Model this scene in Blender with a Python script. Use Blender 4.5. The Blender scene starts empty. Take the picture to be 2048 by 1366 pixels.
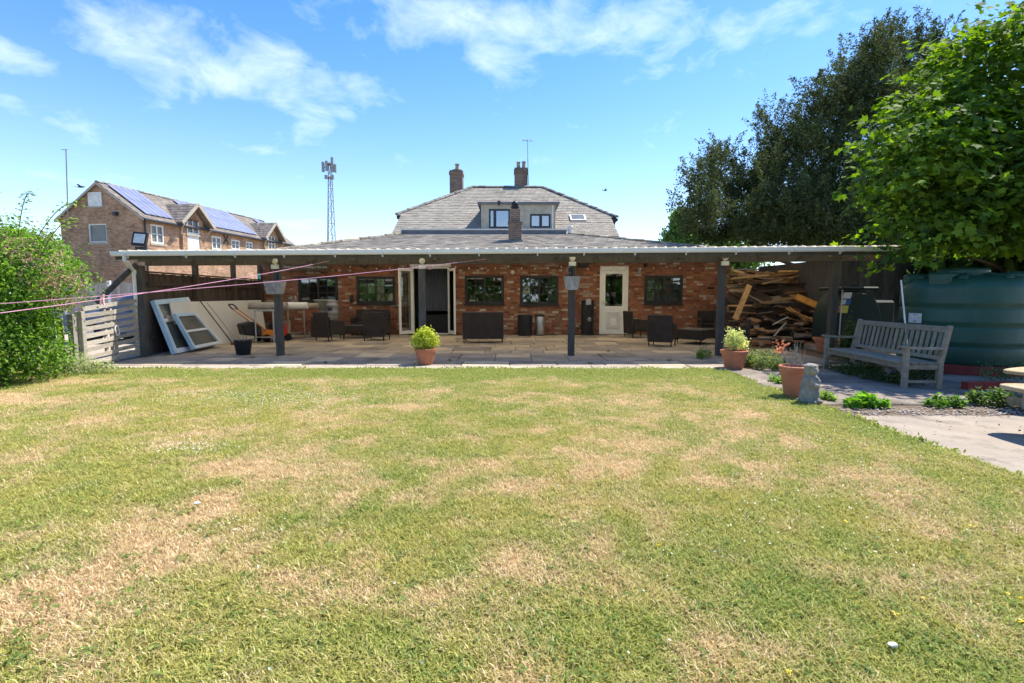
import bpy, math, random
import numpy as np
from mathutils import Vector, Matrix
random.seed(7); np.random.seed(7)
R = math.radians
C = bpy.context.scene.collection
sc = bpy.context.scene
# ------------------------------------------------------------------ camera, sky, sun, exposure
CAM_H, PITCH, F = 1.3, 5.23, 1016.0
cam = bpy.data.objects.new('camera', bpy.data.cameras.new('camera'))
C.objects.link(cam); sc.camera = cam
cam.location = (0, 0, CAM_H); cam.rotation_euler = (R(90-PITCH), 0, 0)
cam.data.sensor_width = 36; cam.data.lens = 36*F/2048; cam.data.clip_end = 3000; cam.data.clip_start = .05
SUN = Vector((.50, .34, 1.0)).normalized()
EL = math.asin(SUN.z); AZ = math.atan2(SUN.x, SUN.y)
sun = bpy.data.objects.new('sun', bpy.data.lights.new('sun', 'SUN')); C.objects.link(sun)
sun.data.energy = 4.8; sun.data.angle = R(.5); sun.data.color = (1, .93, .82)
sun.rotation_euler = (-SUN).to_track_quat('-Z', 'Y').to_euler()
sc.view_settings.view_transform = 'Standard'; sc.view_settings.look = 'None'
sc.view_settings.exposure = 1.0; sc.view_settings.gamma = 1; sc.view_settings.use_curve_mapping = False
sc.render.engine = 'CYCLES'
sc.cycles.max_bounces = 8; sc.cycles.diffuse_bounces = 4; sc.cycles.transparent_max_bounces = 12
sc.cycles.use_denoising = True

def build_world():
    w = bpy.data.worlds.new('World'); sc.world = w; w.use_nodes = True
    nt = w.node_tree; N = nt.nodes; L = nt.links
    bg = N['Background']
    def nd(t, **k):
        n = N.new(t)
        for a, b in k.items(): setattr(n, a, b)
        return n
    def m(op, a, b=None, clamp=False):
        n = nd('ShaderNodeMath', operation=op, use_clamp=clamp)
        for i, s in enumerate((a, b)):
            if s is None: continue
            if isinstance(s, (int, float)): n.inputs[i].default_value = s
            else: L.new(s, n.inputs[i])
        return n.outputs[0]
    sky = nd('ShaderNodeTexSky', sky_type='NISHITA', sun_disc=False)
    sky.sun_elevation = EL; sky.sun_rotation = AZ; sky.altitude = 0; sky.air_density = 1.0; sky.dust_density = .4; sky.ozone_density = 2.2
    tc = nd('ShaderNodeTexCoord'); sp = nd('ShaderNodeSeparateXYZ'); L.new(tc.outputs['Generated'], sp.inputs[0])
    x, y, z = sp.outputs
    # clouds: soft banks over a noise field
    mp = nd('ShaderNodeMapping'); mp.inputs['Scale'].default_value = (1, 1, 1.9); L.new(tc.outputs['Generated'], mp.inputs[0])
    n1 = nd('ShaderNodeTexNoise'); n1.inputs['Scale'].default_value = 9; n1.inputs['Detail'].default_value = 10; n1.inputs['Roughness'].default_value = .62; n1.inputs['Distortion'].default_value = .35
    L.new(mp.outputs[0], n1.inputs['Vector'])
    banks = None
    # (where in the photograph, half width, half height, weight)
    for cpx, cpy, spx, spy, wt in ((240,95,100,60,.95),(380,130,110,55,.9),(330,160,70,40,.7),(540,130,90,60,.9),(660,160,90,45,.8),(640,265,45,50,.65),(545,305,40,12,.55),(690,225,30,22,.5),
                               (20,110,70,40,.8),(0,200,60,25,.55),(140,240,60,22,.4),(900,20,120,60,.85),(1060,40,140,60,.8),(1000,110,110,45,.6),(1250,60,130,50,.7),(1420,70,110,60,.75),(1560,10,90,40,.6),(1480,130,60,22,.4),(1750,20,120,40,.5),
                               (1380,395,60,22,.55),(480,440,120,12,.45),(1720,60,60,30,.4),(60,350,70,12,.35),(1990,80,60,20,.4)):
        dd_ = Vector(((cpx-1024)/F, math.cos(R(PITCH))+(683-cpy)/F*math.sin(R(PITCH)), -math.sin(R(PITCH))+(683-cpy)/F*math.cos(R(PITCH)))); ln_ = dd_.length; dd_.normalize()
        bx, bz, sx, sz = dd_.x, dd_.z, spx/F/ln_*1.15, spy/F/ln_*1.0
        dx = m('DIVIDE', m('SUBTRACT', x, bx), sx); dz = m('DIVIDE', m('SUBTRACT', z, bz), sz)
        e = m('EXPONENT', m('MULTIPLY', m('ADD', m('MULTIPLY', dx, dx), m('MULTIPLY', dz, dz)), -1))
        e = m('MULTIPLY', e, wt)
        banks = e if banks is None else m('MAXIMUM', banks, e)
    front = m('GREATER_THAN', y, 0.0)
    n2 = nd('ShaderNodeTexNoise'); n2.inputs['Scale'].default_value = 1.7; n2.inputs['Detail'].default_value = 2
    L.new(tc.outputs['Generated'], n2.inputs['Vector'])
    behind = m('MULTIPLY', m('SUBTRACT', n2.outputs[0], .40), 2.2, True)
    cover = m('ADD', m('MULTIPLY', banks, front), m('MULTIPLY', behind, m('SUBTRACT', 1, front)))
    cl = m('ADD', n1.outputs[0], m('MULTIPLY', cover, .40))
    cl = m('MULTIPLY', m('SUBTRACT', cl, .62), 1.9, True)
    cl = m('MULTIPLY', cl, .62)
    hs = nd('ShaderNodeHueSaturation'); hs.inputs['Saturation'].default_value = 1.30; hs.inputs['Value'].default_value = 1.0
    tn = nd('ShaderNodeMix', data_type='RGBA', blend_type='MULTIPLY'); tn.inputs['Factor'].default_value = 1; tn.inputs['B'].default_value = (.91, .93, 1.02, 1); L.new(sky.outputs[0], tn.inputs['A']); L.new(tn.outputs['Result'], hs.inputs['Color'])
    # pale horizon air
    hz = m('EXPONENT', m('MULTIPLY', m('MAXIMUM', z, 0), -7.0))
    mh = nd('ShaderNodeMix', data_type='RGBA'); L.new(m('MULTIPLY', hz, .75), mh.inputs['Factor'])
    L.new(hs.outputs[0], mh.inputs['A']); mh.inputs['B'].default_value = (5.6, 6.6, 7.9, 1)
    mx = nd('ShaderNodeMix', data_type='RGBA'); L.new(cl, mx.inputs['Factor'])
    L.new(mh.outputs['Result'], mx.inputs['A']); mx.inputs['B'].default_value = (6.6, 7.0, 7.8, 1)
    L.new(mx.outputs['Result'], bg.inputs['Color']); bg.inputs['Strength'].default_value = .13
    return bg
build_world()

# ------------------------------------------------------------------ pixel -> place helpers (2048 wide photograph)
_c, _s = math.cos(R(PITCH)), math.sin(R(PITCH))
def ray(px, py):
    a, b = (px-1024)/F, (683-py)/F
    return Vector((a, _c + b*_s, -_s + b*_c))
def at(px, py, Y):
    d = ray(px, py); t = Y/d.y
    return Vector((d.x*t, Y, CAM_H+d.z*t))
def gnd(px, py, z=0.0):
    d = ray(px, py); t = (z-CAM_H)/d.z
    return Vector((d.x*t, d.y*t, z))
def proj(X, Y, Z):
    z = Z-CAM_H
    dep = Y*_c - z*_s; up = Y*_s + z*_c
    return 1024+F*X/dep, 683-F*up/dep

# ------------------------------------------------------------------ materials
def mat(name, c1, c2=None, scale=4, stretch=(1,1,1), rough=.75, bump=.15, bscale=None, metal=0, spec=.3, attr=False, rand=0, detail=5, trans=0, c3=None, s3=.6, t3=.55, obj=False):
    m = bpy.data.materials.new(name); m.use_nodes = True
    nt = m.node_tree; N = nt.nodes; L = nt.links; b = N['Principled BSDF']
    b.inputs['Roughness'].default_value = rough; b.inputs['Metallic'].default_value = metal; b.inputs['Specular IOR Level'].default_value = spec
    if obj:
        tc = N.new('ShaderNodeTexCoord'); src = tc.outputs['Object']
    else:
        tc = N.new('ShaderNodeNewGeometry'); src = tc.outputs['Position']
    mp = N.new('ShaderNodeMapping'); mp.inputs['Scale'].default_value = stretch; L.new(src, mp.inputs[0])
    no = N.new('ShaderNodeTexNoise'); no.inputs['Scale'].default_value = scale; no.inputs['Detail'].default_value = detail; no.inputs['Roughness'].default_value = .6
    L.new(mp.outputs[0], no.inputs['Vector'])
    c2 = c2 or tuple(v*.75 for v in c1)
    mr = N.new('ShaderNodeMapRange'); mr.inputs[1].default_value = .35; mr.inputs[2].default_value = .65; L.new(no.outputs[0], mr.inputs[0])
    mx = N.new('ShaderNodeMix'); mx.data_type = 'RGBA'; L.new(mr.outputs[0], mx.inputs['Factor'])
    mx.inputs['A'].default_value = (*c1, 1); mx.inputs['B'].default_value = (*c2, 1); out = mx.outputs['Result']
    if c3:
        n3 = N.new('ShaderNodeTexNoise'); n3.inputs['Scale'].default_value = s3; n3.inputs['Detail'].default_value = 6; n3.inputs['Roughness'].default_value = .65; L.new(src, n3.inputs['Vector'])
        r3 = N.new('ShaderNodeMapRange'); r3.inputs[1].default_value = t3; r3.inputs[2].default_value = t3+.14; L.new(n3.outputs[0], r3.inputs[0])
        m3 = N.new('ShaderNodeMix'); m3.data_type = 'RGBA'; L.new(r3.outputs[0], m3.inputs['Factor']); L.new(out, m3.inputs['A']); m3.inputs['B'].default_value = (*c3, 1); out = m3.outputs['Result']
    if attr:
        a = N.new('ShaderNodeAttribute'); a.attribute_name = 'Col'
        m2 = N.new('ShaderNodeMix'); m2.data_type = 'RGBA'; m2.blend_type = 'MULTIPLY'; m2.inputs['Factor'].default_value = 1
        L.new(out, m2.inputs['A']); L.new(a.outputs['Color'], m2.inputs['B']); out = m2.outputs['Result']
    if rand:
        oi = N.new('ShaderNodeObjectInfo'); r2 = N.new('ShaderNodeMapRange'); r2.inputs[3].default_value = 1-rand; r2.inputs[4].default_value = 1+rand
        L.new(oi.outputs['Random'], r2.inputs[0])
        hv = N.new('ShaderNodeHueSaturation'); L.new(out, hv.inputs['Color']); L.new(r2.outputs[0], hv.inputs['Value']); out = hv.outputs[0]
    L.new(out, b.inputs['Base Color'])
    if bump:
        nb = N.new('ShaderNodeTexNoise'); nb.inputs['Scale'].default_value = bscale or scale*3; nb.inputs['Detail'].default_value = 6; L.new(mp.outputs[0], nb.inputs['Vector'])
        bp = N.new('ShaderNodeBump'); bp.inputs['Strength'].default_value = bump; bp.inputs['Distance'].default_value = .02
        L.new(nb.outputs[0], bp.inputs['Height']); L.new(bp.outputs[0], b.inputs['Normal'])
    if trans:
        tr = N.new('ShaderNodeBsdfTranslucent'); ms = N.new('ShaderNodeMixShader'); ms.inputs[0].default_value = trans
        br = N.new('ShaderNodeHueSaturation'); br.inputs['Saturation'].default_value = 1.1; br.inputs['Value'].default_value = 1.5; L.new(out, br.inputs['Color']); L.new(br.outputs[0], tr.inputs['Color'])
        L.new(b.outputs[0], ms.inputs[1]); L.new(tr.outputs[0], ms.inputs[2]); L.new(ms.outputs[0], N['Material Output'].inputs[0])
    return m

def glass_mat(name, tint=(.75,.8,.8), refl=.12, rough=.02):
    m = bpy.data.materials.new(name); m.use_nodes = True; nt = m.node_tree; N = nt.nodes; L = nt.links
    N.remove(N['Principled BSDF'])
    t = N.new('ShaderNodeBsdfTransparent'); t.inputs[0].default_value = (*tint, 1)
    g = N.new('ShaderNodeBsdfGlossy'); g.inputs['Roughness'].default_value = rough
    fr = N.new('ShaderNodeFresnel'); fr.inputs[0].default_value = 1.5
    ad = N.new('ShaderNodeMath'); ad.operation = 'ADD'; ad.inputs[1].default_value = refl; ad.use_clamp = True; L.new(fr.outputs[0], ad.inputs[0])
    ms = N.new('ShaderNodeMixShader'); L.new(ad.outputs[0], ms.inputs[0]); L.new(t.outputs[0], ms.inputs[1]); L.new(g.outputs[0], ms.inputs[2])
    L.new(ms.outputs[0], N['Material Output'].inputs[0])
    return m

def brick_tex_mat(name, c1, c2, mortar, w=.225, h=.075, mort=.012, axis='gable', dirt=None):
    m = bpy.data.materials.new(name); m.use_nodes = True; nt = m.node_tree; N = nt.nodes; L = nt.links; b = N['Principled BSDF']
    b.inputs['Roughness'].default_value = .9; b.inputs['Specular IOR Level'].default_value = .15
    tc = N.new('ShaderNodeTexCoord'); sp = N.new('ShaderNodeSeparateXYZ'); L.new(tc.outputs['Object'], sp.inputs[0])
    ge = N.new('ShaderNodeNewGeometry'); vt = N.new('ShaderNodeVectorTransform'); vt.vector_type = 'NORMAL'; vt.convert_from = 'WORLD'; vt.convert_to = 'OBJECT'; L.new(ge.outputs['True Normal'], vt.inputs[0])
    sn = N.new('ShaderNodeSeparateXYZ'); L.new(vt.outputs[0], sn.inputs[0])
    ab = N.new('ShaderNodeMath'); ab.operation = 'ABSOLUTE'; L.new(sn.outputs[0], ab.inputs[0])
    gt = N.new('ShaderNodeMath'); gt.operation = 'GREATER_THAN'; gt.inputs[1].default_value = .7; L.new(ab.outputs[0], gt.inputs[0])
    mxu = N.new('ShaderNodeMix'); L.new(gt.outputs[0], mxu.inputs['Factor']); L.new(sp.outputs[0], mxu.inputs['A']); L.new(sp.outputs[1], mxu.inputs['B'])
    cb = N.new('ShaderNodeCombineXYZ'); L.new(mxu.outputs['Result'], cb.inputs[0]); L.new(sp.outputs[2], cb.inputs[1])
    br = N.new('ShaderNodeTexBrick'); L.new(cb.outputs[0], br.inputs['Vector']); br.inputs['Scale'].default_value = 1
    br.inputs['Brick Width'].default_value = w; br.inputs['Row Height'].default_value = h; br.inputs['Mortar Size'].default_value = mort/2; br.inputs['Bias'].default_value = 0
    br.inputs['Color1'].default_value = (*c1, 1); br.inputs['Color2'].default_value = (*c2, 1); br.inputs['Mortar'].default_value = (*mortar, 1)
    n = N.new('ShaderNodeTexNoise'); n.inputs['Scale'].default_value = 1.3; n.inputs['Detail'].default_value = 8; n.inputs['Roughness'].default_value = .7; L.new(tc.outputs['Object'], n.inputs['Vector'])
    r = N.new('ShaderNodeMapRange'); r.inputs[1].default_value = .3; r.inputs[2].default_value = .7; r.inputs[3].default_value = .6; r.inputs[4].default_value = 1.35; L.new(n.outputs[0], r.inputs[0])
    hv = N.new('ShaderNodeHueSaturation'); L.new(br.outputs[0], hv.inputs['Color']); L.new(r.outputs[0], hv.inputs['Value']); L.new(hv.outputs[0], b.inputs['Base Color'])
    bp = N.new('ShaderNodeBump'); bp.inputs['Strength'].default_value = .5; bp.inputs['Distance'].default_value = .01; bp.invert = True; L.new(br.outputs[1], bp.inputs['Height']); L.new(bp.outputs[0], b.inputs['Normal'])
    return m

M = {}
M['mortar'] = mat('mortar', (.25,.165,.115), (.17,.11,.08), 8, rough=.95)
M['brick'] = mat('brick_clay', (1,1,1), (.72,.70,.68), 9, rough=.9, bump=.5, bscale=60, attr=True, spec=.1)
M['slate'] = mat('roof_slate', (.29,.265,.225), (.225,.205,.175), 3, rough=.85, bump=.3, attr=True, c3=(.33,.31,.26), s3=1.4, t3=.56)
M['old_slate'] = mat('weathered_slate', (.30,.268,.23), (.235,.21,.18), 2.2, rough=.9, bump=.5, attr=True, c3=(.33,.31,.27), s3=1.1, t3=.5)
M['ridge'] = mat('ridge_clay', (.26,.25,.22), (.15,.15,.14), 6, rough=.9, rand=.25, c3=(.34,.28,.14), s3=2.5, t3=.58)
M['moss'] = mat('lichen_ridge', (.32,.27,.20), (.18,.15,.11), 7, rough=.95, rand=.35, c3=(.42,.38,.28), s3=4, t3=.52)
M['lead'] = mat('lead_grey', (.17,.18,.20), (.12,.13,.15), 3, rough=.6)
M['cap_white'] = mat('trim_white', (.72,.71,.67), (.6,.59,.55), 3, rough=.6, bump=.05)
M['upvc'] = mat('white_plastic', (.88,.86,.80), (.82,.80,.74), 3, rough=.35, bump=.0, spec=.5)
M['cream'] = mat('cream_paint', (.42,.39,.31), (.33,.30,.24), 5, rough=.85, bump=.4)
M['dark_timber'] = mat('dark_stained_timber', (.105,.094,.080), (.072,.064,.054), 3, (6,6,1), rough=.75, bump=.3, rand=.15)
M['brown_timber'] = mat('dark_brown_timber', (.085,.062,.048), (.055,.040,.032), 3, (6,6,.8), rough=.85, bump=.4, rand=.25)
M['roof_sheet'] = mat('roof_sheet_pale', (.70,.67,.60), (.56,.53,.46), 5, rough=.6, bump=.1, trans=.63)
M['window_black'] = mat('black_frame_paint', (.018,.018,.019), (.026,.026,.026), 8, rough=.45, bump=.05, spec=.4)
M['window_grey'] = mat('slate_grey_frame', (.035,.042,.052), None, 8, rough=.4, bump=0)
M['glass'] = glass_mat('window_glass')
M['glass_sky'] = glass_mat('upper_window_glass', (.35,.45,.6), .35, .05)
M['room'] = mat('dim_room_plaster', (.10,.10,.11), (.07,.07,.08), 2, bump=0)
M['curtain'] = mat('net_curtain', (.38,.38,.37), (.22,.22,.22), 5, (12,12,.4), bump=.3)
M['blue_curtain'] = mat('blue_grey_curtain', (.17,.19,.25), (.11,.12,.17), 5, (9,9,.4), bump=.2)
M['slab'] = mat('patio_slab', (.52,.41,.28), (.39,.305,.21), 2.2, rough=.9, bump=.35, bscale=25, rand=.20, c3=(.31,.27,.225), s3=.55, t3=.50)
M['slab_grey'] = mat('grey_patio_slab', (.34,.285,.225), (.24,.20,.16), 2.2, rough=.9, bump=.35, bscale=25, rand=.18, c3=(.15,.125,.10), s3=1.3, t3=.55)
M['path_slab'] = mat('shade_toned_path_slab', (.25,.21,.17), (.17,.145,.12), 2.2, rough=.92, bump=.4, bscale=25, rand=.2, c3=(.12,.10,.08), s3=1.6, t3=.53)  # darker copy of the grey slab: shade over the path put into its colour
M['slab_pale'] = mat('pale_edging_slab', (.38,.33,.27), (.31,.27,.22), 3, rough=.9, bump=.3, bscale=25, rand=.12, c3=(.25,.22,.18), s3=1.5, t3=.58)
M['concrete'] = mat('concrete_pad', (.33,.28,.225), (.26,.22,.175), 2.2, rough=.92, bump=.6, bscale=22, detail=9, c3=(.17,.145,.115), s3=2.1, t3=.52)
M['soil'] = mat('dry_soil', (.16,.12,.085), (.10,.075,.055), 6, rough=1, bump=.8, bscale=40, c3=(.22,.18,.13), s3=2)
M['yard'] = mat('yard_gravel', (.42,.35,.27), (.32,.27,.21), 5, rough=1, bump=.4, bscale=60)
M['terracotta'] = mat('terracotta', (.50,.20,.11), (.42,.155,.08), 6, rough=.8, bump=.1, c3=(.52,.30,.20), s3=5, t3=.6, obj=True)
M['potting'] = mat('potting_compost', (.09,.06,.04), None, 30, rough=1, bump=.6)
M['rattan'] = None
M['oak'] = mat('weathered_teak', (.31,.265,.195), (.21,.18,.13), 3, (5,5,5), rough=.9, bump=.4, bscale=30, rand=.12, c3=(.17,.19,.10), s3=3, t3=.58)
M['table_wood'] = mat('treated_pine', (.40,.31,.18), (.30,.22,.12), 3, (8,8,2), rough=.85, bump=.3, rand=.1, c3=(.42,.38,.29), s3=2.5, t3=.53)
M['gate_wood'] = mat('silvered_pallet_wood', (.44,.40,.33), (.30,.27,.22), 4, (3,1,14), rough=.9, bump=.4, rand=.2)
M['fence_pale'] = mat('pale_fence_board', (.38,.34,.29), (.27,.24,.2), 3, (6,6,.8), rough=.9, bump=.4, rand=.2)
M['fence_red'] = mat('red_brown_fence', (.20,.075,.035), (.14,.05,.025), 3, (6,6,.8), rough=.85, bump=.3, rand=.2)
M['shed_board'] = mat('dark_weathered_board', (.10,.09,.085), (.055,.05,.048), 3, (6,6,.8), rough=.85, bump=.4, rand=.3)
M['fire_wood'] = mat('scrap_timber', (1,1,1), (.62,.60,.58), 3, (3,3,3), rough=.9, bump=.3, attr=True)
M['tank'] = mat('green_tank_plastic', (.022,.085,.052), (.017,.064,.041), 1.3, rough=.42, bump=.04, spec=.4, c3=(.045,.10,.075), s3=2.5, t3=.58)
M['tank_dark'] = mat('dark_tank_plastic', (.014,.028,.027), (.018,.032,.022), 1.2, rough=.6, bump=.04, spec=.25)
M['red_base'] = mat('red_brick_plinth', (.30,.05,.035), (.2,.035,.025), 5, rough=.85)
M['steel'] = mat('stainless', (.55,.55,.54), (.45,.45,.45), 5, rough=.35, metal=.8, bump=.02)
M['galv'] = mat('galvanised', (.33,.33,.33), (.25,.25,.25), 5, rough=.5, metal=.4, bump=.05)
M['black_plastic'] = mat('black_plastic', (.022,.022,.024), None, 4, rough=.5, bump=.03)
M['orange'] = mat('orange_paint', (.70,.22,.02), None, 4, rough=.45, bump=0)
M['red_plastic'] = mat('red_plastic', (.55,.03,.02), None, 4, rough=.4, bump=0)
M['panel_white'] = mat('off_white_panel', (.76,.74,.69), (.68,.66,.61), 1.5, rough=.6, bump=.05)
M['film_blue'] = mat('blue_film_frame', (.38,.55,.68), (.48,.62,.74), 4, rough=.4, bump=0)
M['frame_white'] = mat('white_window_frame', (.70,.74,.78), (.62,.66,.70), 4, rough=.4, bump=0)
M['dusty_glass'] = mat('dusty_dark_glass', (.09,.10,.09), (.16,.16,.14), 2, rough=.25, bump=0, spec=.6)
M['stone'] = mat('carved_grey_stone', (.30,.285,.245), (.19,.18,.15), 9, rough=.95, bump=.6, bscale=40, c3=(.36,.35,.28), s3=7)
M['wicker_grey'] = mat('grey_wicker', (.54,.50,.46), (.30,.28,.26), 30, (1,1,.3), rough=.85, bump=.6)
M['pink'] = mat('pink_line', (.72,.36,.50), None, 4, rough=.5, bump=0)
M['teal'] = mat('teal_plastic', (.10,.50,.48), None, 4, rough=.5, bump=0)
M['peg_pink'] = mat('pale_pink_plastic', (.80,.50,.52), None, 4, rough=.5, bump=0)
M['solar'] = mat('solar_cell_blue', (.15,.17,.27), (.20,.22,.32), 1.5, rough=.4, bump=0, spec=.6)
M['white_paint'] = mat('white_gloss', (.78,.77,.73), None, 4, rough=.5, bump=0)
M['barn_slate'] = mat('barn_roof_tile', (.22,.19,.165), (.15,.13,.115), 3, rough=.9, bump=.4, attr=True)
M['barn_trim'] = mat('cream_bargeboard', (.42,.38,.31), (.34,.30,.24), 3, rough=.8)
M['barn_brick'] = brick_tex_mat('barn_brick', (.45,.28,.175), (.26,.15,.09), (.38,.30,.22))
M['chimney_brick'] = brick_tex_mat('chimney_brick', (.25,.15,.10), (.13,.10,.08), (.28,.25,.21), .225, .075, .014)
M['chim_moss'] = mat('ochre_lichen', (.26,.18,.05), (.15,.13,.07), 9, rough=1, bump=.6)
M['clay_pot'] = mat('buff_clay', (.40,.32,.23), None, 6, rough=.9)
M['car_blue'] = mat('blue_car_paint', (.045,.075,.19), None, 2, rough=.25, bump=0, spec=.7)
M['tyre'] = mat('tyre_rubber', (.02,.02,.02), None, 5, rough=.9, bump=0)
M['bark'] = mat('tree_bark', (.13,.10,.075), (.07,.055,.04), 6, (3,3,.6), rough=1, bump=.8)
M['lamp_face'] = mat('pale_diffuser', (.74,.72,.64), None, 4, rough=.4, bump=0)
M['label_white'] = mat('white_label', (.68,.68,.66), None, 9, rough=.5, bump=0)
M['label_blue'] = mat('blue_label', (.05,.13,.42), None, 9, rough=.5, bump=0)
M['label_yellow'] = mat('yellow_label', (.72,.66,.10), None, 9, rough=.5, bump=0)
M['label_red'] = mat('dull_red_label', (.50,.22,.16), None, 9, rough=.5, bump=0)
M['pebble'] = mat('pale_pebbles', (.55,.48,.42), (.38,.32,.28), 20, rough=.9)
M['yellow'] = mat('yellow_petal', (.80,.60,.03), None, 9, rough=.7, bump=0)
M['petal'] = mat('white_petal', (.80,.80,.74), None, 9, rough=.7, bump=0)
def leafm(n, c, tr=.35, rough=.5):
    return mat(n, (1,1,1), (.75,.8,.75), 1.3, rough=rough, bump=0, attr=True, trans=tr, spec=.35)
M['leaf'] = leafm('leaf_green', None, .48, .75)
M['needle'] = leafm('yew_needle', None, .2, .85)
M['flower'] = leafm('flower_petals', None, .3)

def rattan_mat():
    m = mat('dark_rattan', (.045,.034,.030), (.030,.024,.022), 6, rough=.6, bump=0, spec=.3)
    nt = m.node_tree; N = nt.nodes; L = nt.links
    tc = N.new('ShaderNodeTexCoord'); w1 = N.new('ShaderNodeTexWave'); w1.bands_direction = 'Z'; w1.inputs['Scale'].default_value = 22
    w2 = N.new('ShaderNodeTexWave'); w2.bands_direction = 'DIAGONAL'; w2.inputs['Scale'].default_value = 16
    L.new(tc.outputs['Object'], w1.inputs[0]); L.new(tc.outputs['Object'], w2.inputs[0])
    mu = N.new('ShaderNodeMath'); mu.operation = 'MULTIPLY'; L.new(w1.outputs[1], mu.inputs[0]); L.new(w2.outputs[1], mu.inputs[1])
    bp = N.new('ShaderNodeBump'); bp.inputs['Strength'].default_value = .7; bp.inputs['Distance'].default_value = .01
    L.new(mu.outputs[0], bp.inputs['Height']); L.new(bp.outputs[0], N['Principled BSDF'].inputs['Normal'])
    return m
M['rattan'] = rattan_mat()

# ------------------------------------------------------------------ mesh helpers
def link(o, parent=None):
    C.objects.link(o)
    if parent is not None: o.parent = parent
    return o

class MB:
    def __init__(s): s.v, s.f, s.c = [], [], []
    def add(s, vs, fs, col=(1,1,1)):
        n = len(s.v); s.v += [tuple(p) for p in vs]; s.c += [col]*len(vs)
        s.f += [tuple(n+i for i in f) for f in fs]; return s
    def box(s, x0, y0, z0, x1, y1, z1, col=(1,1,1)):
        x0, x1 = min(x0,x1), max(x0,x1); y0, y1 = min(y0,y1), max(y0,y1); z0, z1 = min(z0,z1), max(z0,z1)
        return s.add([(x0,y0,z0),(x1,y0,z0),(x1,y1,z0),(x0,y1,z0),(x0,y0,z1),(x1,y0,z1),(x1,y1,z1),(x0,y1,z1)], BOXF, col)
    def obox(s, c, size, mx, col=(1,1,1)):
        hx, hy, hz = (k/2 for k in size); c = Vector(c)
        vs = [c + mx @ Vector((a*hx, b*hy, d*hz)) for d in (-1,1) for a, b in ((-1,-1),(1,-1),(1,1),(-1,1))]
        return s.add(vs, BOXF, col)
    def bar(s, p, q, w, t, up=(0,0,1), col=(1,1,1)):
        p, q = Vector(p), Vector(q); d = (q-p); ln = d.length; d.normalize(); up = Vector(up)
        x = d.cross(up)
        if x.length < 1e-4: x = d.cross(Vector((1,0,0)))
        x.normalize(); z = x.cross(d)
        return s.obox((p+q)/2, (w, ln, t), Matrix((x, d, z)).transposed(), col)
    def cyl(s, p, q, r0, r1=None, seg=12, caps=True, col=(1,1,1)):
        r1 = r0 if r1 is None else r1
        p, q = Vector(p), Vector(q); d = (q-p).normalized(); x = d.orthogonal().normalized(); y = d.cross(x)
        vs = [p+(x*math.cos(a)+y*math.sin(a))*r0 for a in (2*math.pi*i/seg for i in range(seg))] + [q+(x*math.cos(a)+y*math.sin(a))*r1 for a in (2*math.pi*i/seg for i in range(seg))]
        fs = [(i, (i+1)%seg, seg+(i+1)%seg, seg+i) for i in range(seg)]
        if caps: fs += [tuple(range(seg))[::-1], tuple(range(seg, 2*seg))]
        return s.add(vs, fs, col)
    def tube(s, pts, r, seg=6, col=(1,1,1)):
        for a, b in zip(pts[:-1], pts[1:]): s.cyl(a, b, r, r, seg, True, col)
        return s
    def lathe(s, prof, c=(0,0,0), seg=24, col=(1,1,1), sy=1.0):
        vs = []; c = Vector(c)
        for r, z in prof: vs += [c+Vector((r*math.cos(2*math.pi*i/seg), sy*r*math.sin(2*math.pi*i/seg), z)) for i in range(seg)]
        fs = []
        for k in range(len(prof)-1):
            fs += [(k*seg+i, k*seg+(i+1)%seg, (k+1)*seg+(i+1)%seg, (k+1)*seg+i) for i in range(seg)]
        fs += [tuple(range(seg))[::-1], tuple(range((len(prof)-1)*seg, len(prof)*seg))]
        return s.add(vs, fs, col)
    def prism(s, poly, a0, a1, axis='x', col=(1,1,1)):
        def mk(p, a): return {'x': (a, p[0], p[1]), 'y': (p[0], a, p[1]), 'z': (p[0], p[1], a)}[axis]
        n = len(poly); vs = [mk(p, a0) for p in poly]+[mk(p, a1) for p in poly]
        fs = [tuple(range(n))[::-1], tuple(range(n, 2*n))]+[(i, (i+1)%n, n+(i+1)%n, n+i) for i in range(n)]
        return s.add(vs, fs, col)
    def blob(s, c, r, seg=10, rings=7, amp=.15, col=(1,1,1)):
        vs = []; c = Vector(c); r = Vector(r) if hasattr(r, '__len__') else Vector((r,r,r))
        for j in range(rings+1):
            th = math.pi*j/rings
            for i in range(seg):
                ph = 2*math.pi*i/seg; k = 1+random.uniform(-amp, amp)*(0 < j < rings)
                vs.append(c+Vector((r.x*math.sin(th)*math.cos(ph), r.y*math.sin(th)*math.sin(ph), r.z*math.cos(th)))*k if 0 else (c.x+r.x*math.sin(th)*math.cos(ph)*k, c.y+r.y*math.sin(th)*math.sin(ph)*k, c.z+r.z*math.cos(th)*k))
        fs = [(j*seg+i, (j+1)*seg+i, (j+1)*seg+(i+1)%seg, j*seg+(i+1)%seg) for j in range(rings) for i in range(seg)]
        return s.add(vs, fs, col)
    def mesh(s, name, m, smooth=False):
        me = bpy.data.meshes.new(name); me.from_pydata([tuple(p) for p in s.v], [], s.f)
        a = me.color_attributes.new('Col', 'FLOAT_COLOR', 'POINT')
        a.data.foreach_set('color', np.array([(*c, 1) for c in s.c], dtype=np.float32).ravel())
        if m is not None: me.materials.append(m)
        if smooth:
            me.polygons.foreach_set('use_smooth', [True]*len(me.polygons))
            try: me.set_sharp_from_angle(angle=R(38))
            except Exception: pass
        me.update(); return me
    def build(s, name, m, parent=None, smooth=False, bevel=0, loc=None):
        o = bpy.data.objects.new(name, s.mesh(name, m, smooth)); link(o, parent)
        if loc is not None: o.location = loc
        if bevel:
            b = o.modifiers.new('bevel', 'BEVEL'); b.width = bevel; b.segments = 1; b.limit_method = 'ANGLE'
        return o
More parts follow.
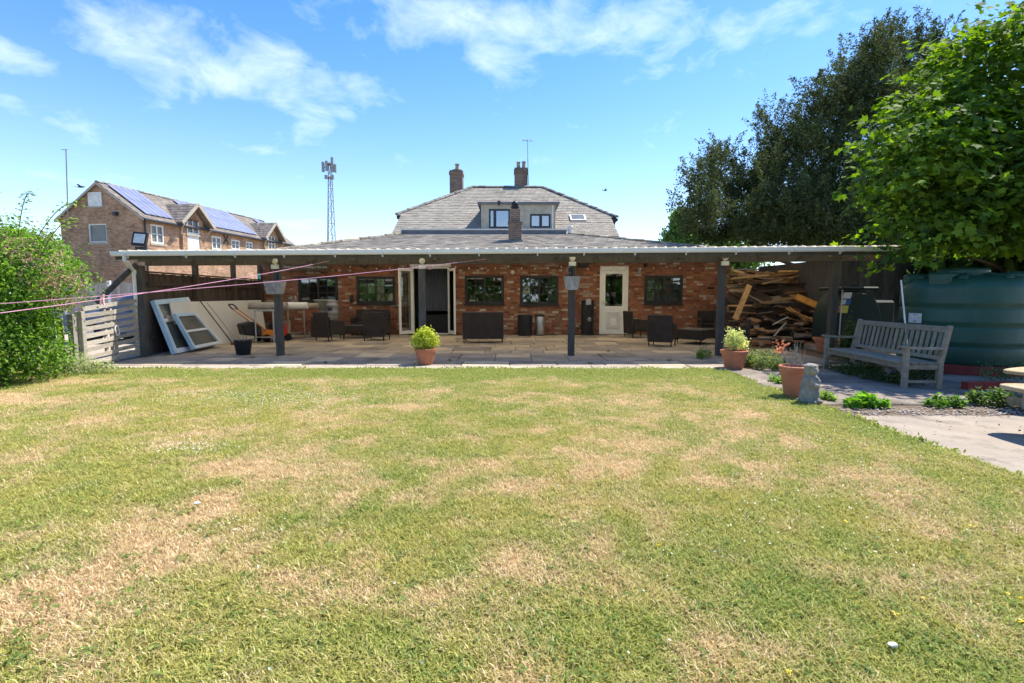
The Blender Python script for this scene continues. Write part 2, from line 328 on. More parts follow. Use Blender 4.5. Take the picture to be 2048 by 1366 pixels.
BOXF = [(0,3,2,1),(4,5,6,7),(0,1,5,4),(1,2,6,5),(2,3,7,6),(3,0,4,7)]

def place(me, name, parent=None, loc=(0,0,0), rot=(0,0,0), scl=(1,1,1)):
    o = bpy.data.objects.new(name, me); link(o, parent); o.location = loc; o.rotation_euler = rot; o.scale = scl; return o
def thing(name, label, cat, loc=(0,0,0), rotz=0, group=None):
    o = bpy.data.objects.new(name, None); C.objects.link(o); o.empty_display_size = .2
    o.location = loc; o.rotation_euler = (0,0,rotz); o['label'] = label; o['category'] = cat
    if group: o['group'] = group
    return o
def tag(o, label, cat, group=None, kind=None):
    o['label'] = label
    if cat: o['category'] = cat
    if group: o['group'] = group
    if kind: o['kind'] = kind
    return o
def struct(o, label=None):
    o['kind'] = 'structure'
    if label: o['label'] = label
    return o
def stuff(o, label=None):
    o['kind'] = 'stuff'
    if label: o['label'] = label
    return o
def dup(root, loc, rotz, label=None, group=None):
    r = root.copy(); C.objects.link(r); r.location = loc; r.rotation_euler = (0,0,rotz)
    if label: r['label'] = label
    if group: r['group'] = group
    for ch in list(root.children):
        c = ch.copy(); C.objects.link(c); c.parent = r
        for g in list(ch.children):
            d = g.copy(); C.objects.link(d); d.parent = c
    return r

# vectorised leaf scatter -------------------------------------------------
LEAF_T = (np.array([(0,0,0),(.32,.45,.10),(0,1,0),(-.32,.45,.10)], float), [(0,1,2),(0,2,3)])
NEEDLE_T = (np.array([(0,0,0),(.20,.45,.06),(0,1,0),(-.20,.45,.06)], float), [(0,1,2),(0,2,3)])
LOBE_T = (np.array([(0,0,0),(.42,.10,.03),(.30,.34,.02),(.56,.62,.02),(.22,.62,.0),(0,1,-.06),(-.22,.62,0),(-.56,.62,.02),(-.30,.34,.02),(-.42,.10,.03)], float),
          [(0,1,2),(0,2,4),(2,3,4),(0,4,5),(0,5,6),(0,6,8),(6,7,8),(0,8,9)])
SPRAY_T = (np.array([(0,0,0),(.10,.5,.05),(0,1.0,0),(-.10,.5,.05),(.45,.75,.0),(.12,.35,.0),(-.45,.70,0),(-.12,.3,0),(.4,.35,.1),(-.38,.32,-.1)], float),
           [(0,1,2),(0,2,3),(5,4,1),(7,3,6),(0,8,1),(0,3,9)])
def leaf_cloud(name, cen, nor, size, tmpl, m, cols, parent=None):
    """cen (n,3), nor (n,3) leaf normals, size (n,), cols (n,3)"""
    T, Fc = tmpl; n = len(cen)
    nor = nor/np.linalg.norm(nor, axis=1, keepdims=True)
    r = np.random.normal(size=(n,3)); u = np.cross(nor, r); u /= np.linalg.norm(u, axis=1, keepdims=True)+1e-9; v = np.cross(nor, u)
    V = cen[:,None,:] + size[:,None,None]*(T[None,:,0:1]*u[:,None,:]+T[None,:,1:2]*v[:,None,:]+T[None,:,2:3]*nor[:,None,:])
    k = len(T); V = V.reshape(-1,3)
    Fa = np.array(Fc); FF = (Fa[None]+np.arange(n)[:,None,None]*k).reshape(-1,3)
    me = bpy.data.meshes.new(name); me.vertices.add(len(V)); me.vertices.foreach_set('co', V.astype(np.float32).ravel())
    me.loops.add(FF.size); me.loops.foreach_set('vertex_index', FF.astype(np.int32).ravel())
    me.polygons.add(len(FF)); me.polygons.foreach_set('loop_start', np.arange(0, FF.size, 3, dtype=np.int32))
    me.update(calc_edges=True)
    a = me.color_attributes.new('Col', 'FLOAT_COLOR', 'POINT')
    cc = np.ones((n, 4), np.float32); cc[:,:3] = cols; a.data.foreach_set('color', np.repeat(cc, k, axis=0).ravel())
    me.materials.append(m)
    o = bpy.data.objects.new(name, me); link(o, parent); return o

def in_blobs(blobs, n, shell=.45, clump=0, cl_r=.2, keep=None):
    """points in a union of ellipsoids (c, r); more near the surface; returns points and outward normals"""
    vol = np.array([b[1][0]*b[1][1]*b[1][2] for b in blobs])**(2/3); pr = vol/vol.sum()
    if clump:
        m = max(1, n//clump); p0, n0 = in_blobs(blobs, m, shell)
        p = np.repeat(p0, clump, axis=0); nn = np.repeat(n0, clump, axis=0)
        p = p + np.random.normal(size=p.shape)*cl_r
        return p, nn
    idx = np.random.choice(len(blobs), n, p=pr)
    c = np.array([b[0] for b in blobs], float)[idx]; r = np.array([b[1] for b in blobs], float)[idx]
    d = np.random.normal(size=(n,3)); d /= np.linalg.norm(d, axis=1, keepdims=True)
    rad = 1-shell*np.random.rand(n)**1.5
    return c+d*r*rad[:,None], d
def vcol(n, a, b, j=.15, w=None):
    t = (np.random.rand(n) if w is None else w)[:,None]
    return np.clip((np.array(a)*(1-t)+np.array(b)*t)*(1+np.random.uniform(-j, j, (n,1))), 0, 1)

# value noise in numpy for ground patches
def vnoise(x, y, s, seed=0):
    rs = np.random.RandomState(seed); G = rs.rand(64, 64)
    x = x*s+13.7; y = y*s+5.1; xi = np.floor(x).astype(int); yi = np.floor(y).astype(int); fx = x-xi; fy = y-yi
    fx = fx*fx*(3-2*fx); fy = fy*fy*(3-2*fy)
    g = lambda i, j: G[i % 64, j % 64]
    return (g(xi,yi)*(1-fx)+g(xi+1,yi)*fx)*(1-fy)+(g(xi,yi+1)*(1-fx)+g(xi+1,yi+1)*fx)*fy

# ================================================================== GROUND
EDGE_X, EDGE_Y = 3.6, 8.92
WALL_Y = 16.9
def side_x(Y): return -7.85-.07*(Y-10.9)       # the boundary on the left runs slightly outwards

b = MB(); b.add([(-900,-300,-.03),(900,-300,-.03),(900,1500,-.03),(-900,1500,-.03)], [(0,1,2,3)])
struct(b.build('ground', mat('rough_grass_ground', (.16,.17,.07), (.22,.19,.10), .4, rough=1, bump=0)))
b = MB(); b.add([(-60,9.3,-.012),(-7.95,9.3,-.012),(-8.45,17.5,-.012),(-9,60,-.012),(-60,60,-.012)], [(0,1,2,3,4)])
struct(b.build('yard', M['yard']))

def lawn_fields(X, Y):
    px, py = proj(X, Y, 0)
    dry = .37 + .22*(vnoise(X,Y,.55,1)-.5)+.30*(vnoise(X,Y,1.3,2)-.5)+.42*(vnoise(X,Y,2.9,3)-.5)+.55*(vnoise(X,Y,5.3,4)-.5)+.60*(vnoise(X,Y,9.1,14)-.5)
    for cx, cy, sx, sy, w in ((150,1210,190,80,.75),(330,1095,130,55,.65),(430,1015,80,38,.65),(520,945,90,26,.75),(600,905,70,16,.6),(700,850,60,12,.4),
        (30,800,150,14,.7),(170,765,70,7,.5),(1000,980,60,16,.6),(1085,860,30,7,.7),(1250,925,80,16,.4),(1240,885,70,16,.35),(1720,958,90,22,.7),(1790,1000,80,26,.6),
        (1900,1070,140,36,.35),(1400,915,45,12,.5),(1030,1130,80,26,.35),(1990,1140,60,36,.4),(1250,1310,80,20,.4),(1450,1290,80,22,.3),(760,1010,60,14,.3),
        (300,850,200,14,.25),(1300,800,120,8,.25),(950,790,150,8,.2),(1560,930,60,14,.3),(640,1180,90,26,.25),(870,1190,60,20,.3),
        # greener parts
        (480,800,130,30,-.30),(1000,745,560,12,-1.1),(300,970,180,34,-.30),(560,1045,50,14,-.45),(500,1230,90,30,-.35),(1640,860,90,18,-.45),(1480,775,80,14,-.5),
        (1900,960,90,16,-.4),(2000,1010,60,20,-.35),(1350,960,120,24,-.18),(900,900,120,18,-.25),(1650,1050,120,34,-.30),(1400,1100,120,34,-.2),(1800,1290,250,60,-.15),(100,1000,120,40,-.15),
        (1080,1210,180,40,-.18),(700,960,60,18,-.2)):
        dry = dry + (.92 if w > .5 else .72)*w*np.exp(-((px-cx)/sx)**2-((py-cy)/sy)**2)
    # a moist strip beside the paving on the right
    e = np.clip(1.25-(EDGE_X-X)/(.30+.35*vnoise(X,Y,1.1,31)), 0, 1)*np.clip((Y-3.6)/1.2, 0, 1); dry = dry-.7*e
    lush = np.clip(.45+.7*(vnoise(X,Y,.9,8)-.5)+.7*(vnoise(X,Y,3.7,9)-.5)+.9*(vnoise(X,Y,8.3,19)-.5)+.9*np.exp(-((py-746)/14)**2)+.7*e, 0, 1)
    return np.clip(dry, 0, 1), lush

def lawn_color_nodes(N, L, at_type):
    ad = N.new('ShaderNodeAttribute'); ad.attribute_name = 'dry'; ad.attribute_type = at_type
    al = N.new('ShaderNodeAttribute'); al.attribute_name = 'lush'; al.attribute_type = at_type
    return ad.outputs['Fac'], al.outputs['Fac']
def cmix(N, L, f, a, b):
    m = N.new('ShaderNodeMix'); m.data_type = 'RGBA'
    if f is not None: L.new(f, m.inputs['Factor'])
    for k, s in (('A', a), ('B', b)):
        if isinstance(s, tuple): m.inputs[k].default_value = (*s, 1)
        else: L.new(s, m.inputs[k])
    return m.outputs['Result']

def lawn():
    xs = np.arange(-13.0, EDGE_X+.001, .07); ys = np.arange(.9, EDGE_Y+.001, .07)
    xs[-1] = EDGE_X; ys[-1] = EDGE_Y
    X, Y = np.meshgrid(xs, ys); nx, ny = len(xs), len(ys)
    X = X.copy(); X[:,-1] += .07*(vnoise(X[:,-1], Y[:,-1], 2.3, 11)-.3)*2
    Z = .012*(vnoise(X, Y, .8, 5)-.5)*2 + .01*(vnoise(X,Y,3,6)-.5)
    V = np.stack([X, Y, Z], -1).reshape(-1, 3)
    dry, lush = lawn_fields(X.ravel(), Y.ravel())
    yy = Y.ravel(); px, py = proj(X.ravel(), yy, 0)
    dens = np.interp(yy, [1.2, 2.2, 3.5, 5.5, 9], [5600, 4600, 2500, 1300, 800])
    dens = dens*((px > -150)&(px < 2200))
    dens = dens*(1-.35*dry)
    faces = [(j*nx+i, j*nx+i+1, (j+1)*nx+i+1, (j+1)*nx+i) for j in range(ny-1) for i in range(nx-1)]
    def mk(name):
        me = bpy.data.meshes.new(name); me.from_pydata([tuple(p) for p in V], [], faces)
        for an, arr in (('dry', dry), ('lush', lush), ('dens', dens)):
            a = me.attributes.new(an, 'FLOAT', 'POINT'); a.data.foreach_set('value', arr.astype(np.float32))
        return me
    # soil / thatch sheet
    m = bpy.data.materials.new('lawn_thatch'); m.use_nodes = True; N = m.node_tree.nodes; L = m.node_tree.links; bs = N['Principled BSDF']
    bs.inputs['Roughness'].default_value = 1; bs.inputs['Specular IOR Level'].default_value = .1
    d, l = lawn_color_nodes(N, L, 'GEOMETRY')
    ge = N.new('ShaderNodeNewGeometry'); no = N.new('ShaderNodeTexNoise'); no.inputs['Scale'].default_value = 45; no.inputs['Detail'].default_value = 6; L.new(ge.outputs['Position'], no.inputs['Vector'])
    g = cmix(N, L, l, (.24,.21,.07), (.15,.17,.045)); s = cmix(N, L, None, (.46,.33,.18), (.46,.33,.18)); c = cmix(N, L, d, g, s)
    dk = cmix(N, L, no.outputs[0], (.45,.45,.45), (1.35,1.35,1.35)); mu = N.new('ShaderNodeMix'); mu.data_type = 'RGBA'; mu.blend_type = 'MULTIPLY'; mu.inputs['Factor'].default_value = 1
    L.new(c, mu.inputs['A']); L.new(dk, mu.inputs['B']); L.new(mu.outputs['Result'], bs.inputs['Base Color'])
    me = mk('lawn'); me.materials.append(m); o = bpy.data.objects.new('lawn', me); link(o); struct(o)
    # grass blades
    gm = bpy.data.materials.new('grass_blades'); gm.use_nodes = True; N = gm.node_tree.nodes; L = gm.node_tree.links; bs = N['Principled BSDF']
    bs.inputs['Roughness'].default_value = .6; bs.inputs['Specular IOR Level'].default_value = .25
    d, l = lawn_color_nodes(N, L, 'INSTANCER')
    rb = N.new('ShaderNodeAttribute'); rb.attribute_name = 'Col'; sp = N.new('ShaderNodeSeparateColor'); L.new(rb.outputs['Color'], sp.inputs[0])
    oi = N.new('ShaderNodeObjectInfo')
    def mth(op, a, b=None, clamp=False):
        n = N.new('ShaderNodeMath'); n.operation = op; n.use_clamp = clamp
        for i, q in enumerate((a, b)):
            if q is None: continue
            if isinstance(q, (int, float)): n.inputs[i].default_value = q
            else: L.new(q, n.inputs[i])
        return n.outputs[0]
    rnd = mth('ADD', mth('MULTIPLY', sp.outputs[0], .6), mth('MULTIPLY', oi.outputs['Random'], .4))
    f = mth('MULTIPLY', mth('ADD', mth('SUBTRACT', mth('MULTIPLY', d, 1.25), rnd), .13), 1.75, True)
    green = cmix(N, L, l, (.47,.45,.105), (.23,.34,.05))
    green = cmix(N, L, sp.outputs[1], green, (.56,.52,.17))
    straw = cmix(N, L, sp.outputs[1], (.66,.49,.26), (.80,.66,.42))
    c = cmix(N, L, f, green, straw)
    hv = N.new('ShaderNodeHueSaturation'); L.new(c, hv.inputs['Color']); L.new(mth('ADD', mth('MULTIPLY', sp.outputs[2], .6), .7), hv.inputs['Value'])
    L.new(hv.outputs[0], bs.inputs['Base Color'])
    tr = N.new('ShaderNodeBsdfTranslucent'); L.new(hv.outputs[0], tr.inputs['Color']); ms = N.new('ShaderNodeMixShader'); ms.inputs[0].default_value = .42
    L.new(bs.outputs[0], ms.inputs[1]); L.new(tr.outputs[0], ms.inputs[2]); L.new(ms.outputs[0], N['Material Output'].inputs[0])
    col = bpy.data.collections.new('grass_tufts')
    for k in range(6):
        t = MB()
        for i in range(15):
            a = random.uniform(0, 6.283); rr = random.uniform(0, .05); x0, y0 = rr*math.cos(a), rr*math.sin(a)
            h = random.uniform(.007, .023)*(1.5 if random.random() < .08 else 1); w = random.uniform(.0013, .0027)
            lean = random.uniform(.2, 2.0)*h; la = random.uniform(0, 6.283); dx, dy = math.cos(la)*lean, math.sin(la)*lean
            wx, wy = -math.sin(la)*w, math.cos(la)*w
            cc = (random.random(), random.random()**1.5, random.random())
            t.add([(x0-wx,y0-wy,-.004),(x0+wx,y0+wy,-.004),(x0+dx*.45+wx*.8,y0+dy*.45+wy*.8,h*.62),(x0+dx*.45-wx*.8,y0+dy*.45-wy*.8,h*.62),(x0+dx*1.1,y0+dy*1.1,h)],
                  [(0,1,2,3),(3,2,4)], cc)
        col.objects.link(bpy.data.objects.new('grass_tuft', t.mesh('grass_tuft', gm)))
    me = mk('grass'); o = bpy.data.objects.new('grass', me); link(o); stuff(o, 'short mown grass, part green and part dried to straw')
    ng = bpy.data.node_groups.new('grass_scatter', 'GeometryNodeTree')
    ng.interface.new_socket('Geometry', in_out='INPUT', socket_type='NodeSocketGeometry'); ng.interface.new_socket('Geometry', in_out='OUTPUT', socket_type='NodeSocketGeometry')
    gi, go = ng.nodes.new('NodeGroupInput'), ng.nodes.new('NodeGroupOutput'); K = ng.links
    dp = ng.nodes.new('GeometryNodeDistributePointsOnFaces'); na = ng.nodes.new('GeometryNodeInputNamedAttribute'); na.data_type = 'FLOAT'; na.inputs['Name'].default_value = 'dens'
    K.new(gi.outputs[0], dp.inputs['Mesh']); K.new(na.outputs[0], dp.inputs['Density'])
    ci = ng.nodes.new('GeometryNodeCollectionInfo'); ci.inputs['Collection'].default_value = col; ci.inputs['Separate Children'].default_value = True; ci.inputs['Reset Children'].default_value = True
    ip = ng.nodes.new('GeometryNodeInstanceOnPoints'); ip.inputs['Pick Instance'].default_value = True
    rv = ng.nodes.new('FunctionNodeRandomValue'); rv.data_type = 'FLOAT_VECTOR'; rv.inputs[0].default_value = (-.12,-.12,0); rv.inputs[1].default_value = (.12,.12,6.283)
    rs = ng.nodes.new('FunctionNodeRandomValue'); rs.data_type = 'FLOAT'; rs.inputs[2].default_value = .55; rs.inputs[3].default_value = 1.45; rs.inputs['Seed'].default_value = 5
    K.new(dp.outputs['Points'], ip.inputs['Points']); K.new(ci.outputs[0], ip.inputs['Instance']); K.new(rv.outputs[0], ip.inputs['Rotation']); K.new(rs.outputs[1], ip.inputs['Scale'])
    K.new(ip.outputs[0], go.inputs[0])
    md = o.modifiers.new('scatter', 'NODES'); md.node_group = ng
lawn()
# lawn weeds and small flowers
def clover():
    pts = []
    for cx, cy, sx, sy, n in ((470,795,110,12,900),(380,900,60,8,220),(600,800,60,14,300),(850,775,90,12,250),(1560,790,90,22,160),(1480,1000,200,60,70),(900,800,300,20,200),(1650,880,60,18,70),(1800,930,80,24,40),(480,1045,60,14,40),(1000,1100,500,150,80),(1700,1000,150,60,60)):
        for _ in range(n): pts.append(gnd(random.gauss(cx, sx), max(742, random.gauss(cy, sy))))
    pts = [p for p in pts if p.x < EDGE_X-.05 and 1.5 < p.y < EDGE_Y-.05]
    n = len(pts); cen = np.array([(p.x, p.y, random.uniform(.02,.038)) for p in pts]); nor = np.random.normal(size=(n,3))*.35+np.array([0,-.35,1])
    o = leaf_cloud('clover_flowers', cen, nor, np.random.uniform(.009,.017,n), LEAF_T, M['flower'], vcol(n, (.75,.74,.66), (.85,.84,.80)))
    stuff(o, 'tiny white clover and daisy heads in the grass')
    pts = [gnd(random.uniform(1300, 2048), random.uniform(1050, 1366)) for _ in range(6)]+[gnd(x,y) for x,y in ((780,790),(412,826),(508,866),(318,826),(1850,1211),(2040,1212),(1575,1362))]
    n = len(pts); cen = np.array([(p.x, p.y, .035) for p in pts]*5); cen[:,:2] += np.random.normal(size=(5*n,2))*.004
    o = leaf_cloud('yellow_flowers', cen, np.random.normal(size=(5*n,3))*.4+np.array([0,-.3,1]), np.random.uniform(.010,.016,5*n), LEAF_T, M['flower'], vcol(5*n, (.80,.55,.03), (.85,.68,.05)))
    stuff(o, 'a few yellow hawkbit flowers dotted over the lawn')
    # broad lawn weeds (rosettes)
    c2, n2, s2, k2 = [], [], [], []
    for _ in range(1000):
        px, py = random.uniform(0, 2048), 744+620*random.random()**1.1
        p = gnd(px, py)
        if p.x > EDGE_X-.1: continue
        for k in range(random.randint(6, 14)):
            a = random.uniform(0, 6.28); r = random.uniform(0,.05)
            c2.append((p.x+r*math.cos(a), p.y+r*math.sin(a), .018+random.random()*.012)); n2.append((.5*math.cos(a), .5*math.sin(a), 1)); s2.append(random.uniform(.010,.024))
    n = len(c2); o = leaf_cloud('lawn_weeds', np.array(c2), np.array(n2), np.array(s2), LEAF_T, M['leaf'], vcol(n, (.13,.20,.045), (.26,.34,.09), .25))
    stuff(o, 'low broad leaved weeds growing through the lawn')
clover()
for (px, py, s, lab) in ((395,1017,.022,'small white pebble lying on the dry diagonal strip of lawn'), (1785,1307,.02,'small white scrap lying near the bottom right of the lawn')):
    p = gnd(px, py); b = MB(); b.blob((0,0,0), (s, s*.6, s*.4), 8, 5, .15); o = b.build('white_scrap', M['label_white'], smooth=True, loc=(p.x,p.y,.034)); tag(o, lab, 'litter', None)

# ---------------- paving
def slab_mesh(w, d, m, t=.05):
    b = MB(); e = .012; x, y = w/2, d/2
    b.add([(-x,-y,-t),(x,-y,-t),(x,y,-t),(-x,y,-t),(-x,-y,-e),(x,-y,-e),(x,y,-e),(-x,y,-e),(-x+e,-y+e,0),(x-e,-y+e,0),(x-e,y-e,0),(-x+e,y-e,0)],
          [(0,1,5,4),(1,2,6,5),(2,3,7,6),(3,0,4,7),(4,5,9,8),(5,6,10,9),(6,7,11,10),(7,4,8,11),(8,9,10,11)])
    return b.mesh('slab', m)
patio = MB(); patio.box(-8.25,EDGE_Y,-.10,7.2,WALL_Y-.02,-.022); patio = struct(patio.build('patio', M['soil']))
SM = {}
def slab(x, y, w, d, kind, parent=patio):
    k = (round(w,3), round(d,3), kind)
    if k not in SM: SM[k] = slab_mesh(w-.012, d-.012, M[kind])
    o = place(SM[k], 'slab', parent, (x+w/2, y+d/2, random.uniform(-.004,.005)), (R(random.uniform(-.35,.35)), R(random.uniform(-.35,.35)), R(random.uniform(-.15,.15))))
    return o
# a pale row in front, then courses of mixed slabs
def row(y, d, x0, x1, widths, kindf):
    x = x0
    while x < x1-.1:
        w = random.choice(widths); w = min(w, x1-x)
        if x1-(x+w) < .2: w = x1-x
        slab(x, y, w, d, kindf(x, y)); x += w
row(EDGE_Y, .42, -7.55, 3.9, (.9,), lambda x, y: 'slab_pale')
y = EDGE_Y+.42
for d in (.6,.6,.75,.6,.75,.6,.75,.6,.75,.75,.6):
    row(y, d, max(-8.0, side_x(y)+.05) if y > 10.8 else -7.7, 6.4 if y < 12.2 else 6.9, (.6,.9,.75), lambda x, y: 'slab_grey' if random.random() < (.8 if y < 10.6 else .25) else 'slab')
    y += d
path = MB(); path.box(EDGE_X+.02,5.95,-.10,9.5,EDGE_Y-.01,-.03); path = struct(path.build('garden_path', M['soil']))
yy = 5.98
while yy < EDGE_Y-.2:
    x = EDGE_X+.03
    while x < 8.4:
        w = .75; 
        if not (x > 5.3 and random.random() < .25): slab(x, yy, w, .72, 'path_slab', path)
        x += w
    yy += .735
pad = MB(); pad.add([(EDGE_X-.15,.6,-.01),(9,.6,-.01),(9,5.45,-.01),(EDGE_X+.12,5.45,-.01)], [(0,1,2,3)]); struct(pad.build('concrete_pad', M['concrete']))
so = MB(); so.add([(EDGE_X+.02,5.40,-.016),(14,5.40,-.016),(14,16,-.016),(EDGE_X+.02,EDGE_Y+.3,-.016)], [(0,1,2,3)]); struct(so.build('soil_strip', M['soil']))
# pebbles in the soil strip
pb = MB()
for _ in range(420):
    x = random.uniform(3.75, 6.6); y = random.uniform(5.42, 5.72)+(.15 if random.random() < .2 else 0); r = random.uniform(.006,.02)
    pb.blob((x,y,-.005), (r, r*.8, r*.5), 5, 4, .1)
o = pb.build('pebbles', M['pebble'], smooth=True); stuff(o, 'pale pebbles along the back edge of the concrete pad')
# ================================================================== HOUSE
house = thing('brick_house', 'red brick house with grey slate roofs, dormer and chimneys behind the patio', 'house', (0, WALL_Y, 0))
HO = Vector((0, WALL_Y, 0))
def HP(px, py, Y): return at(px, py, Y)-HO
# openings in wall: x0,x1,z0,z1 in world
WX0, WX1, WZ1 = -8.25, 7.2, 2.62
def rect(x0, x1, y0, y1):
    a, b_ = at(x0, y1, WALL_Y), at(x1, y0, WALL_Y); return [a.x, b_.x, a.z, b_.z]
WINS = [rect(598,675,553,605), rect(714,790,553,607), rect(930,1008,551,608), rect(1040,1117,551,609), rect(1288,1366,551,607)]
FD = rect(826,898,534,667); FD[2] = 0.0
WD = rect(1198,1257,532,668); WD[2] = 0.0
OPEN = WINS+[FD, WD]
# mortar backing wall split round openings
b = MB()
xs = sorted({WX0, WX1, *[o[0] for o in OPEN], *[o[1] for o in OPEN]})
for xa, xb in zip(xs[:-1], xs[1:]):
    cuts = [(o[2], o[3]) for o in OPEN if o[0] < (xa+xb)/2 < o[1]]
    z = 0
    for z0, z1 in sorted(cuts):
        if z0 > z+.001: b.box(xa, 0, z, xb, .22, z0)
        z = z1
    b.box(xa, 0, z, xb, .22, WZ1)
b.build('wall', M['mortar'], house)
# bricks
def brick_col():
    r = random.random()
    if r < .035: return (.55,.47,.38)
    if r < .10: return (.46,.33,.23)
    if r < .24: return (.24,.10,.06)
    t = random.random(); k = random.uniform(.8,1.2)
    return tuple(k*(a*(1-t)+b_*t) for a, b_ in zip((.40,.155,.08), (.32,.155,.10)))
PH, PL, HD = .0765, .228, .114
bricks = []
rowi = 0; z = .004
while z < WZ1-.05:
    hdr = rowi % 4 == 3; x = WX0 - (0 if rowi % 2 else PL/2) - random.uniform(0,.02); step = HD if hdr else PL
    while x < WX1:
        a, c = x, x+step
        segs = [(max(a, WX0), min(c, WX1))]
        for o in OPEN:
            if z+PH*.5 > o[2] and z+PH*.5 < o[3]:
                ns = []
                for s0, s1 in segs:
                    if s1 <= o[0] or s0 >= o[1]: ns.append((s0, s1))
                    else:
                        if s0 < o[0]: ns.append((s0, o[0]))
                        if s1 > o[1]: ns.append((o[1], s1))
                segs = ns
        for s0, s1 in segs:
            if s1-s0 > .035: bricks.append((s0, s1, z))
        x += step
    z += PH; rowi += 1
full = [q for q in bricks if abs(q[1]-q[0]-PL) < .002]
full.sort(key=lambda q: abs((q[0]+q[1])/2-.5)+abs(q[2]-1.4)*.6)
chosen = set(full[:300]); sb = MB()
BM = []
for i in range(26):
    t = MB(); t.box(-PL/2+.006, -.009, .005, PL/2-.006, .0, PH-.007, brick_col()); BM.append(t.mesh('brick', M['brick']))
for q in bricks:
    if q in chosen:
        place(random.choice(BM), 'brick', house, ((q[0]+q[1])/2, random.uniform(-.004,.001), q[2]), (0,0,R(random.uniform(-.5,.5))))
    else:
        e = random.uniform(.004,.012); sb.box(q[0]+.006, -e, q[2]+.005, q[1]-.006, .0, q[2]+PH-.007, brick_col())
o = sb.build('brickwork', M['brick'], house); stuff(o)

def window(parent, x0, x1, z0, z1, nx, nz, y0=0.0, fm='window_black', gm='glass', case=2, fw=.055, curtain=None, label=None, deep=.5, sill=True):
    f = MB(); d = .07; Y0, Y1 = y0-.025, y0+.05
    f.box(x0,Y0,z0,x0+fw,Y1,z1).box(x1-fw,Y0,z0,x1,Y1,z1).box(x0+fw,Y0,z1-fw,x1-fw,Y1,z1).box(x0+fw,Y0,z0,x1-fw,Y1,z0+fw)
    if sill: f.box(x0-.03,Y0-.05,z0-.045,x1+.03,Y1-.02,z0-.002)
    w = f.build('window', M[fm], parent)
    if label: w['label'] = label
    cw = (x1-x0-2*fw)/case
    gb = MB()
    for k in range(case):
        cx0 = x0+fw+k*cw; cx1 = cx0+cw; s = .032
        gb.box(cx0,Y0+.01,z0+fw,cx0+s,Y1-.01,z1-fw).box(cx1-s,Y0+.01,z0+fw,cx1,Y1-.01,z1-fw).box(cx0+s,Y0+.01,z1-fw-s,cx1-s,Y1-.01,z1-fw).box(cx0+s,Y0+.01,z0+fw,cx1-s,Y1-.01,z0+fw+s)
        ix0, ix1, iz0, iz1 = cx0+s, cx1-s, z0+fw+s, z1-fw-s; t = .010
        for i in range(1, nx): gx = ix0+(ix1-ix0)*i/nx; gb.box(gx-t,Y0+.02,iz0,gx+t,Y1-.02,iz1)
        for j in range(1, nz): gz = iz0+(iz1-iz0)*j/nz; gb.box(ix0,Y0+.0225,gz-t,ix1,Y1-.0225,gz+t)
        for i in range(nx):
            for j in range(nz):
                ga, gc = ix0+(ix1-ix0)*i/nx+t*(i > 0), ix0+(ix1-ix0)*(i+1)/nx-t*(i < nx-1); ha, hc = iz0+(iz1-iz0)*j/nz+t*(j > 0), iz0+(iz1-iz0)*(j+1)/nz-t*(j < nz-1)
                p = MB(); p.box(-(gc-ga)/2,-.002,-(hc-ha)/2,(gc-ga)/2,.002,(hc-ha)/2)
                o = p.build('pane', M[gm], w); o.location = ((ga+gc)/2, (Y0+Y1)/2, (ha+hc)/2); o.rotation_euler = (R(random.uniform(-1,1)), 0, R(random.uniform(-1.2,1.2)))
    gb.build('glazing_bars', M[fm], w)
    if curtain:
        for (ca, cb, cm) in curtain:
            c = MB(); n = 14; xa, xb = x0+(x1-x0)*ca, x0+(x1-x0)*cb
            vs = []; 
            for i in range(n+1):
                xx = xa+(xb-xa)*i/n; yv = Y1+.09+.02*(i % 2); vs += [(xx, yv, z0+.03), (xx, yv, z1-.03)]
            c.add(vs, [(2*i, 2*i+2, 2*i+3, 2*i+1) for i in range(n)])
            c.build('curtain', M[cm], w)
    return w
cur = [[(.0,.25,'curtain')], [(0,.42,'curtain'),(.62,.98,'curtain')], [(.0,.06,'curtain')], [(.02,.47,'blue_curtain'),(.75,1,'curtain')], [(.02,.98,'curtain')]]
labs = ['black framed window left of the French doors, behind the stone ornaments','black framed window just left of the French doors','black framed window just right of the French doors','black framed window above the two low bins','black framed window right of the white door, with net curtains']
for i, (wr, cu, lb) in enumerate(zip(WINS, cur, labs)):
    window(house, wr[0], wr[1], wr[2], wr[3], 2, 3 if i < 4 else 2, 0.0, curtain=cu, label=lb)
# dim rooms behind openings
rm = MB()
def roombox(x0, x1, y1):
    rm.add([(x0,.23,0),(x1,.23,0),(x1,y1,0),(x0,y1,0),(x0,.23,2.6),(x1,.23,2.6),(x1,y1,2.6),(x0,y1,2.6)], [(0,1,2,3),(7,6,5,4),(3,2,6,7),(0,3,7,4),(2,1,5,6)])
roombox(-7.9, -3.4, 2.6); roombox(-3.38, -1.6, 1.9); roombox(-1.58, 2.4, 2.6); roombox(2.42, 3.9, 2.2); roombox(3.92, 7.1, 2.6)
rm.build('room', M['room'], house)
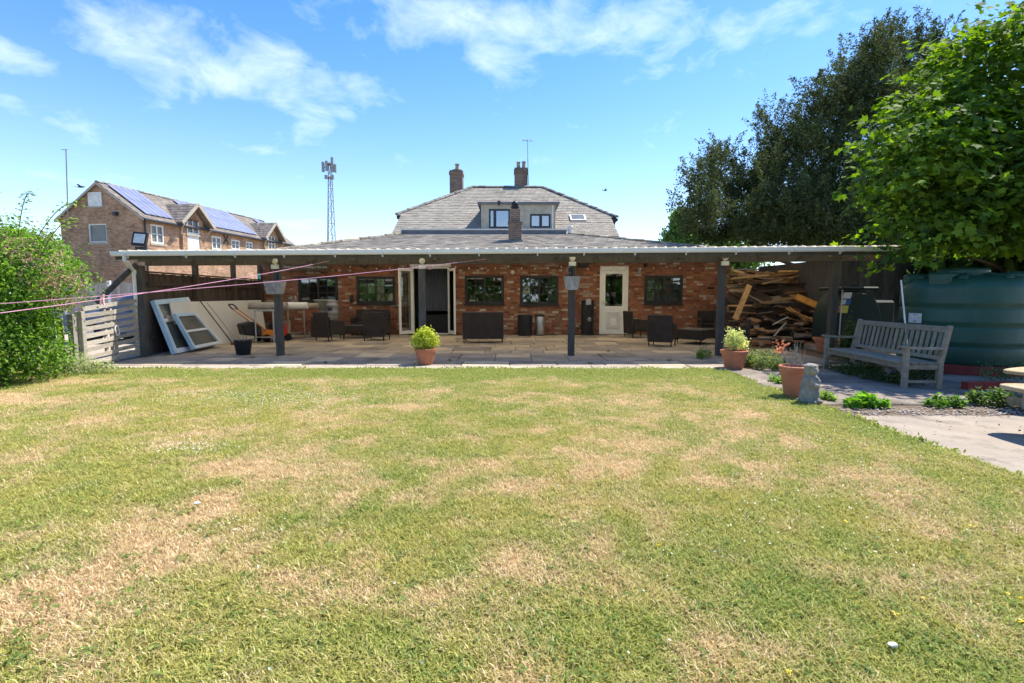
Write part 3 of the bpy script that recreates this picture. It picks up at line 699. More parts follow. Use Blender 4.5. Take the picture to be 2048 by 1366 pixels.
# French doors: frame, lintel, two open leaves
fx0, fx1, fz1 = FD[0], FD[1], FD[3]
fr = MB(); fr.box(fx0,-.03,0,fx0+.05,.07,fz1).box(fx1-.05,-.03,0,fx1,.07,fz1).box(fx0+.05,-.03,fz1-.05,fx1-.05,.07,fz1).box(fx0+.05,-.03,0,fx1-.05,.07,.03)
fr.box(fx0-.06,-.045,fz1+.002,fx1+.06,.0,fz1+.11)
df = fr.build('french_doors', M['upvc'], house); df['label'] = 'white double French doors standing open on the patio'
def leaf_door(hx, ang, w=.58, side=1):
    g = MB(); t = .04; sgn = side
    def X(a): return a*sgn
    g.box(X(0),-t/2,.03,X(.085),t/2,fz1-.06).box(X(w-.085),-t/2,.03,X(w),t/2,fz1-.06).box(X(.085),-t/2,fz1-.145,X(w-.085),t/2,fz1-.06).box(X(.085),-t/2,.03,X(w-.085),t/2,.14)
    o = g.build('door_leaf', M['upvc'], df, bevel=.004); o.location = (hx, -.05, 0); o.rotation_euler = (0,0,ang)
    p = MB(); p.box(X(.085),-.004,.14,X(w-.085),.004,fz1-.145)
    q = MB(); q.box(X(w-.06),-t/2-.045,1.0,X(w-.04),-t/2-.001,1.02).box(X(w-.17),-t/2-.05,1.0,X(w-.04),-t/2-.035,1.02)
    for nm, mb, mm in (('pane', p, M['glass']), ('handle', q, M['white_paint'])):
        r = mb.build(nm, mm, df); r.location = o.location; r.rotation_euler = o.rotation_euler
leaf_door(fx0+.02, R(-128), side=1); leaf_door(fx1-.02, R(118), side=-1)
cu = MB(); n = 24; vs = []
for i in range(n+1):
    xx = fx0+.3+(fx1-fx0-.35)*i/n; vs += [(xx, .8+.03*(i % 2), .75), (xx, .8+.03*(i % 2), fz1)]
cu.add(vs, [(2*i, 2*i+2, 2*i+3, 2*i+1) for i in range(n)]); cu.build('curtain', M['blue_curtain'], df)
s = MB(); s.box(fx0+.05,.6,0,fx1-.05,1.5,.62); s.build('sideboard', M['black_plastic'], df)
# white door with panelled bottom
dx0, dx1, dz1 = WD[0], WD[1], WD[3]
fr = MB(); e = .07; fr.box(dx0,-.03,0,dx0+e,.06,dz1).box(dx1-e,-.03,0,dx1,.06,dz1).box(dx0+e,-.03,dz1-.14,dx1-e,.06,dz1).box(dx0+e,-.04,.0,dx1-e,.06,.03)
wd = fr.build('white_door', M['upvc'], house, bevel=.004); wd['label'] = 'white half glazed door with moulded lower panel'
a0, a1 = dx0+e+.005, dx1-e-.005; z0, z1 = .035, dz1-.145; gz = .93
g = MB(); g.box(a0,-.02,z0,a0+.11,.03,z1).box(a1-.11,-.02,z0,a1,.03,z1).box(a0+.11,-.02,z1-.11,a1-.11,.03,z1).box(a0+.11,-.02,gz-.12,a1-.11,.03,gz).box(a0+.11,-.02,z0,a1-.11,.03,z0+.10)
g.build('door_leaf', M['upvc'], wd, bevel=.005)
pw = a1-a0-.22; p = MB(); p.box(a0+.11,-.004,z0+.10,a1-.11,.02,gz-.12)
for k, ins in enumerate((.06,.11,.16)):
    t = .022; x0_, x1_, zz0, zz1 = a0+.11+ins, a1-.11-ins, z0+.10+ins, gz-.12-ins
    yb = -.004-.04
    p.box(x0_,yb,zz0,x0_+t,-.0045,zz1).box(x1_-t,yb,zz0,x1_,-.0045,zz1).box(x0_+t,yb,zz1-t,x1_-t,-.0045,zz1).box(x0_+t,yb,zz0,x1_-t,-.0045,zz0+t)
p.build('lower_panel', M['upvc'], wd)
p = MB(); p.box(a0+.11,-.003,gz,a1-.11,.003,z1-.11); p.build('pane', M['glass'], wd)
q = MB(); q.box(a0+.03,-.065,1.0,a0+.05,-.0205,1.13).box(a0+.03,-.075,1.05,a0+.15,-.06,1.07); q.build('handle', M['white_paint'], wd)
q = MB(); q.box(a0+.32,.05,1.28,a0+.47,.055,1.40); q.build('notice', M['peg_pink'], wd)

# ---------------- roofs. plane helper: courses of slates laid on a slope
def slates(name, m, parent, poly, origin, slope, wdt, course, off=(0,0,0), jit=.12, cols=((.8,.8,.8),(1.2,1.2,1.17)), thick=.012, stuffit=True):
    """poly: list of (x, y) plan points of the slope; z = origin.z + slope*(y-origin.y) (rising with +y)"""
    b = MB(); ys = [p[1] for p in poly]; ymin, ymax = min(ys), max(ys); c = course/math.sqrt(1+slope*slope)
    def span(y):
        xs = []
        for (x0_, y0_), (x1_, y1_) in zip(poly, poly[1:]+poly[:1]):
            if (y0_-y)*(y1_-y) <= 0 and abs(y1_-y0_) > 1e-9: xs.append(x0_+(x1_-x0_)*(y-y0_)/(y1_-y0_))
        return (min(xs), max(xs)) if len(xs) >= 2 else None
    zf = lambda y: origin[1]+slope*(y-origin[0])
    y = ymin; k = 0
    while y < ymax-.02:
        sp_ = span(min(y+c*.5, ymax-.001))
        if sp_:
            x = sp_[0]-(wdt/2 if k % 2 else 0)
            while x < sp_[1]:
                xa, xb = max(x+.004, sp_[0]), min(x+wdt-.004, sp_[1]); x += wdt
                if xb-xa < .03: continue
                y1 = min(y+c*1.25, ymax); h = thick*random.uniform(.8,1.7); jy = random.uniform(-.012,.012)
                t = random.random(); q = random.uniform(1-jit,1+jit); col = tuple(q*(u*(1-t)+v*t) for u, v in zip(*cols))
                za, zb = zf(y)+.0, zf(y1)
                b.add([(xa,y+jy,za+.002),(xb,y+jy,za+.002),(xb,y+jy,za+h+.012),(xa,y+jy,za+h+.012),(xb,y1,zb+.004),(xa,y1,zb+.004)], [(0,1,2,3),(3,2,4,5),(1,4,2),(0,3,5)], col)
        y += c; k += 1
    o = b.build(name, m, parent)
    if stuffit: stuff(o)
    return o
def ridge_tiles(parent, p, q, m, n, r=.11, name='ridge_tile'):
    p, q = Vector(p), Vector(q); d = q-p; L_ = d.length/n; d.normalize(); x = d.cross(Vector((0,0,1))).normalized(); up = x.cross(d)
    t = MB(); seg = 7
    vs = []
    for yy_ in (0, L_*1.06):
        rr = r*(1.06 if yy_ == 0 else .94)
        vs += [(rr*math.cos(math.pi*i/(seg-1)), yy_, rr*.75*math.sin(math.pi*i/(seg-1))-.03) for i in range(seg)]
    t.add(vs, [(i, i+1, seg+i+1, seg+i) for i in range(seg-1)]+[tuple(range(seg))[::-1], tuple(range(seg, 2*seg))])
    me = t.mesh(name, m, True); rot = Matrix((x, d, up)).transposed().to_euler()
    for i in range(n):
        o = place(me, name, parent, p+d*(L_*i)+Vector((0,0,random.uniform(-.012,.015))), (rot.x+R(random.uniform(-2,2)), rot.y+R(random.uniform(-5,5)), rot.z+R(random.uniform(-1.5,1.5))))
# extension roof (local y = world Y - WALL_Y)
ey0, ez0 = -.30, 2.70; rz, ry = 3.68, 3.35
exL, exR = -7.9, 7.4; rL, rR = HP(803,468,WALL_Y+ry).x, HP(1140,467,WALL_Y+ry).x
sl = (rz-ez0)/(ry-ey0)
b = MB(); b.add([(exL,ey0,ez0),(exR,ey0,ez0),(rR,ry,rz),(rL,ry,rz),(exL,ry,ez0),(exR,ry,ez0)], [(0,1,2,3),(0,3,4),(1,5,2),(0,4,5,1)])
ro = b.build('roof', M['old_slate'], house); ro['label'] = 'low hipped grey slate roof of the single storey rear part'
slates('slates', M['old_slate'], ro, [(exL,ey0),(exR,ey0),(rR,ry),(rL,ry)], (ey0, ez0), sl, .26, .20, thick=.012, jit=.10, cols=((.86,.85,.84),(1.12,1.10,1.06)))
ridge_tiles(ro, (exL,ey0,ez0+.03), (rL,ry,rz+.03), M['moss'], 14, .10)
ridge_tiles(ro, (exR,ey0,ez0+.03), (rR,ry,rz+.03), M['moss'], 19, .10)
# lead box along the top with a pale edge
b = MB(); b.box(rL,ry-.02,rz-.05,rR-.15,ry+.25,rz+.15); par = b.build('lead_box', M['lead'], house)
b = MB(); b.box(rL-.05,ry-.06,rz+.153,rR-.10,ry+.45,rz+.20); b.build('pale_edge', M['cap_white'], house)
b = MB(); b.cyl((rR+.0,ry,rz-.05),(rR+.0,ry,rz+.26),.09,.09,10).cyl((rR,ry,rz+.26),(rR,ry,rz+.32),.13,.11,10); b.build('vent_pipe', M['cap_white'], house, smooth=True)
# main roof: front slope runs down behind
my0, mz0 = 20.6-WALL_Y, 3.63; SL = .56
mRy = 26-WALL_Y; mRz = mz0+SL*(mRy-my0)
e1 = HP(793,430,22.7); e2 = HP(1234,435,22.4)
exa, exb = e1.x, e2.x; eya, eyb = e1.y, e2.y
zpl = lambda y: mz0+SL*(y-my0)
rX0, rX1 = HP(945,376,26).x, HP(1085,374,26).x
cx0_, cx1_ = -4.85, 4.28
b = MB()
b.add([(cx0_,my0,mz0),(cx1_,my0,mz0),(cx1_,eyb,zpl(eyb)),(exb,eyb,zpl(eyb)),(rX1,mRy,mRz),(rX0,mRy,mRz),(exa,eya,zpl(eya)),(cx0_,eya,zpl(eya)),
       (exa,mRy+3.2,zpl(eya)),(exb,mRy+3.4,zpl(eyb))], [(0,1,2,3,4,5,6,7),(6,5,8),(3,9,4),(5,4,9,8)])
mr_ = b.build('main_roof', M['slate'], house); mr_['label'] = 'tall hipped slate roof of the main house'
slates('slates', M['slate'], mr_, [(cx0_,my0),(cx1_,my0),(cx1_,eyb),(cx1_,eyb+.001),(exb,eyb+.002),(rX1,mRy),(rX0,mRy),(exa,eya+.002),(cx0_,eya+.001)], (my0, mz0), SL, .26, .21, thick=.012, jit=.07, cols=((.93,.93,.91),(1.08,1.07,1.04)))
ridge_tiles(mr_, (exa,eya,zpl(eya)+.03), (rX0,mRy,mRz+.03), M['ridge'], 15, .12)
ridge_tiles(mr_, (exb,eyb,zpl(eyb)+.03), (rX1,mRy,mRz+.03), M['ridge'], 16, .12)
ridge_tiles(mr_, (rX0,mRy,mRz+.03), (rX1,mRy,mRz+.03), M['ridge'], 11, .12)
# walls of main house, soffits, gutters at the eaves
b = MB(); b.box(exa+.5,eya+.4,0,exb-.4,mRy+3,zpl(eya)-.12); b.build('main_wall', M['chimney_brick'], house)
b = MB(); b.box(exa,eya+.02,zpl(eya)-.16,cx0_-.01,eya+3,zpl(eya)-.03).box(cx1_+.01,eyb+.02,zpl(eyb)-.16,exb,eyb+3,zpl(eyb)-.03); b.build('soffit', M['dark_timber'], house)
b = MB(); b.cyl((exb-.02,eyb,zpl(eyb)-.09),(exb-.02,eyb+5,zpl(eyb)-.09),.07).tube([(exb-.04,eyb+.05,zpl(eyb)-.1),(exb-.1,eyb+.05,zpl(eyb)-.25),(cx1_+.15,eyb+.1,zpl(eyb)-.42)],.035); b.build('gutter', M['window_grey'], house, smooth=True)
b = MB()
for xx in (cx0_, cx1_):
    b.add([(xx-.02,my0,mz0-.5),(xx+.02,my0,mz0-.5),(xx+.02,my0,mz0-.004),(xx-.02,my0,mz0-.004),(xx+.02,eya,zpl(eya)-.5),(xx-.02,eya,zpl(eya)-.5),(xx+.02,eya,zpl(eya)-.004),(xx-.02,eya,zpl(eya)-.004)],
          [(0,1,2,3),(1,4,6,2),(0,3,7,5),(3,2,6,7)])
b.build('verge', M['mortar'], house)
# dormer
dY = 21.25-WALL_Y; A = HP(962,409,21.25); B_ = HP(1111,409,21.25); dz0 = zpl(dY)-.1; dzt = A.z
W1 = [HP(978,458,21.25).x, HP(1020,418,21.25).x, HP(1000,458,21.25).z+.03, HP(1000,418,21.25).z]
W2 = [HP(1060,458,21.25).x, HP(1101,428,21.25).x, W1[2]+.02, HP(1000,428,21.25).z]
b = MB(); yb = dY+(dzt-zpl(dY))/SL
xs = [A.x, W1[0], W1[1], W2[0], W2[1], B_.x]
for i, (xa, xb) in enumerate(zip(xs[:-1], xs[1:])):
    if i == 1: b.box(xa,dY,dz0,xb,dY+.1,W1[2]).box(xa,dY,W1[3],xb,dY+.1,dzt)
    elif i == 3: b.box(xa,dY,dz0,xb,dY+.1,W2[2]).box(xa,dY,W2[3],xb,dY+.1,dzt)
    else: b.box(xa,dY,dz0,xb,dY+.1,dzt)
for xx in (A.x, B_.x-.1): b.prism([(dY+.101,dz0-.1),(dY+.101,dzt),(yb,dzt),(yb,dzt-.1)], xx, xx+.1, 'x')
dm = b.build('dormer', M['cream'], house); dm['label'] = 'flat roofed cream dormer with two dark framed windows'
b = MB(); b.box(A.x-.14,dY-.14,dzt+.003,B_.x+.16,yb+.1,dzt+.09); b.build('dormer_roof', M['lead'], dm)
b = MB(); b.box(B_.x-.14,dY-.03,dz0,B_.x-.08,dY-.003,dzt-.02); b.build('downpipe', M['cap_white'], dm)
b = MB(); b.box(A.x,dY+.6,dz0,B_.x,dY+.62,dzt-.03); b.build('room_back', M['blue_curtain'], dm)
def plain_window(parent, x0, x1, z0, z1, y, split, fm, gm, name='window', fw=.07):
    f = MB(); f.box(x0,y-.02,z0,x0+fw,y+.06,z1).box(x1-fw,y-.02,z0,x1,y+.06,z1).box(x0+fw,y-.02,z1-fw,x1-fw,y+.06,z1).box(x0+fw,y-.02,z0,x1-fw,y+.06,z0+fw)
    xm = x0+(x1-x0)*split; f.box(xm-.06,y-.019,z0+fw,xm+.06,y+.059,z1-fw)
    w = f.build(name, M[fm], parent)
    for xa, xb in ((x0+fw, xm-.06), (xm+.06, x1-fw)):
        p = MB(); p.box(xa,y+.01,z0+fw,xb,y+.016,z1-fw); p.build('pane', M[gm], w)
    return w
plain_window(house, *W1, dY+.01, .28, 'window_grey', 'glass_sky'); plain_window(house, *W2, dY+.01, .52, 'window_grey', 'glass_sky')
# floodlight over the dormer, roof light
p = HP(998,407,21.0); b = MB(); b.box(p.x-.06,p.y-.1,p.z,p.x+.06,p.y,p.z+.1).cyl((p.x,p.y-.11,p.z-.02),(p.x,p.y-.06,p.z-.07),.05,.04,8); b.build('lamp', M['window_grey'], dm)
q0, q1 = HP(1141,441,22.0), HP(1173,430,22.0)
zr = zpl(q0.y)+.02
b = MB(); ang = math.atan(SL); mxr = Matrix.Rotation(ang, 3, 'X'); b.obox(((q0.x+q1.x)/2, 22.0-WALL_Y+.25, zpl(22.0-WALL_Y+.25)+.05), (q1.x-q0.x, .62, .08), mxr); sk = b.build('skylight', M['cap_white'], house)
b = MB(); b.obox(((q0.x+q1.x)/2, 22.0-WALL_Y+.25, zpl(22.0-WALL_Y+.25)+.095), (q1.x-q0.x-.14, .5, .012), mxr); b.build('pane', M['dusty_glass'], sk)
# chimneys
def chimney(parent, px0, px1, ptop, pbot, Y, name='chimney', depth=None, cap=True, pots=(), mossy=False, label=None):
    a, c = HP(px0, ptop, Y), HP(px1, pbot, Y); w = c.x-a.x; dp = depth or w
    z1, z0 = a.z, c.z-.6
    b = MB(); yc = a.y; b.box(a.x, yc, z0, c.x, yc+dp, z1-.22 if cap else z1)
    if cap: b.box(a.x-.03, yc-.03, z1-.22, c.x+.03, yc+dp+.03, z1-.08).box(a.x, yc, z1-.08, c.x, yc+dp, z1)
    o = b.build(name, M['chimney_brick'], parent)
    if label: o['label'] = label
    if mossy:
        b = MB(); b.blob(((a.x+c.x)/2, yc+dp/2, z1+.0), (w*.5, dp*.5, .09), 10, 6, .2); b.build('flaunching', M['chim_moss'], o, smooth=True)
    for (ppx, ptz, r) in pots:
        t = HP(ppx, ptz, Y); b = MB(); h = t.z-z1
        b.lathe([(r*1.15,0),(r*.95,h*.3),(r*.85,h*.85),(r*1.1,h*.88),(r*1.1,h),(r*.7,h),(r*.7,h*.6)], (t.x, yc+dp/2, z1), 14); b.build('chimney_pot', M['clay_pot'], o, smooth=True)
    return o, a, c
chimney(house, 899, 925, 340, 392, 26.3, pots=((913,325,.11),), mossy=True, label='left brick chimney with one pot, capped with ochre lichen')
chB, ca, cc_ = chimney(house, 1029, 1055, 335, 380, 26.0, pots=((1037,321,.10),(1048,320,.10)), label='ridge top brick chimney with two pots')
b = MB(); b.box(ca.x-.06,ca.y-.06,cc_.z-.10,cc_.x+.06,ca.y-.004,cc_.z+.12); b.build('flashing', M['lead'], chB)
b = MB(); t = HP(1055,277,26); bb = HP(1056,372,26); b.cyl((cc_.x+.05,26-WALL_Y+.2,bb.z),(t.x,26-WALL_Y+.2,t.z),.022,.015,6)
b.tube([(t.x-.28,26-WALL_Y+.2,t.z-.02),(t.x+.28,26-WALL_Y+.2,t.z-.08)],.014)
for k in range(5): b.tube([(t.x-.2+.1*k,26-WALL_Y+.0,t.z-.03),(t.x-.2+.1*k,26-WALL_Y+.4,t.z-.03)],.008)
b.build('aerial', M['galv'], chB)
# stove chimney on the low roof
o1, a1_, c1_ = chimney(house, 1017, 1043, 446, 483, 18.4, cap=False, label='low stack through the rear roof with a black cowl')
a2, c2_ = HP(1021, 417, 18.4), HP(1040, 446, 18.4)
b = MB(); b.box(a1_.x-.03,a1_.y-.03,a1_.z,c1_.x+.03,a1_.y+.52,a1_.z+.05).box(a2.x,a1_.y+.06,a1_.z+.051,c2_.x,a1_.y+.40,a2.z); b.build('upper_stack', M['chimney_brick'], o1)
k = HP(1030,399,18.4); b = MB(); ym = a1_.y+.23
b.cyl((k.x,ym,a2.z),(k.x,ym,a2.z+.14),.12,.12,16).cyl((k.x,ym,a2.z+.06),(k.x,ym,a2.z+.10),.155,.155,16).blob((k.x,ym,a2.z+.18),(.135,.135,.13),14,8,0); b.build('cowl', M['black_plastic'], o1, smooth=True)
b = MB(); b.box(a1_.x-.04,a1_.y-.05,c1_.z-.10,c1_.x+.04,a1_.y-.004,c1_.z+.05); b.build('flashing', M['lead'], o1)

# ================================================================== LEAN-TO over the patio
PY, GY = 10.9, 10.35
lean = thing('patio_shelter', 'open fronted lean-to with dark posts, pale corrugated roof and white gutter', 'shelter', (0, PY, 0))
def L_(x, y, z): return (x, y-PY, z)
gz_l, gz_r = at(240,511,GY).z+.07, at(1700,500,GY).z+.055          # the gutter drains to the left
gzf = lambda X: gz_l+(gz_r-gz_l)*(X+8)/15.2
GX0, GX1 = at(228,500,GY).x, at(1850,497,GY).x
posts = [gnd(291,711).x, gnd(561,711).x, gnd(846,711).x, gnd(1142,711).x, gnd(1438,711).x, gnd(1660,711).x]
for x in posts:
    b = MB(); w = .068; b.box(x-w,-w,-.02,x+w,w,gzf(x)-.24); b.build('post', M['dark_timber'], lean, bevel=.008)
b = MB()
for xa, xb in zip([GX0+.25]+posts[1:-1], posts[1:-1]+[GX1-.2]):
    za, zb = gzf(xa)-.245, gzf(xb)-.245
    b.add([(xa,-.06,za),(xb,-.06,zb),(xb,.06,zb),(xa,.06,za),(xa,-.06,za+.16),(xb,-.06,zb+.16),(xb,.06,zb+.16),(xa,.06,za+.16)], BOXF)
b.build('beam', M['dark_timber'], lean)
# rafters and sheets
RS = .046
for x in np.linspace(GX0+.4, GX1-.5, 19):
    z0 = gzf(x)-.09; b = MB(); b.add([(x-.025,GY+.12-PY,z0-.1),(x+.025,GY+.12-PY,z0-.1),(x+.025,WALL_Y-.25-PY,z0-.1+RS*6.3),(x-.025,WALL_Y-.25-PY,z0-.1+RS*6.3),
        (x-.025,GY+.12-PY,z0),(x+.025,GY+.12-PY,z0),(x+.025,WALL_Y-.25-PY,z0+RS*6.3),(x-.025,WALL_Y-.25-PY,z0+RS*6.3)], BOXF); b.build('rafter', M['dark_timber'], lean)
sw = 1.0; x = GX0+.12; P_ = .2
while x < GX1-.2:
    xe = min(x+sw, GX1-.1); n = int(round((xe-x)/(P_/8))); vs = []
    for j, (yy_, dz) in enumerate(((GY-.03-PY+random.uniform(-.01,.01), 0), (WALL_Y-.05-PY, RS*6.6))):
        for i in range(n+1):
            xx = x+(xe-x)*i/n; ph = ((xx-GX0) % P_)/P_; hgt = .062*max(0, math.cos((ph-.5)*2*math.pi))**.8 if abs(ph-.5) < .25 else 0
            vs.append((xx, yy_, gzf(xx)-.030+hgt+dz))
    nn = n+1; vs += [(a_, b_2, c_+.008) for a_, b_2, c_ in vs]
    fs = [(i, i+1, nn+i+1, nn+i) for i in range(n)]+[(2*nn+i, 3*nn+i, 3*nn+i+1, 2*nn+i+1) for i in range(n)]+[(i, 2*nn+i, 2*nn+i+1, i+1) for i in range(n)]
    b = MB(); b.add(vs, fs); b.build('roof_sheet', M['roof_sheet'], lean); x += sw
# gutter (square section with rolled lip)
def gutter_prof(s=1): return [(-.005,-.075),(-.10,-.075),(-.118,-.05),(-.122,0),(-.128,.004),(-.128,-.012),(-.124,-.055),(-.104,-.083),(-.005,-.083)]
pr = gutter_prof(); vs = []; fs = []
for X in (GX0, GX1): vs += [(X, GY-PY+q[0]+.02, gzf(X)+q[1]) for q in pr]
k = len(pr); fs = [(i, (i+1)%k, k+(i+1)%k, k+i) for i in range(k)]
b = MB(); b.add(vs, fs); b.add([(GX0-.004, GY-PY+q[0]+.02, gzf(GX0)+q[1]) for q in ((-.005,-.083),(-.124,-.06),(-.128,.004),(-.005,.004))], [(0,1,2,3)])
b.add([(GX0, GY-PY+.022, gzf(GX0)-.15),(GX1, GY-PY+.022, gzf(GX1)-.15),(GX1, GY-PY+.022, gzf(GX1)-.01),(GX0, GY-PY+.022, gzf(GX0)-.01)], [(0,1,2,3)])
b.build('gutter', M['upvc'], lean)
b = MB(); b.add([(GX0, GY-PY+.018, gzf(GX0)-.155),(GX1, GY-PY+.018, gzf(GX1)-.155),(GX1, GY-PY+.018, gzf(GX1)-.084),(GX0, GY-PY+.018, gzf(GX0)-.084)], [(0,1,2,3)]); b.build('fascia', M['dark_timber'], lean)
for X in [at(p_, 505, GY).x for p_ in (255,372,470,568,670,765,860,958,1075,1168,1270,1372,1472,1578,1680,1790)]:
    b = MB(); z = gzf(X); b.box(X-.02,GY-PY-.113,z-.092,X+.02,GY-PY+.012,z-.084).box(X-.02,GY-PY-.113,z-.088,X+.02,GY-PY-.108,z+.006).box(X-.012,GY-PY-.02,z-.13,X+.012,GY-PY+.016,z-.093); b.build('gutter_bracket', M['upvc'], lean)
X = at(276,520,10.7).x; b = MB(); z = gzf(X)
b.tube([(X+.02,GY-PY-.05,z-.08),(X+.02,GY-PY-.05,z-.16),(X-.14,GY-PY+.40,z-.36),(X-.30,GY-PY+.62,.03)],.034,10).cyl((X-.14,GY-PY+.40,z-.42),(X-.14,GY-PY+.40,z-.34),.045,.045,10); b.build('downpipe', M['upvc'], lean, smooth=True)
# brace at the front left post
b = MB(); b.bar((posts[0]-.04,-.05,1.95),(posts[0]-.25,-.9,1.15),.05,.09); b.build('brace', M['dark_timber'], lean)

# left side fence of vertical dark boards below an open slot
sf = thing('side_fence', 'dark brown close boarded fence closing the left end of the patio shelter', 'fence', (side_x(10.9), 10.9, 0), math.atan(.07))
FL = 6.0/math.cos(math.atan(.07))
for k in range(int(FL/.125)):
    b = MB() if k == 0 else None
    if k == 0: b.box(-.012,0,0,.012,.118,1.76); bm_ = b.mesh('board', M['brown_timber'])
    place(bm_, 'board', sf, (0, .03+k*.125, random.uniform(0,.015)), (0, R(random.uniform(-.3,.3)), 0))
for yv, w in ((1.9,.06),(3.9,.06),(5.75,.09)):
    b = MB(); b.box(.016,yv-w,0,.12,yv+w,2.33); b.build('post', M['brown_timber'], sf)
b = MB(); b.box(.0125,.05,.35,.05,FL,.43).box(.0125,.05,1.5,.05,FL,1.58).box(-.05,.05,1.78,.06,FL,1.81); b.build('rail', M['brown_timber'], sf)
# low white panel leaning along it
b = MB(); z = 1.14; n = 12
prof = [(0.55+4.6*i/n, .17+.10*(i/n > .9)*((i/n-.9)*10)) for i in range(n+1)]
vs = [(a_[1]+.13, a_[0], .0) for a_ in prof]+[(a_[1], a_[0], z) for a_ in prof]+[(a_[1]+.16, a_[0], .0) for a_ in prof]+[(a_[1]+.03, a_[0], z) for a_ in prof]
m_ = n+1
b.add(vs, [(i,i+1,m_+i+1,m_+i) for i in range(n)]+[(2*m_+i,3*m_+i,3*m_+i+1,2*m_+i+1) for i in range(n)]+[(m_+i,m_+i+1,3*m_+i+1,3*m_+i) for i in range(n)]+[(0,m_,3*m_,2*m_),(n,2*m_+n,3*m_+n,m_+n)])
o = b.build('white_board', M['panel_white'], loc=sf.location); o.rotation_euler = sf.rotation_euler
tag(o, 'long off-white board standing against the dark side fence', 'board')
# wall return from fence to brick wall handled by house wall corner
# boundary behind the wood pile, shed boards on the right
rf = thing('red_fence', 'red-brown vertical board fence behind the heap of scrap wood', 'fence', (7.25, 16.75, 0))
b = MB(); b.box(0,0,0,.118,.02,2.1); bm_ = b.mesh('board', M['fence_red'])
for k in range(30): place(bm_, 'board', rf, (k*.122, random.uniform(0,.006), random.uniform(-.01,.01)))
b = MB(); b.box(0,-.03,2.11,3.7,.05,2.15); b.build('cap_rail', M['fence_pale'], rf)
sd = thing('board_screen', 'dark weathered board screen behind the small oil tank', 'screen', (8.02, 12.7, 0))
b = MB(); b.box(0,0,0,.145,.025,2.25); bm_ = b.mesh('board', M['shed_board'])
for k in range(13): place(bm_, 'board', sd, (k*.15, random.uniform(0,.012), -.01))
b = MB(); b.box(-.01,.03,0,.015,3.9,2.2); b.build('side_board', M['shed_board'], sd)
# ================================================================== BARN on the left
BA = R(7.0); bc = at(283,432,30.0); EV = bc.z
barn = thing('brick_barn', 'long two storey brown brick building with solar panels and two gabled dormers', 'building', (bc.x, 30.0, 0), -BA)
BI = Matrix.Rotation(BA, 3, 'Z')
def bside(px, py, x=0.0):
    """pixel -> local point on the plane local x = const"""
    o = BI @ (Vector((0,0,CAM_H))-Vector((bc.x,30,0))); d = BI @ ray(px, py); t = (x-o.x)/d.x; return o+d*t
def bgab(px, py, y=0.0):
    o = BI @ (Vector((0,0,CAM_H))-Vector((bc.x,30,0))); d = BI @ ray(px, py); t = (y-o.y)/d.y; return o+d*t
BW = 5.35; BL = bside(585,486).y; ap = bgab(189,366); AX, AZ_ = -BW/2, ap.z
# walls with openings
gw = [(bgab(178,485), bgab(212,447)), (bgab(178,413), bgab(203,384))]
b = MB()
def wall_split(b, u0, u1, z0, z1, ops, emit):
    us = sorted({u0, u1, *[o[0] for o in ops], *[o[1] for o in ops]})
    for ua, ub in zip(us[:-1], us[1:]):
        z = z0
        for o in sorted([o for o in ops if o[0] < (ua+ub)/2 < o[1]], key=lambda o: o[2]):
            emit(ua, ub, z, o[2]); z = o[3]
        emit(ua, ub, z, z1)
gops = [(g0.x, g1.x, g0.z, g1.z) for g0, g1 in gw]
wall_split(b, -BW, 0, 0, EV, gops[:1], lambda a_, c_, z0, z1: b.box(a_, 0, z0, c_, .3, z1))
b.prism([(-BW,EV),(0,EV),(AX,AZ_)], 0, .3, 'y')
b.build('gable_wall', M['barn_brick'], barn)
sw_px = [(302,328,450,487),(424,443,473,499),(463,480,480,499),(492,506,484,499),(534,546,477,500)]
sops = []
for x0_, x1_, y0_, y1_ in sw_px:
    a_, c_ = bside(x0_, (y0_+y1_)/2).y, bside(x1_, (y0_+y1_)/2).y; xm = (x0_+x1_)/2
    sops.append((a_, c_, bside(xm, y1_).z, bside(xm, y0_).z))
# door in first dormer
dd = (bside(370,470).y, bside(395,470).y, bside(383,500).z-.2, bside(383,442).z)
b = MB(); wall_split(b, .3, BL, 0, EV, sops[:4], lambda a_, c_, z0, z1: b.box(-.3, a_, z0, 0, c_, z1)); b.build('side_wall', M['barn_brick'], barn)
def barn_win(u0, u1, z0, z1, nx=2, nz=2, plane='side', parent=barn, x=0.0, fw=.09):
    f = MB(); g = []
    def bx(a_, c_, e, h, d0=.0, d1=.10, mb=f):
        if plane == 'side': mb.box(x-.12+d0, a_, e, x-.12+d1, c_, h)
        else: mb.box(a_, .06+x-d1+.1, e, c_, .06+x-d0+.1, h)
    bx(u0,u0+fw,z0,z1); bx(u1-fw,u1,z0,z1); bx(u0+fw,u1-fw,z1-fw,z1); bx(u0+fw,u1-fw,z0,z0+fw)
    for i in range(1, nx): k = u0+fw+(u1-u0-2*fw)*i/nx; bx(k-.04,k+.04,z0+fw,z1-fw,.01,.09)
    for j in range(1, nz): k = z0+fw+(z1-z0-2*fw)*j/nz; bx(u0+fw,u1-fw,k-.02,k+.02,.02,.08)
    w = f.build('window', M['white_paint'], parent)
    p = MB(); bx(u0+fw,u1-fw,z0+fw,z1-fw,.03,.035,p); p.build('pane', M['dusty_glass'], w)
    s = MB(); bx(u0-.1,u1+.1,z0-.12,z0-.005,.0,.16,s); s.build('sill', M['barn_trim'], w)
    return w
for o in sops[:4]: barn_win(o[0], o[1], o[2], o[3])
w = barn_win(gops[0][0], gops[0][1], gops[0][2], gops[0][3], 1, 1, 'gable', x=-.02, fw=.07)
b = MB(); g = gops[1]; b.box(g[0],-.04,g[2],g[1],-.004,g[3]); b.build('hatch', M['white_paint'], barn)
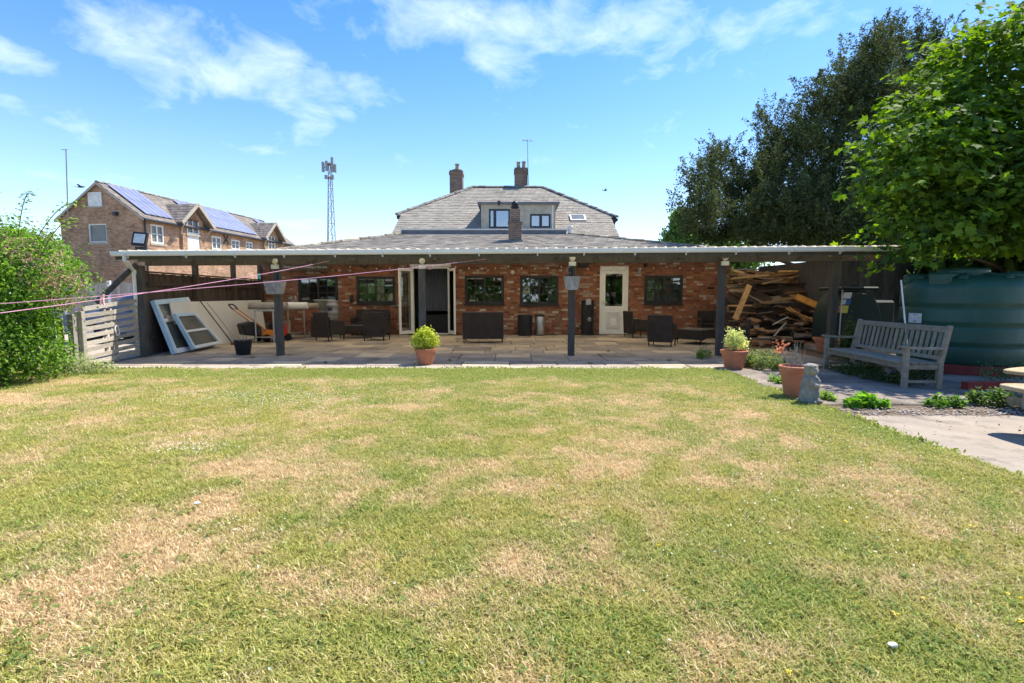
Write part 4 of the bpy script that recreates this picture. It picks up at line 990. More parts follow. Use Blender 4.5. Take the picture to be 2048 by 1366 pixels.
b = MB(); b.box(g[0]-.08,-.06,g[2]-.08,g[1]+.08,-.002,g[2]-.004); b.build('sill', M['barn_trim'], barn)
# roof: two slopes of tile courses (right slope seen)
rs = (AZ_-EV)/(BW/2); OV = .25
def rz_(x): return AZ_-rs*(x-AX)
b = MB(); x1 = OV
b.add([(AX,-.12,AZ_+.05),(x1,-.12,rz_(x1)+.05),(x1,BL+.1,rz_(x1)+.05),(AX,BL+.1,AZ_+.05),(-BW-OV,-.12,rz_(x1)+.05),(-BW-OV,BL+.1,rz_(x1)+.05)], [(0,1,2,3),(0,3,5,4)])
b.add([(AX,-.12,AZ_-.07),(x1,-.12,rz_(x1)-.07),(x1,BL+.1,rz_(x1)-.07),(AX,BL+.1,AZ_-.07),(-BW-OV,-.12,rz_(x1)-.07),(-BW-OV,BL+.1,rz_(x1)-.07)], [(3,2,1,0),(4,5,3,0)])
b.add([(AX,-.12,AZ_+.05),(x1,-.12,rz_(x1)+.05),(x1,-.12,rz_(x1)-.07),(AX,-.12,AZ_-.07),(-BW-OV,-.12,rz_(x1)+.05),(-BW-OV,-.12,rz_(x1)-.07)], [(0,3,2,1),(0,4,5,3)])
brf = b.build('roof', M['barn_slate'], barn)
b = MB(); nc = 16; dxc = (x1-AX)/nc
for j in range(nc):
    xa = x1-dxc*j; xb = xa-dxc*1.2
    for i in range(int(BL/.5)):
        u = i*.5+(.25 if j % 2 else 0)-.1; q = random.uniform(.8,1.2); ze = rz_(xa)+.055; zt = rz_(xb)+.055; h = .02*random.uniform(.6,1.5)
        b.add([(xa,u,ze),(xa,u+.49,ze),(xa,u+.49,ze+h),(xa,u,ze+h),(xb,u+.49,zt+.003),(xb,u,zt+.003)], [(0,1,2,3),(3,2,4,5)], (q,q,q))
stuff(b.build('roof_tiles', M['barn_slate'], brf))
b = MB()
for xx, s_ in ((AX, 1), ): pass
b.add([(AX,-.16,AZ_+.06),(x1+.02,-.16,rz_(x1)+.04),(x1+.02,-.16,rz_(x1)-.12),(AX,-.16,AZ_-.10),(-BW-OV,-.16,rz_(x1)+.04),(-BW-OV,-.16,rz_(x1)-.12)], [(0,3,2,1),(0,4,5,3)])
b.build('verge_board', M['barn_trim'], barn)
b = MB(); b.cyl((x1+.03,-.1,rz_(x1)-.02),(x1+.03,BL,rz_(x1)-.02),.06,.06,8).tube([(.06,.15,EV-.1),(.06,.15,0)],.045,8); b.build('gutter', M['window_grey'], barn)
ridge_tiles(brf, (AX,-.1,AZ_+.07), (AX,BL,AZ_+.07), M['ridge'], 40, .12)
# solar panels
sx_top, sx_bot = AX+.22, x1-.28
def solar(u0, u1, nu, nv=2):
    for i in range(nu):
        for j in range(nv):
            ua, ub = u0+(u1-u0)*i/nu+.02, u0+(u1-u0)*(i+1)/nu-.02; xa, xb = sx_top+(sx_bot-sx_top)*j/nv+.015, sx_top+(sx_bot-sx_top)*(j+1)/nv-.015
            b = MB(); vs = [(xa,ua,rz_(xa)+.15),(xb,ua,rz_(xb)+.15),(xb,ub,rz_(xb)+.15),(xa,ub,rz_(xa)+.15)]; vs += [(p[0],p[1],p[2]+.04) for p in vs]
            b.add(vs, BOXF); b.build('solar_panel', M['solar'], barn)
U = lambda px: bside(px, 470).y
d1c = (dd[0]+dd[1])/2; dW = 1.45
d2 = (bside(534,490).y, bside(546,490).y); d2c = sum(d2)/2
solar(.35, d1c-dW*.9, 5); solar(d1c+dW*1.0, d2c-dW*1.05, 9); solar(d2c+dW, BL-1, 4)
# gabled dormers
def gdormer(uc, op, full):
    zr = EV+1.35; xf = .35; ze = EV+.25
    d = MB(); hw = .95
    wall_split(d, uc-hw, uc+hw, EV-2.2, ze, [op], lambda a_, c_, z0, z1: d.box(.002, a_, z0, .16, c_, z1))
    d.prism([(uc-hw,ze),(uc+hw,ze),(uc,zr-.15)], .002, .16, 'x')
    o = d.build('dormer', M['barn_brick'], barn)
    r = MB(); H = dW; t = .06
    xe = AX+ (AZ_-zr)/rs+.1
    xb_ = x1-.0
    for s_ in (-1, 1):
        # slope from ridge to eave; runs back into the main roof
        e_z = EV-.02; back_r = AX+(AZ_-zr)/rs; back_e = AX+(AZ_-e_z)/rs
        P0, P1, P2, P3 = (xf+.25,uc,zr),(xf+.25,uc+s_*H,e_z),(min(back_e, xf),uc+s_*H,e_z),(back_r,uc,zr)
        vs = [P0,P1,P2,P3]+[(p[0],p[1],p[2]-t) for p in (P0,P1,P2,P3)]
        r.add(vs, [(0,1,2,3),(4,7,6,5),(0,4,5,1),(1,5,6,2),(2,6,7,3)], (1,1,1))
        for k in range(7):
            f0, f1 = k/7, (k+1.15)/7
            for q in range(10):
                g0, g1 = q/10, (q+.95)/10; c_ = random.uniform(.75,1.25)
                def PT(f, g, h): 
                    f = min(f, 1); ax = P0[0]+(P1[0]-P0[0])*f; bx_ = P3[0]+(P2[0]-P3[0])*f
                    return (ax+(bx_-ax)*g, uc+s_*H*f, zr+(e_z-zr)*f+h)
                r.add([PT(f0,g0,.006),PT(f0,g1,.006),PT(f1,g1,.03),PT(f1,g0,.03),PT(f1,g1,.0),PT(f1,g0,.0)], [(0,1,2,3),(3,2,4,5)], (c_,c_,c_))
    r.build('dormer_roof', M['barn_slate'], o)
    w = MB()
    for s_ in (-1, 1): w.bar((xf+.28,uc,zr-.04),(xf+.28,uc+s_*H,EV-.06),.05,.20,(0,0,1)); w.tube([(.18,uc+s_*(H-.35),EV-.75),(.35,uc+s_*(H-.25),EV-.35),(.6,uc+s_*(H-.18),EV-.12)],.035,6)
    w.build('bargeboard', M['barn_trim'], o)
    if full:
        barn_win(op[0], op[1], op[2]+1.35, op[3], 2, 2, x=.17, parent=o)
        q = MB(); q.box(.06,op[0],op[2],.12,op[1],op[2]+1.34); q.build('door', M['white_paint'], o)
    else: barn_win(op[0], op[1], op[2], op[3], 2, 3, x=.17, parent=o)
gdormer(d1c, (d1c-.55, d1c+.55, EV-1.95, EV+.35), True)
gdormer(d2c, (d2c-.5, d2c+.5, EV-1.5, EV+.3), False)
tX = bside(451, 480); b = MB(); b.bar((.04,tX.y-.25,tX.z-.3),(.04,tX.y+.25,tX.z+.3),.04,.05).bar((.075,tX.y-.25,tX.z+.3),(.075,tX.y+.25,tX.z-.3),.04,.05); b.build('wall_tie', M['window_black'], barn)
p = bgab(136,300); q = bgab(140,450); b = MB(); b.tube([(q.x,-.12,q.z-.3),(p.x,-.12,p.z)],.03,6).tube([(p.x-.3,-.12,p.z),(p.x+.1,-.12,p.z-.02)],.02,5); b.build('aerial', M['galv'], barn)
p = bgab(234,428); b = MB(); b.box(p.x-.12,-.2,p.z-.1,p.x+.1,-.004,p.z+.1); b.build('lamp', M['window_grey'], barn)
# low paving-level wall line items: lean roof far end
b = MB(); b.box(-.5,BL+.3,0,2.4,BL+6,EV-1.3); o = b.build('rear_wing', M['barn_brick'], barn)
b = MB(); b.add([(-.6,BL+.2,EV-.7),(2.6,BL+.2,EV-1.28),(2.6,BL+6,EV-1.28),(-.6,BL+6,EV-.7)], [(0,1,2,3)]); b.build('wing_roof', M['barn_slate'], o)

# yard fence and car behind the gate
p0 = at(190,566,21.5); yf = thing('yard_fence', 'pale close boarded fence with concrete posts in front of the brick building', 'fence', (p0.x-3, 21.5, 0))
b = MB(); b.box(0,0,0,.125,.02,1.62); bm_ = b.mesh('board', M['fence_pale'])
for k in range(96): place(bm_, 'board', yf, (k*.13, random.uniform(0,.01), random.uniform(.19,.21)))
for k in range(7):
    b = MB(); b.box(-.06,-.06,0,.06,.03,1.9); o = b.build('post', M['cap_white'], yf); o.location = (at(220,570,21.5).x-p0.x+3+(k-2)*1.85, -.03, 0)
def car():
    c = at(248,600,14.6); t = thing('parked_car', 'dark blue car parked in the yard behind the slatted gate', 'car', (c.x+.9, 14.6, -.012), R(4))
    # profile along x (length), body extruded in y
    lo = [(-2.0,.25),(-2.05,.55),(-1.95,.78),(-1.1,.88),(1.5,.92),(1.95,.85),(2.02,.5),(1.98,.25)]
    b = MB(); b.prism(lo, -.82, .82, 'y'); b.build('body', M['car_blue'], t, smooth=True, bevel=.05)
    hi = [(-1.15,.86),(-.35,1.30),(.1,1.35),(.9,1.33),(1.55,.90)]
    b = MB(); n = len(hi); vs = [(x, -.80+.14*(z-.86)/.49, z) for x, z in hi]+[(x, .80-.14*(z-.86)/.49, z) for x, z in hi]
    b.add(vs, [tuple(range(n))[::-1], tuple(range(n,2*n))]+[(i,(i+1)%n,n+(i+1)%n,n+i) for i in range(n)]); b.build('cabin', M['car_blue'], t, bevel=.04)
    g = MB()
    for s_ in (-1, 1):
        for poly in ([(-.95,.92),(-.38,1.24),(.12,1.28),(.12,.92)], [(.2,.92),(.2,1.28),(.85,1.26),(1.28,.95)]):
            yv = lambda z: s_*(.80-.14*(z-.86)/.49+.006); g.add([(x, yv(z), z) for x, z in poly], [(0,1,2,3)])
    g.add([(-1.12,-.68,.90),(-1.12,.68,.90),(-.42,.58,1.28),(-.42,-.58,1.28)], [(0,1,2,3)])
    g.build('windscreen', M['dusty_glass'], t)
    for x in (-1.3, 1.28):
        for s_ in (-1, 1):
            w = MB(); w.cyl((x,s_*.66,.31),(x,s_*.84,.31),.31,.31,20); o = w.build('wheel', M['tyre'], t, smooth=True)
            w = MB(); w.cyl((x,s_*.80,.31),(x,s_*.85,.31),.19,.17,14); w.build('rim', M['steel'], o, smooth=True)
    for s_ in (-1, 1):
        w = MB(); w.blob((-1.98,s_*.6,.68),(.08,.16,.08),10,6,0); w.build('headlight', M['lamp_face'], t, smooth=True)
        w = MB(); w.blob((-.75,s_*.92,.95),(.08,.09,.06),8,6,0); w.build('mirror', M['car_blue'], t, smooth=True)
car()

# slatted gate / pallet fence at the left edge of the patio
g0 = Vector((gnd(168,742).x, gnd(168,742).y, 0)); g1 = Vector((posts[0]-.02, 10.8, 0)); gd = (g1-g0); GLn = gd.length; gang = math.atan2(gd.y, gd.x)
sg = thing('slatted_gate', 'silvered horizontal slat gate between hedge and front left post', 'gate', g0, gang)
b = MB(); b.box(-.05,-.05,-.02,.06,.06,1.02); b.build('post', M['gate_wood'], sg, bevel=.006)
b = MB(); b.box(-.18,.02,-.02,-.06,.10,.98); b.build('post', M['gate_wood'], sg)
Hs = 9
for k in range(Hs):
    z = .07+k*.118
    for (xa, xb) in ((.07, GLn*.50), (GLn*.50+.012, GLn-.1)):
        b = MB(); r1_, r2_ = random.uniform(-.012,.012), random.uniform(-.012,.012); zt = z+.05*0
        s_ = .10/2.0
        b.add([(xa,-.018,z+r1_+xa*s_*k*.14),(xb,-.018,z+r2_+xb*s_*k*.14),(xb,.0,z+r2_+xb*s_*k*.14),(xa,.0,z+r1_+xa*s_*k*.14),
               (xa,-.018,z+.075+r1_+xa*s_*k*.14),(xb,-.018,z+.075+r2_+xb*s_*k*.14),(xb,.0,z+.075+r2_+xb*s_*k*.14),(xa,.0,z+.075+r1_+xa*s_*k*.14)], BOXF)
        b.build('slat', M['gate_wood'], sg)
for x, h in ((.10,1.0),(GLn*.38,1.32),(GLn*.48,1.05),(GLn*.55,1.0),(GLn-.16,1.12)):
    b = MB(); b.box(x-.035,.002,.02,x+.035,.035,h); b.build('upright', M['gate_wood'], sg)
b = MB(); cxx = GLn*.52
ring = [(cxx+.07*math.cos(a), -.04+.01*math.sin(3*a), .62+.10*math.sin(a)) for a in np.linspace(0, 6.28, 16)]
b.tube(ring, .012, 6); b.build('gate_rope', M['white_paint'], sg)

# ================================================================== TREES and bushes
def tree_trunk(parent, base, top, r0, r1, limbs=(), m='bark'):
    b = MB(); p = Vector(base); q = Vector(top); n = 6; prev = p
    for i in range(1, n+1):
        t = i/n; c = p.lerp(q, t)+Vector((math.sin(t*5)*.06, math.cos(t*4)*.05, 0)); b.cyl(prev, c, r0+(r1-r0)*(i-1)/n, r0+(r1-r0)*t, 10, True); prev = c
    for s_, e, r in limbs:
        s_, e = Vector(s_), Vector(e); m1 = s_.lerp(e, .5)+Vector((random.uniform(-.1,.1),random.uniform(-.1,.1),.1))
        b.cyl(s_, m1, r, r*.65, 7); b.cyl(m1, e, r*.65, r*.25, 7)
    return b.build('trunk', M[m], parent, smooth=True)
# left hedge bush
def left_bush():
    t = thing('flowering_shrub', 'large leafy shrub with dusty pink blossom at the left edge beside the gate', 'shrub', (-8.3, 7.8, 0))
    O = np.array([8.3,-7.8,0.])
    bl = [((-7.3,7.25,.75),(.5,.55,.65)),((-7.1,7.6,.5),(.34,.4,.5)),((-7.2,7.4,1.6),(.65,.8,.62)),((-8.2,7.6,2.0),(.9,1.0,.55)),((-7.55,8.3,1.55),(.6,.6,.5)),((-8.0,7.2,1.0),(1.1,1.0,.95)),((-7.6,6.95,.6),(.8,.6,.6)),((-9.4,7.2,1.5),(1.2,1.1,1.0)),((-7.9,8.3,2.0),(.6,.5,.4)),((-7.75,8.0,1.0),(.45,.4,.5)),((-8.5,6.8,.6),(1.0,.6,.6))]
    p, n = in_blobs(bl, 52000, .5, clump=9, cl_r=.09)
    k = p[:,2] > .03; p, n = p[k], n[k]
    N_ = len(p); nn = n*.7+np.random.normal(size=(N_,3))*.55+np.array([0,0,.5])
    leaf_cloud('foliage', p+O, nn, np.random.uniform(.035,.075,N_), LEAF_T, M['leaf'], vcol(N_, (.045,.13,.018), (.25,.42,.05), .35), t)
    # blossom on the upper left and right shoulder
    fb = [((-7.6,7.0,2.05),(.8,.5,.35)),((-8.6,7.0,2.1),(.8,.5,.35)),((-6.75,7.3,1.75),(.3,.35,.4)),((-6.65,7.6,1.4),(.2,.3,.35)),((-8.2,6.7,1.7),(.6,.3,.2))]
    p, n = in_blobs(fb, 7000, .3, clump=24, cl_r=.05); N_ = len(p)
    leaf_cloud('blossom', p+O, n+np.random.normal(size=(N_,3))*.5, np.random.uniform(.018,.036,N_), LEAF_T, M['flower'], vcol(N_, (.40,.20,.15), (.62,.40,.34), .15), t)
    b = MB()
    for _ in range(14):
        x0_ = random.uniform(-9.0,-7.7)+8.3; b.cyl((x0_, random.uniform(-.2,.5), 0), (x0_+random.uniform(-.5,.2), random.uniform(-.2,.5), random.uniform(1,1.8)), .03, .012, 6)
    # long arching shoots at the top
    pts, nors = [], []
    for (sx, sy, sz, ex, ez, k) in ((-8.3,7.4,2.1,-7.95,3.0,1),(-7.9,7.5,2.2,-7.3,2.95,1),(-8.6,7.3,2.1,-8.1,2.9,1),(-7.3,7.6,2.1,-6.85,2.75,1),(-7.0,7.7,2.0,-6.35,2.38,1),(-7.6,7.5,2.2,-7.35,2.75,-1),(-7.1,7.6,2.0,-6.15,2.62,1),(-8.8,7.2,2.2,-8.6,2.75,1)):
        prev = None
        for i in range(13):
            q = i/12; v = Vector((sx+(ex-sx)*q, sy-.2*q, sz+(ez-sz)*math.sin(q*1.75)))
            if prev is not None: b.cyl(prev+Vector((8.3,-7.8,0)), v+Vector((8.3,-7.8,0)), .006, .005, 5)
            prev = v
            if i > 2:
                for _ in range(7): pts.append((v.x+random.gauss(0,.05), v.y+random.gauss(0,.05), v.z+random.gauss(0,.035))); nors.append((random.gauss(0,.5),-.3,1))
    stuff(b.build('stem', M['bark'], t))
    leaf_cloud('shoots', np.array(pts)+O, np.array(nors), np.random.uniform(.04,.075,len(pts)), LEAF_T, M['leaf'], vcol(len(pts), (.16,.26,.04), (.32,.48,.07), .2), t)
left_bush()
def left_bush2():
    t = thing('ground_shrub', 'pale green trailing plant at the foot of the gate and shrub', 'plant', (-7.2, 8.25, 0))
    p, n = in_blobs([((0,0,.12),(.35,.35,.25)),((-.35,.1,.2),(.3,.3,.3)),((.35,.15,.08),(.25,.2,.14))], 2600, .6); k = p[:,2] > .01; p, n = p[k], n[k]; N_ = len(p)
    leaf_cloud('foliage', p, n+np.random.normal(size=(N_,3))*.6+np.array([0,0,.4]), np.random.uniform(.025,.05,N_), LEAF_T, M['leaf'], vcol(N_, (.22,.30,.12), (.42,.44,.20), .2), t)
left_bush2()
# old boards behind the shrub
b = MB(); p = gnd(130,745)
for k in range(3): b.box(p.x-.5+k*.14, p.y+.15, 0, p.x-.39+k*.14, p.y+.17, .95+random.uniform(-.05,.05))
o = b.build('old_boards', M['gate_wood']); tag(o, 'weathered upright boards half hidden behind the flowering shrub', 'fence')

def yew():
    t = thing('yew_tree', 'tall dark evergreen tree with ragged spires behind the wood store', 'tree', (12.5, 20, 0)); O = np.array([-12.5,-20,0])
    spec = [(1405,370,32,45),(1400,430,50,50),(1440,330,26,38),(1470,400,60,70),(1500,460,90,50),(1540,265,26,50),(1560,340,60,70),(1590,420,80,70),(1600,285,34,50),(1645,205,32,60),(1660,290,60,80),(1625,250,30,60),
            (1690,160,30,50),(1700,230,50,70),(1745,130,34,60),(1775,110,34,60),(1760,220,70,90),(1845,105,24,55),(1830,170,50,70),(1885,110,16,40),(1870,190,50,60),(1700,380,110,90),(1830,330,90,120),(1640,450,120,60),(1800,450,120,70),(1520,380,60,60),(1920,300,80,140),(1425,470,60,40),(1560,480,90,40),(1950,430,90,80),(1730,490,160,40)]
    bl = []
    for px, py, rx, ry in spec:
        Y = 20+random.uniform(-1.6,1.6); c = at(px, py, Y); r = Y/F; bl.append(((c.x, c.y, c.z), (rx*r*.80, max(rx, 45)*r*.75, ry*r*.80)))
    # plumes: upswept sprays standing out of the crown, each with its own tone
    K = 3900; p0, n0 = in_blobs(bl, K, .75); k = p0[:,2] > 1.2; p0, n0 = p0[k], n0[k]; K = len(p0)
    ax = n0*np.array([.55,.55,.25])+np.array([0,0,.85])+np.random.normal(size=(K,3))*.22; ax /= np.linalg.norm(ax, axis=1, keepdims=True)
    ln = np.random.uniform(.35,1.15,K); top = np.random.rand(K) < .10; ln[top] *= 1.3; wd = np.random.uniform(.08,.19,K); tone = np.random.rand(K)**1.2
    nl = 86; f = np.random.rand(K, nl); rad = np.random.normal(size=(K,nl,3))*wd[:,None,None]*(1.12-f)[:,:,None]
    p = (p0[:,None,:]+ax[:,None,:]*(f*ln[:,None])[:,:,None]+rad).reshape(-1,3); N_ = len(p)
    nn = (np.repeat(ax, nl, axis=0)*.3+np.random.normal(size=(N_,3))*.8+rad.reshape(-1,3)*3)
    w = np.clip(np.repeat(tone, nl)*.75+np.random.rand(N_)*.3, 0, 1)
    leaf_cloud('crown', p+O, nn, np.random.uniform(.06,.14,N_), NEEDLE_T, M['needle'], vcol(N_, (.032,.048,.016), (.155,.185,.060), .25, w), t)
    tree_trunk(t, (0,0,0), (.6,0,6.5), .5, .2, [((0,0,2.5),(-2.8,.3,4.5),.13),((0,0,3.2),(3,0,6),.2),((.3,0,4.5),(-2,.3,7.2),.15),((.4,0,5.2),(2.2,0,8.6),.15),((0,0,2.0),(-4.0,.6,3.2),.10),((.5,0,6.2),(1.0,0,9.2),.12)])
yew()
def sycamore():
    t = thing('sycamore_tree', 'bright green broad leaved tree overhanging the green tanks at the right edge', 'tree', (11.5, 11.2, 0)); O = np.array([-11.5,-11.2,0])
    spec = [(1790,300,55,60,9.6),(1770,380,55,60,9.3),(1840,220,70,70,9.8),(1900,140,50,50,10),(1925,95,26,36,10),(1960,200,90,80,9.8),(2010,140,60,60,10),(1880,300,100,90,9.4),(1990,300,110,100,9.2),(1850,400,90,80,9.5),
            (1960,430,120,80,9.3),(1830,480,70,55,9.8),(2060,420,90,100,9.0),(2100,250,110,120,9.2),(1770,450,40,50,9.6),(1850,535,55,35,10.4),(1960,500,110,40,10.3),(2050,520,90,40,10.4),(1745,285,26,34,9.5),(1760,330,30,30,9.2),(1800,240,30,30,9.7),(2110,80,60,50,9.6),(2000,90,22,28,9.9),
            (2200,300,160,180,10.5),(2150,480,120,100,10.0),(1815,530,30,28,9.7)]
    bl = []
    for px, py, rx, ry, Y in spec:
        px += 62 if px < 1900 else 25; rx *= .84; Y -= .25; c = at(px, py, Y); r = Y/F; bl.append(((c.x,c.y,c.z),(rx*r*.82,max(rx,85)*r,ry*r*.85)))
    for _ in range(70):
        c, r = random.choice(bl[:24]); a = random.uniform(0,6.28); h = random.uniform(-.7,1.0)
        bl.append(((c[0]+r[0]*math.cos(a)*1.2, c[1]+r[1]*math.sin(a), c[2]+r[2]*h*1.15), (random.uniform(.15,.32),random.uniform(.15,.32),random.uniform(.10,.25))))
    K = 2000; p0, n0 = in_blobs(bl, K, .7); k = p0[:,2] > 1.8; p0, n0 = p0[k], n0[k]; K = len(p0); nl = 13
    # leafy shoots: flat layers of leaves round a twig, drooping at the end
    ax = n0*np.array([1,1,.4])+np.random.normal(size=(K,3))*.45; ax /= np.linalg.norm(ax, axis=1, keepdims=True)
    f = np.random.rand(K,nl); q = np.random.normal(size=(K,nl,3))*np.array([.13,.13,.05])
    p = p0[:,None,:]+ax[:,None,:]*(f*np.random.uniform(.3,.95,(K,1)))[:,:,None]+q; p[:,:,2] -= f*f*.14; p = p.reshape(-1,3); N_ = len(p)
    nn = np.repeat(n0, nl, axis=0)*.45+np.random.normal(size=(N_,3))*.38+np.array([0,-.15,.7])
    tone = np.repeat(np.random.rand(K)**1.2, nl)*.7+np.random.rand(N_)*.3
    k = p[:,2] > np.where(p[:,0] > 7.45, 2.08, 1.72); p, nn, tone = p[k], nn[k], tone[k]; N_ = len(p)
    leaf_cloud('crown', p+O, nn, np.random.uniform(.07,.165,N_), LOBE_T, M['leaf'], vcol(N_, (.032,.085,.015), (.25,.38,.035), .22, tone), t)
    tree_trunk(t, (0,0,0), (-.3,-.3,3.8), .24, .12, [((0,0,1.8),(-2.6,-.9,3.3),.09),((0,0,2.2),(-1.8,-1.5,4.6),.09),((-.2,-.2,3),(-1.2,-.6,5.4),.08),((0,0,2.4),(1.6,-.8,4.8),.09),((-.1,0,1.5),(-2.3,-.4,2.2),.06)])
sycamore()
def far_tree(px, py, rx, ry, Y, lab, name='broadleaf_tree', col=((.10,.19,.04),(.24,.36,.09)), n=9000):
    c = at(px, py, Y); r = Y/F; t = thing(name, lab, 'tree', (c.x, Y, 0)); bl = []
    for _ in range(13):
        a = random.uniform(0,6.28); q = random.uniform(0,.62); bl.append(((rx*r*q*math.cos(a), rx*r*q*math.sin(a)*.8, c.z+ry*r*random.uniform(-.6,.6)), (rx*r*.42, rx*r*.42, ry*r*.38)))
    p, nn = in_blobs(bl, n, .5, clump=8, cl_r=.15); N_ = len(p)
    leaf_cloud('crown', p, nn+np.random.normal(size=(N_,3))*.6, np.random.uniform(.2,.4,N_), LEAF_T, M['leaf'], vcol(N_, *col, .2), t)
    tree_trunk(t, (0,0,0), (0,0,c.z), .25, .12)
far_tree(1368,456,42,48,38,'small pale green tree far behind the house roof')
far_tree(1470,520,80,60,34,'mid green tree seen below the dark evergreen', n=6000)
far_tree(2010,545,170,85,12.2,'dark green bushes growing behind the large green tank', name='evergreen_bush', col=((.03,.06,.015),(.09,.14,.035)), n=9000)
far_tree(40,520,90,60,26,'green tree behind the flowering shrub at the far left', n=7000)

# ================================================================== telecom mast
def mast():
    Y = 80; base = at(663,485,Y); top = at(660,330,Y); t = thing('telecom_mast', 'slim lattice phone mast with antenna panels rising behind the low roof', 'mast', (base.x, Y, 0))
    zt = top.z; zb = 0; s0, s1 = .95, .26; cx = top.x-base.x
    b = MB(); n = 12
    def leg(k, z):
        f = z/zt; s_ = s0+(s1-s0)*f; a = R(90+120*k+15); return Vector((cx*f+s_*math.cos(a), s_*math.sin(a), z))
    for k in range(3): 
        m = MB(); m.cyl(leg(k,0), leg(k,zt), .20 if k == 1 else .07, .06, 6); m.build('leg', M['galv'], t)
    for i in range(n):
        z0, z1 = zt*i/n, zt*(i+1)/n
        for k in range(3): b.cyl(leg(k,z0), leg((k+1)%3,z1), .032, .032, 4); b.cyl(leg(k,z1), leg((k+1)%3,z1), .03, .03, 4)
    b.build('bracing', M['galv'], t)
    b = MB(); b.cyl((cx,0,zt),(cx,0,zt+.2),.75,.75,10).cyl((cx,0,zt-2.0),(cx,0,zt-1.9),.55,.55,10); b.build('platform', M['galv'], t)
    for (px, y0, y1) in ((649,326,346),(656,324,344),(667,317,346),(673,331,347),(655,352,360),(668,352,361)):
        p, q = at(px, y0, Y), at(px, y1, Y); m = MB(); w = .18; m.box(p.x-base.x-w,-.8,q.z,p.x-base.x+w,-.5,p.z); m.build('antenna', M['galv'], t)
    b = MB()
    for px in (649,673): q = at(px, 338, Y); b.tube([(q.x-base.x,-.5,q.z),(cx,0,zt+.1)],.06,5)
    b.build('arm', M['galv'], t)
mast()
# birds
for px, py, Y, lab in ((161,374,24,'small dark bird flying beside the barn gable'),(1210,381,34,'small dark bird flying right of the house roof')):
    c = at(px, py, Y); t = thing('bird', lab, 'bird', c, R(20), 'birds in flight')
    b = MB(); b.blob((0,0,0),(.13,.035,.035),10,6,0).blob((.13,0,.02),(.035,.03,.03),8,5,0); b.prism([(-.12,-.02),(-.22,-.04),(-.22,.04),(-.12,.02)], -.005, .005, 'z'); b.build('body', M['window_black'], t, smooth=True)
    for s_ in (-1,1): b = MB(); b.add([(.06,0,.01),(-.05,0,.01),(-.08,s_*.2,.09),(.02,s_*.22,.09),(-.04,s_*.30,.05)], [(0,1,2,3),(3,2,4)]); b.build('wing', M['window_black'], t)
# ================================================================== PATIO THINGS
RATTAN = 'dark rattan garden furniture under the shelter'
def rattan_seat(name, w, d, h, cat, label, loc, rz, cushion=True, cs=None, seat=.36):
    """back of the seat at local -y, faces +y"""
    t = thing(name, label, cat, loc, rz, RATTAN); a = .05; sb_ = seat-.2
    b = MB(); b.prism([(-d/2,.12),(-d/2-.04,h),(-d/2+.025,h+.012),(-d/2+.075,.12)], -w/2, w/2, 'x'); b.build('backrest', M['rattan'], t, bevel=.015)
    b = MB(); n = 10; vs = []
    b.box(-w/2+.07,-d/2+.08,seat-.17,w/2-.07,d/2-.01,seat); b.build('seat', M['rattan'], t, bevel=.01)
    for s_ in (-1,1):
        b = MB(); x0_, x1_ = (w/2-.065)*s_, (w/2)*s_
        b.prism([(-d/2+.08,.14),(-d/2+.08,h*.74),(d/2,h*.68),(d/2,.14),(.12,.20),(-.12,.20)], min(x0_,x1_), max(x0_,x1_), 'x'); b.build('armrest', M['rattan'], t, bevel=.012)
    b = MB(); b.prism([(-w/2+.075,.14),(-w/2+.075,seat-.175),(w/2-.075,seat-.175),(w/2-.075,.14),(w*.2,.19),(-w*.2,.19)], d/2-.04, d/2-.01, 'y'); b.build('apron', M['rattan'], t)
    for sx in (-1,1):
        for sy in (-1,1):
            b = MB(); b.cyl((sx*(w/2-.035),sy*(d/2-.035),0),(sx*(w/2-.035),sy*(d/2-.035),.15),.014,.018,8); b.build('leg', M['black_plastic'], t)
    if cushion:
        b = MB(); b.box(-w/2+.08,-d/2+.09,seat+.004,w/2-.08,d/2-.02,seat+.07); b.build('cushion', cs or M['black_plastic'], t, bevel=.02)
    return t
def glass_table(name, w, d, h, label, loc, rz):
    t = thing(name, label, 'coffee table', loc, rz, RATTAN)
    b = MB(); b.prism([(-w/2,.10),(-w/2,h-.012),(w/2,h-.012),(w/2,.10),(w*.25,.17),(-w*.25,.17)], -d/2, -d/2+.05, 'y').prism([(-w/2,.10),(-w/2,h-.012),(w/2,h-.012),(w/2,.10),(w*.25,.17),(-w*.25,.17)], d/2-.05, d/2, 'y')
    b.box(-w/2,-d/2+.05,.14,-w/2+.05,d/2-.05,h-.012).box(w/2-.05,-d/2+.05,.14,w/2,d/2-.05,h-.012).box(-w/2+.05,-d/2+.05,h-.06,w/2-.05,d/2-.05,h-.04); b.build('frame', M['rattan'], t)
    b = MB(); b.box(-w/2+.01,-d/2+.01,h-.010,w/2-.01,d/2-.01,h-.002); b.build('glass_top', M['dusty_glass'], t)
    for sx in (-1,1):
        for sy in (-1,1): b = MB(); b.cyl((sx*(w/2-.03),sy*(d/2-.03),0),(sx*(w/2-.03),sy*(d/2-.03),.15),.014,.016,8); b.build('leg', M['black_plastic'], t)
def gp(px, py): p = gnd(px, py); return (p.x, p.y, 0)
rattan_seat('rattan_sofa', 1.10, .66, .84, 'sofa', 'dark rattan two seater seen from behind, right of the French doors', (gnd(966,687).x, 13.95, 0), 0, True)
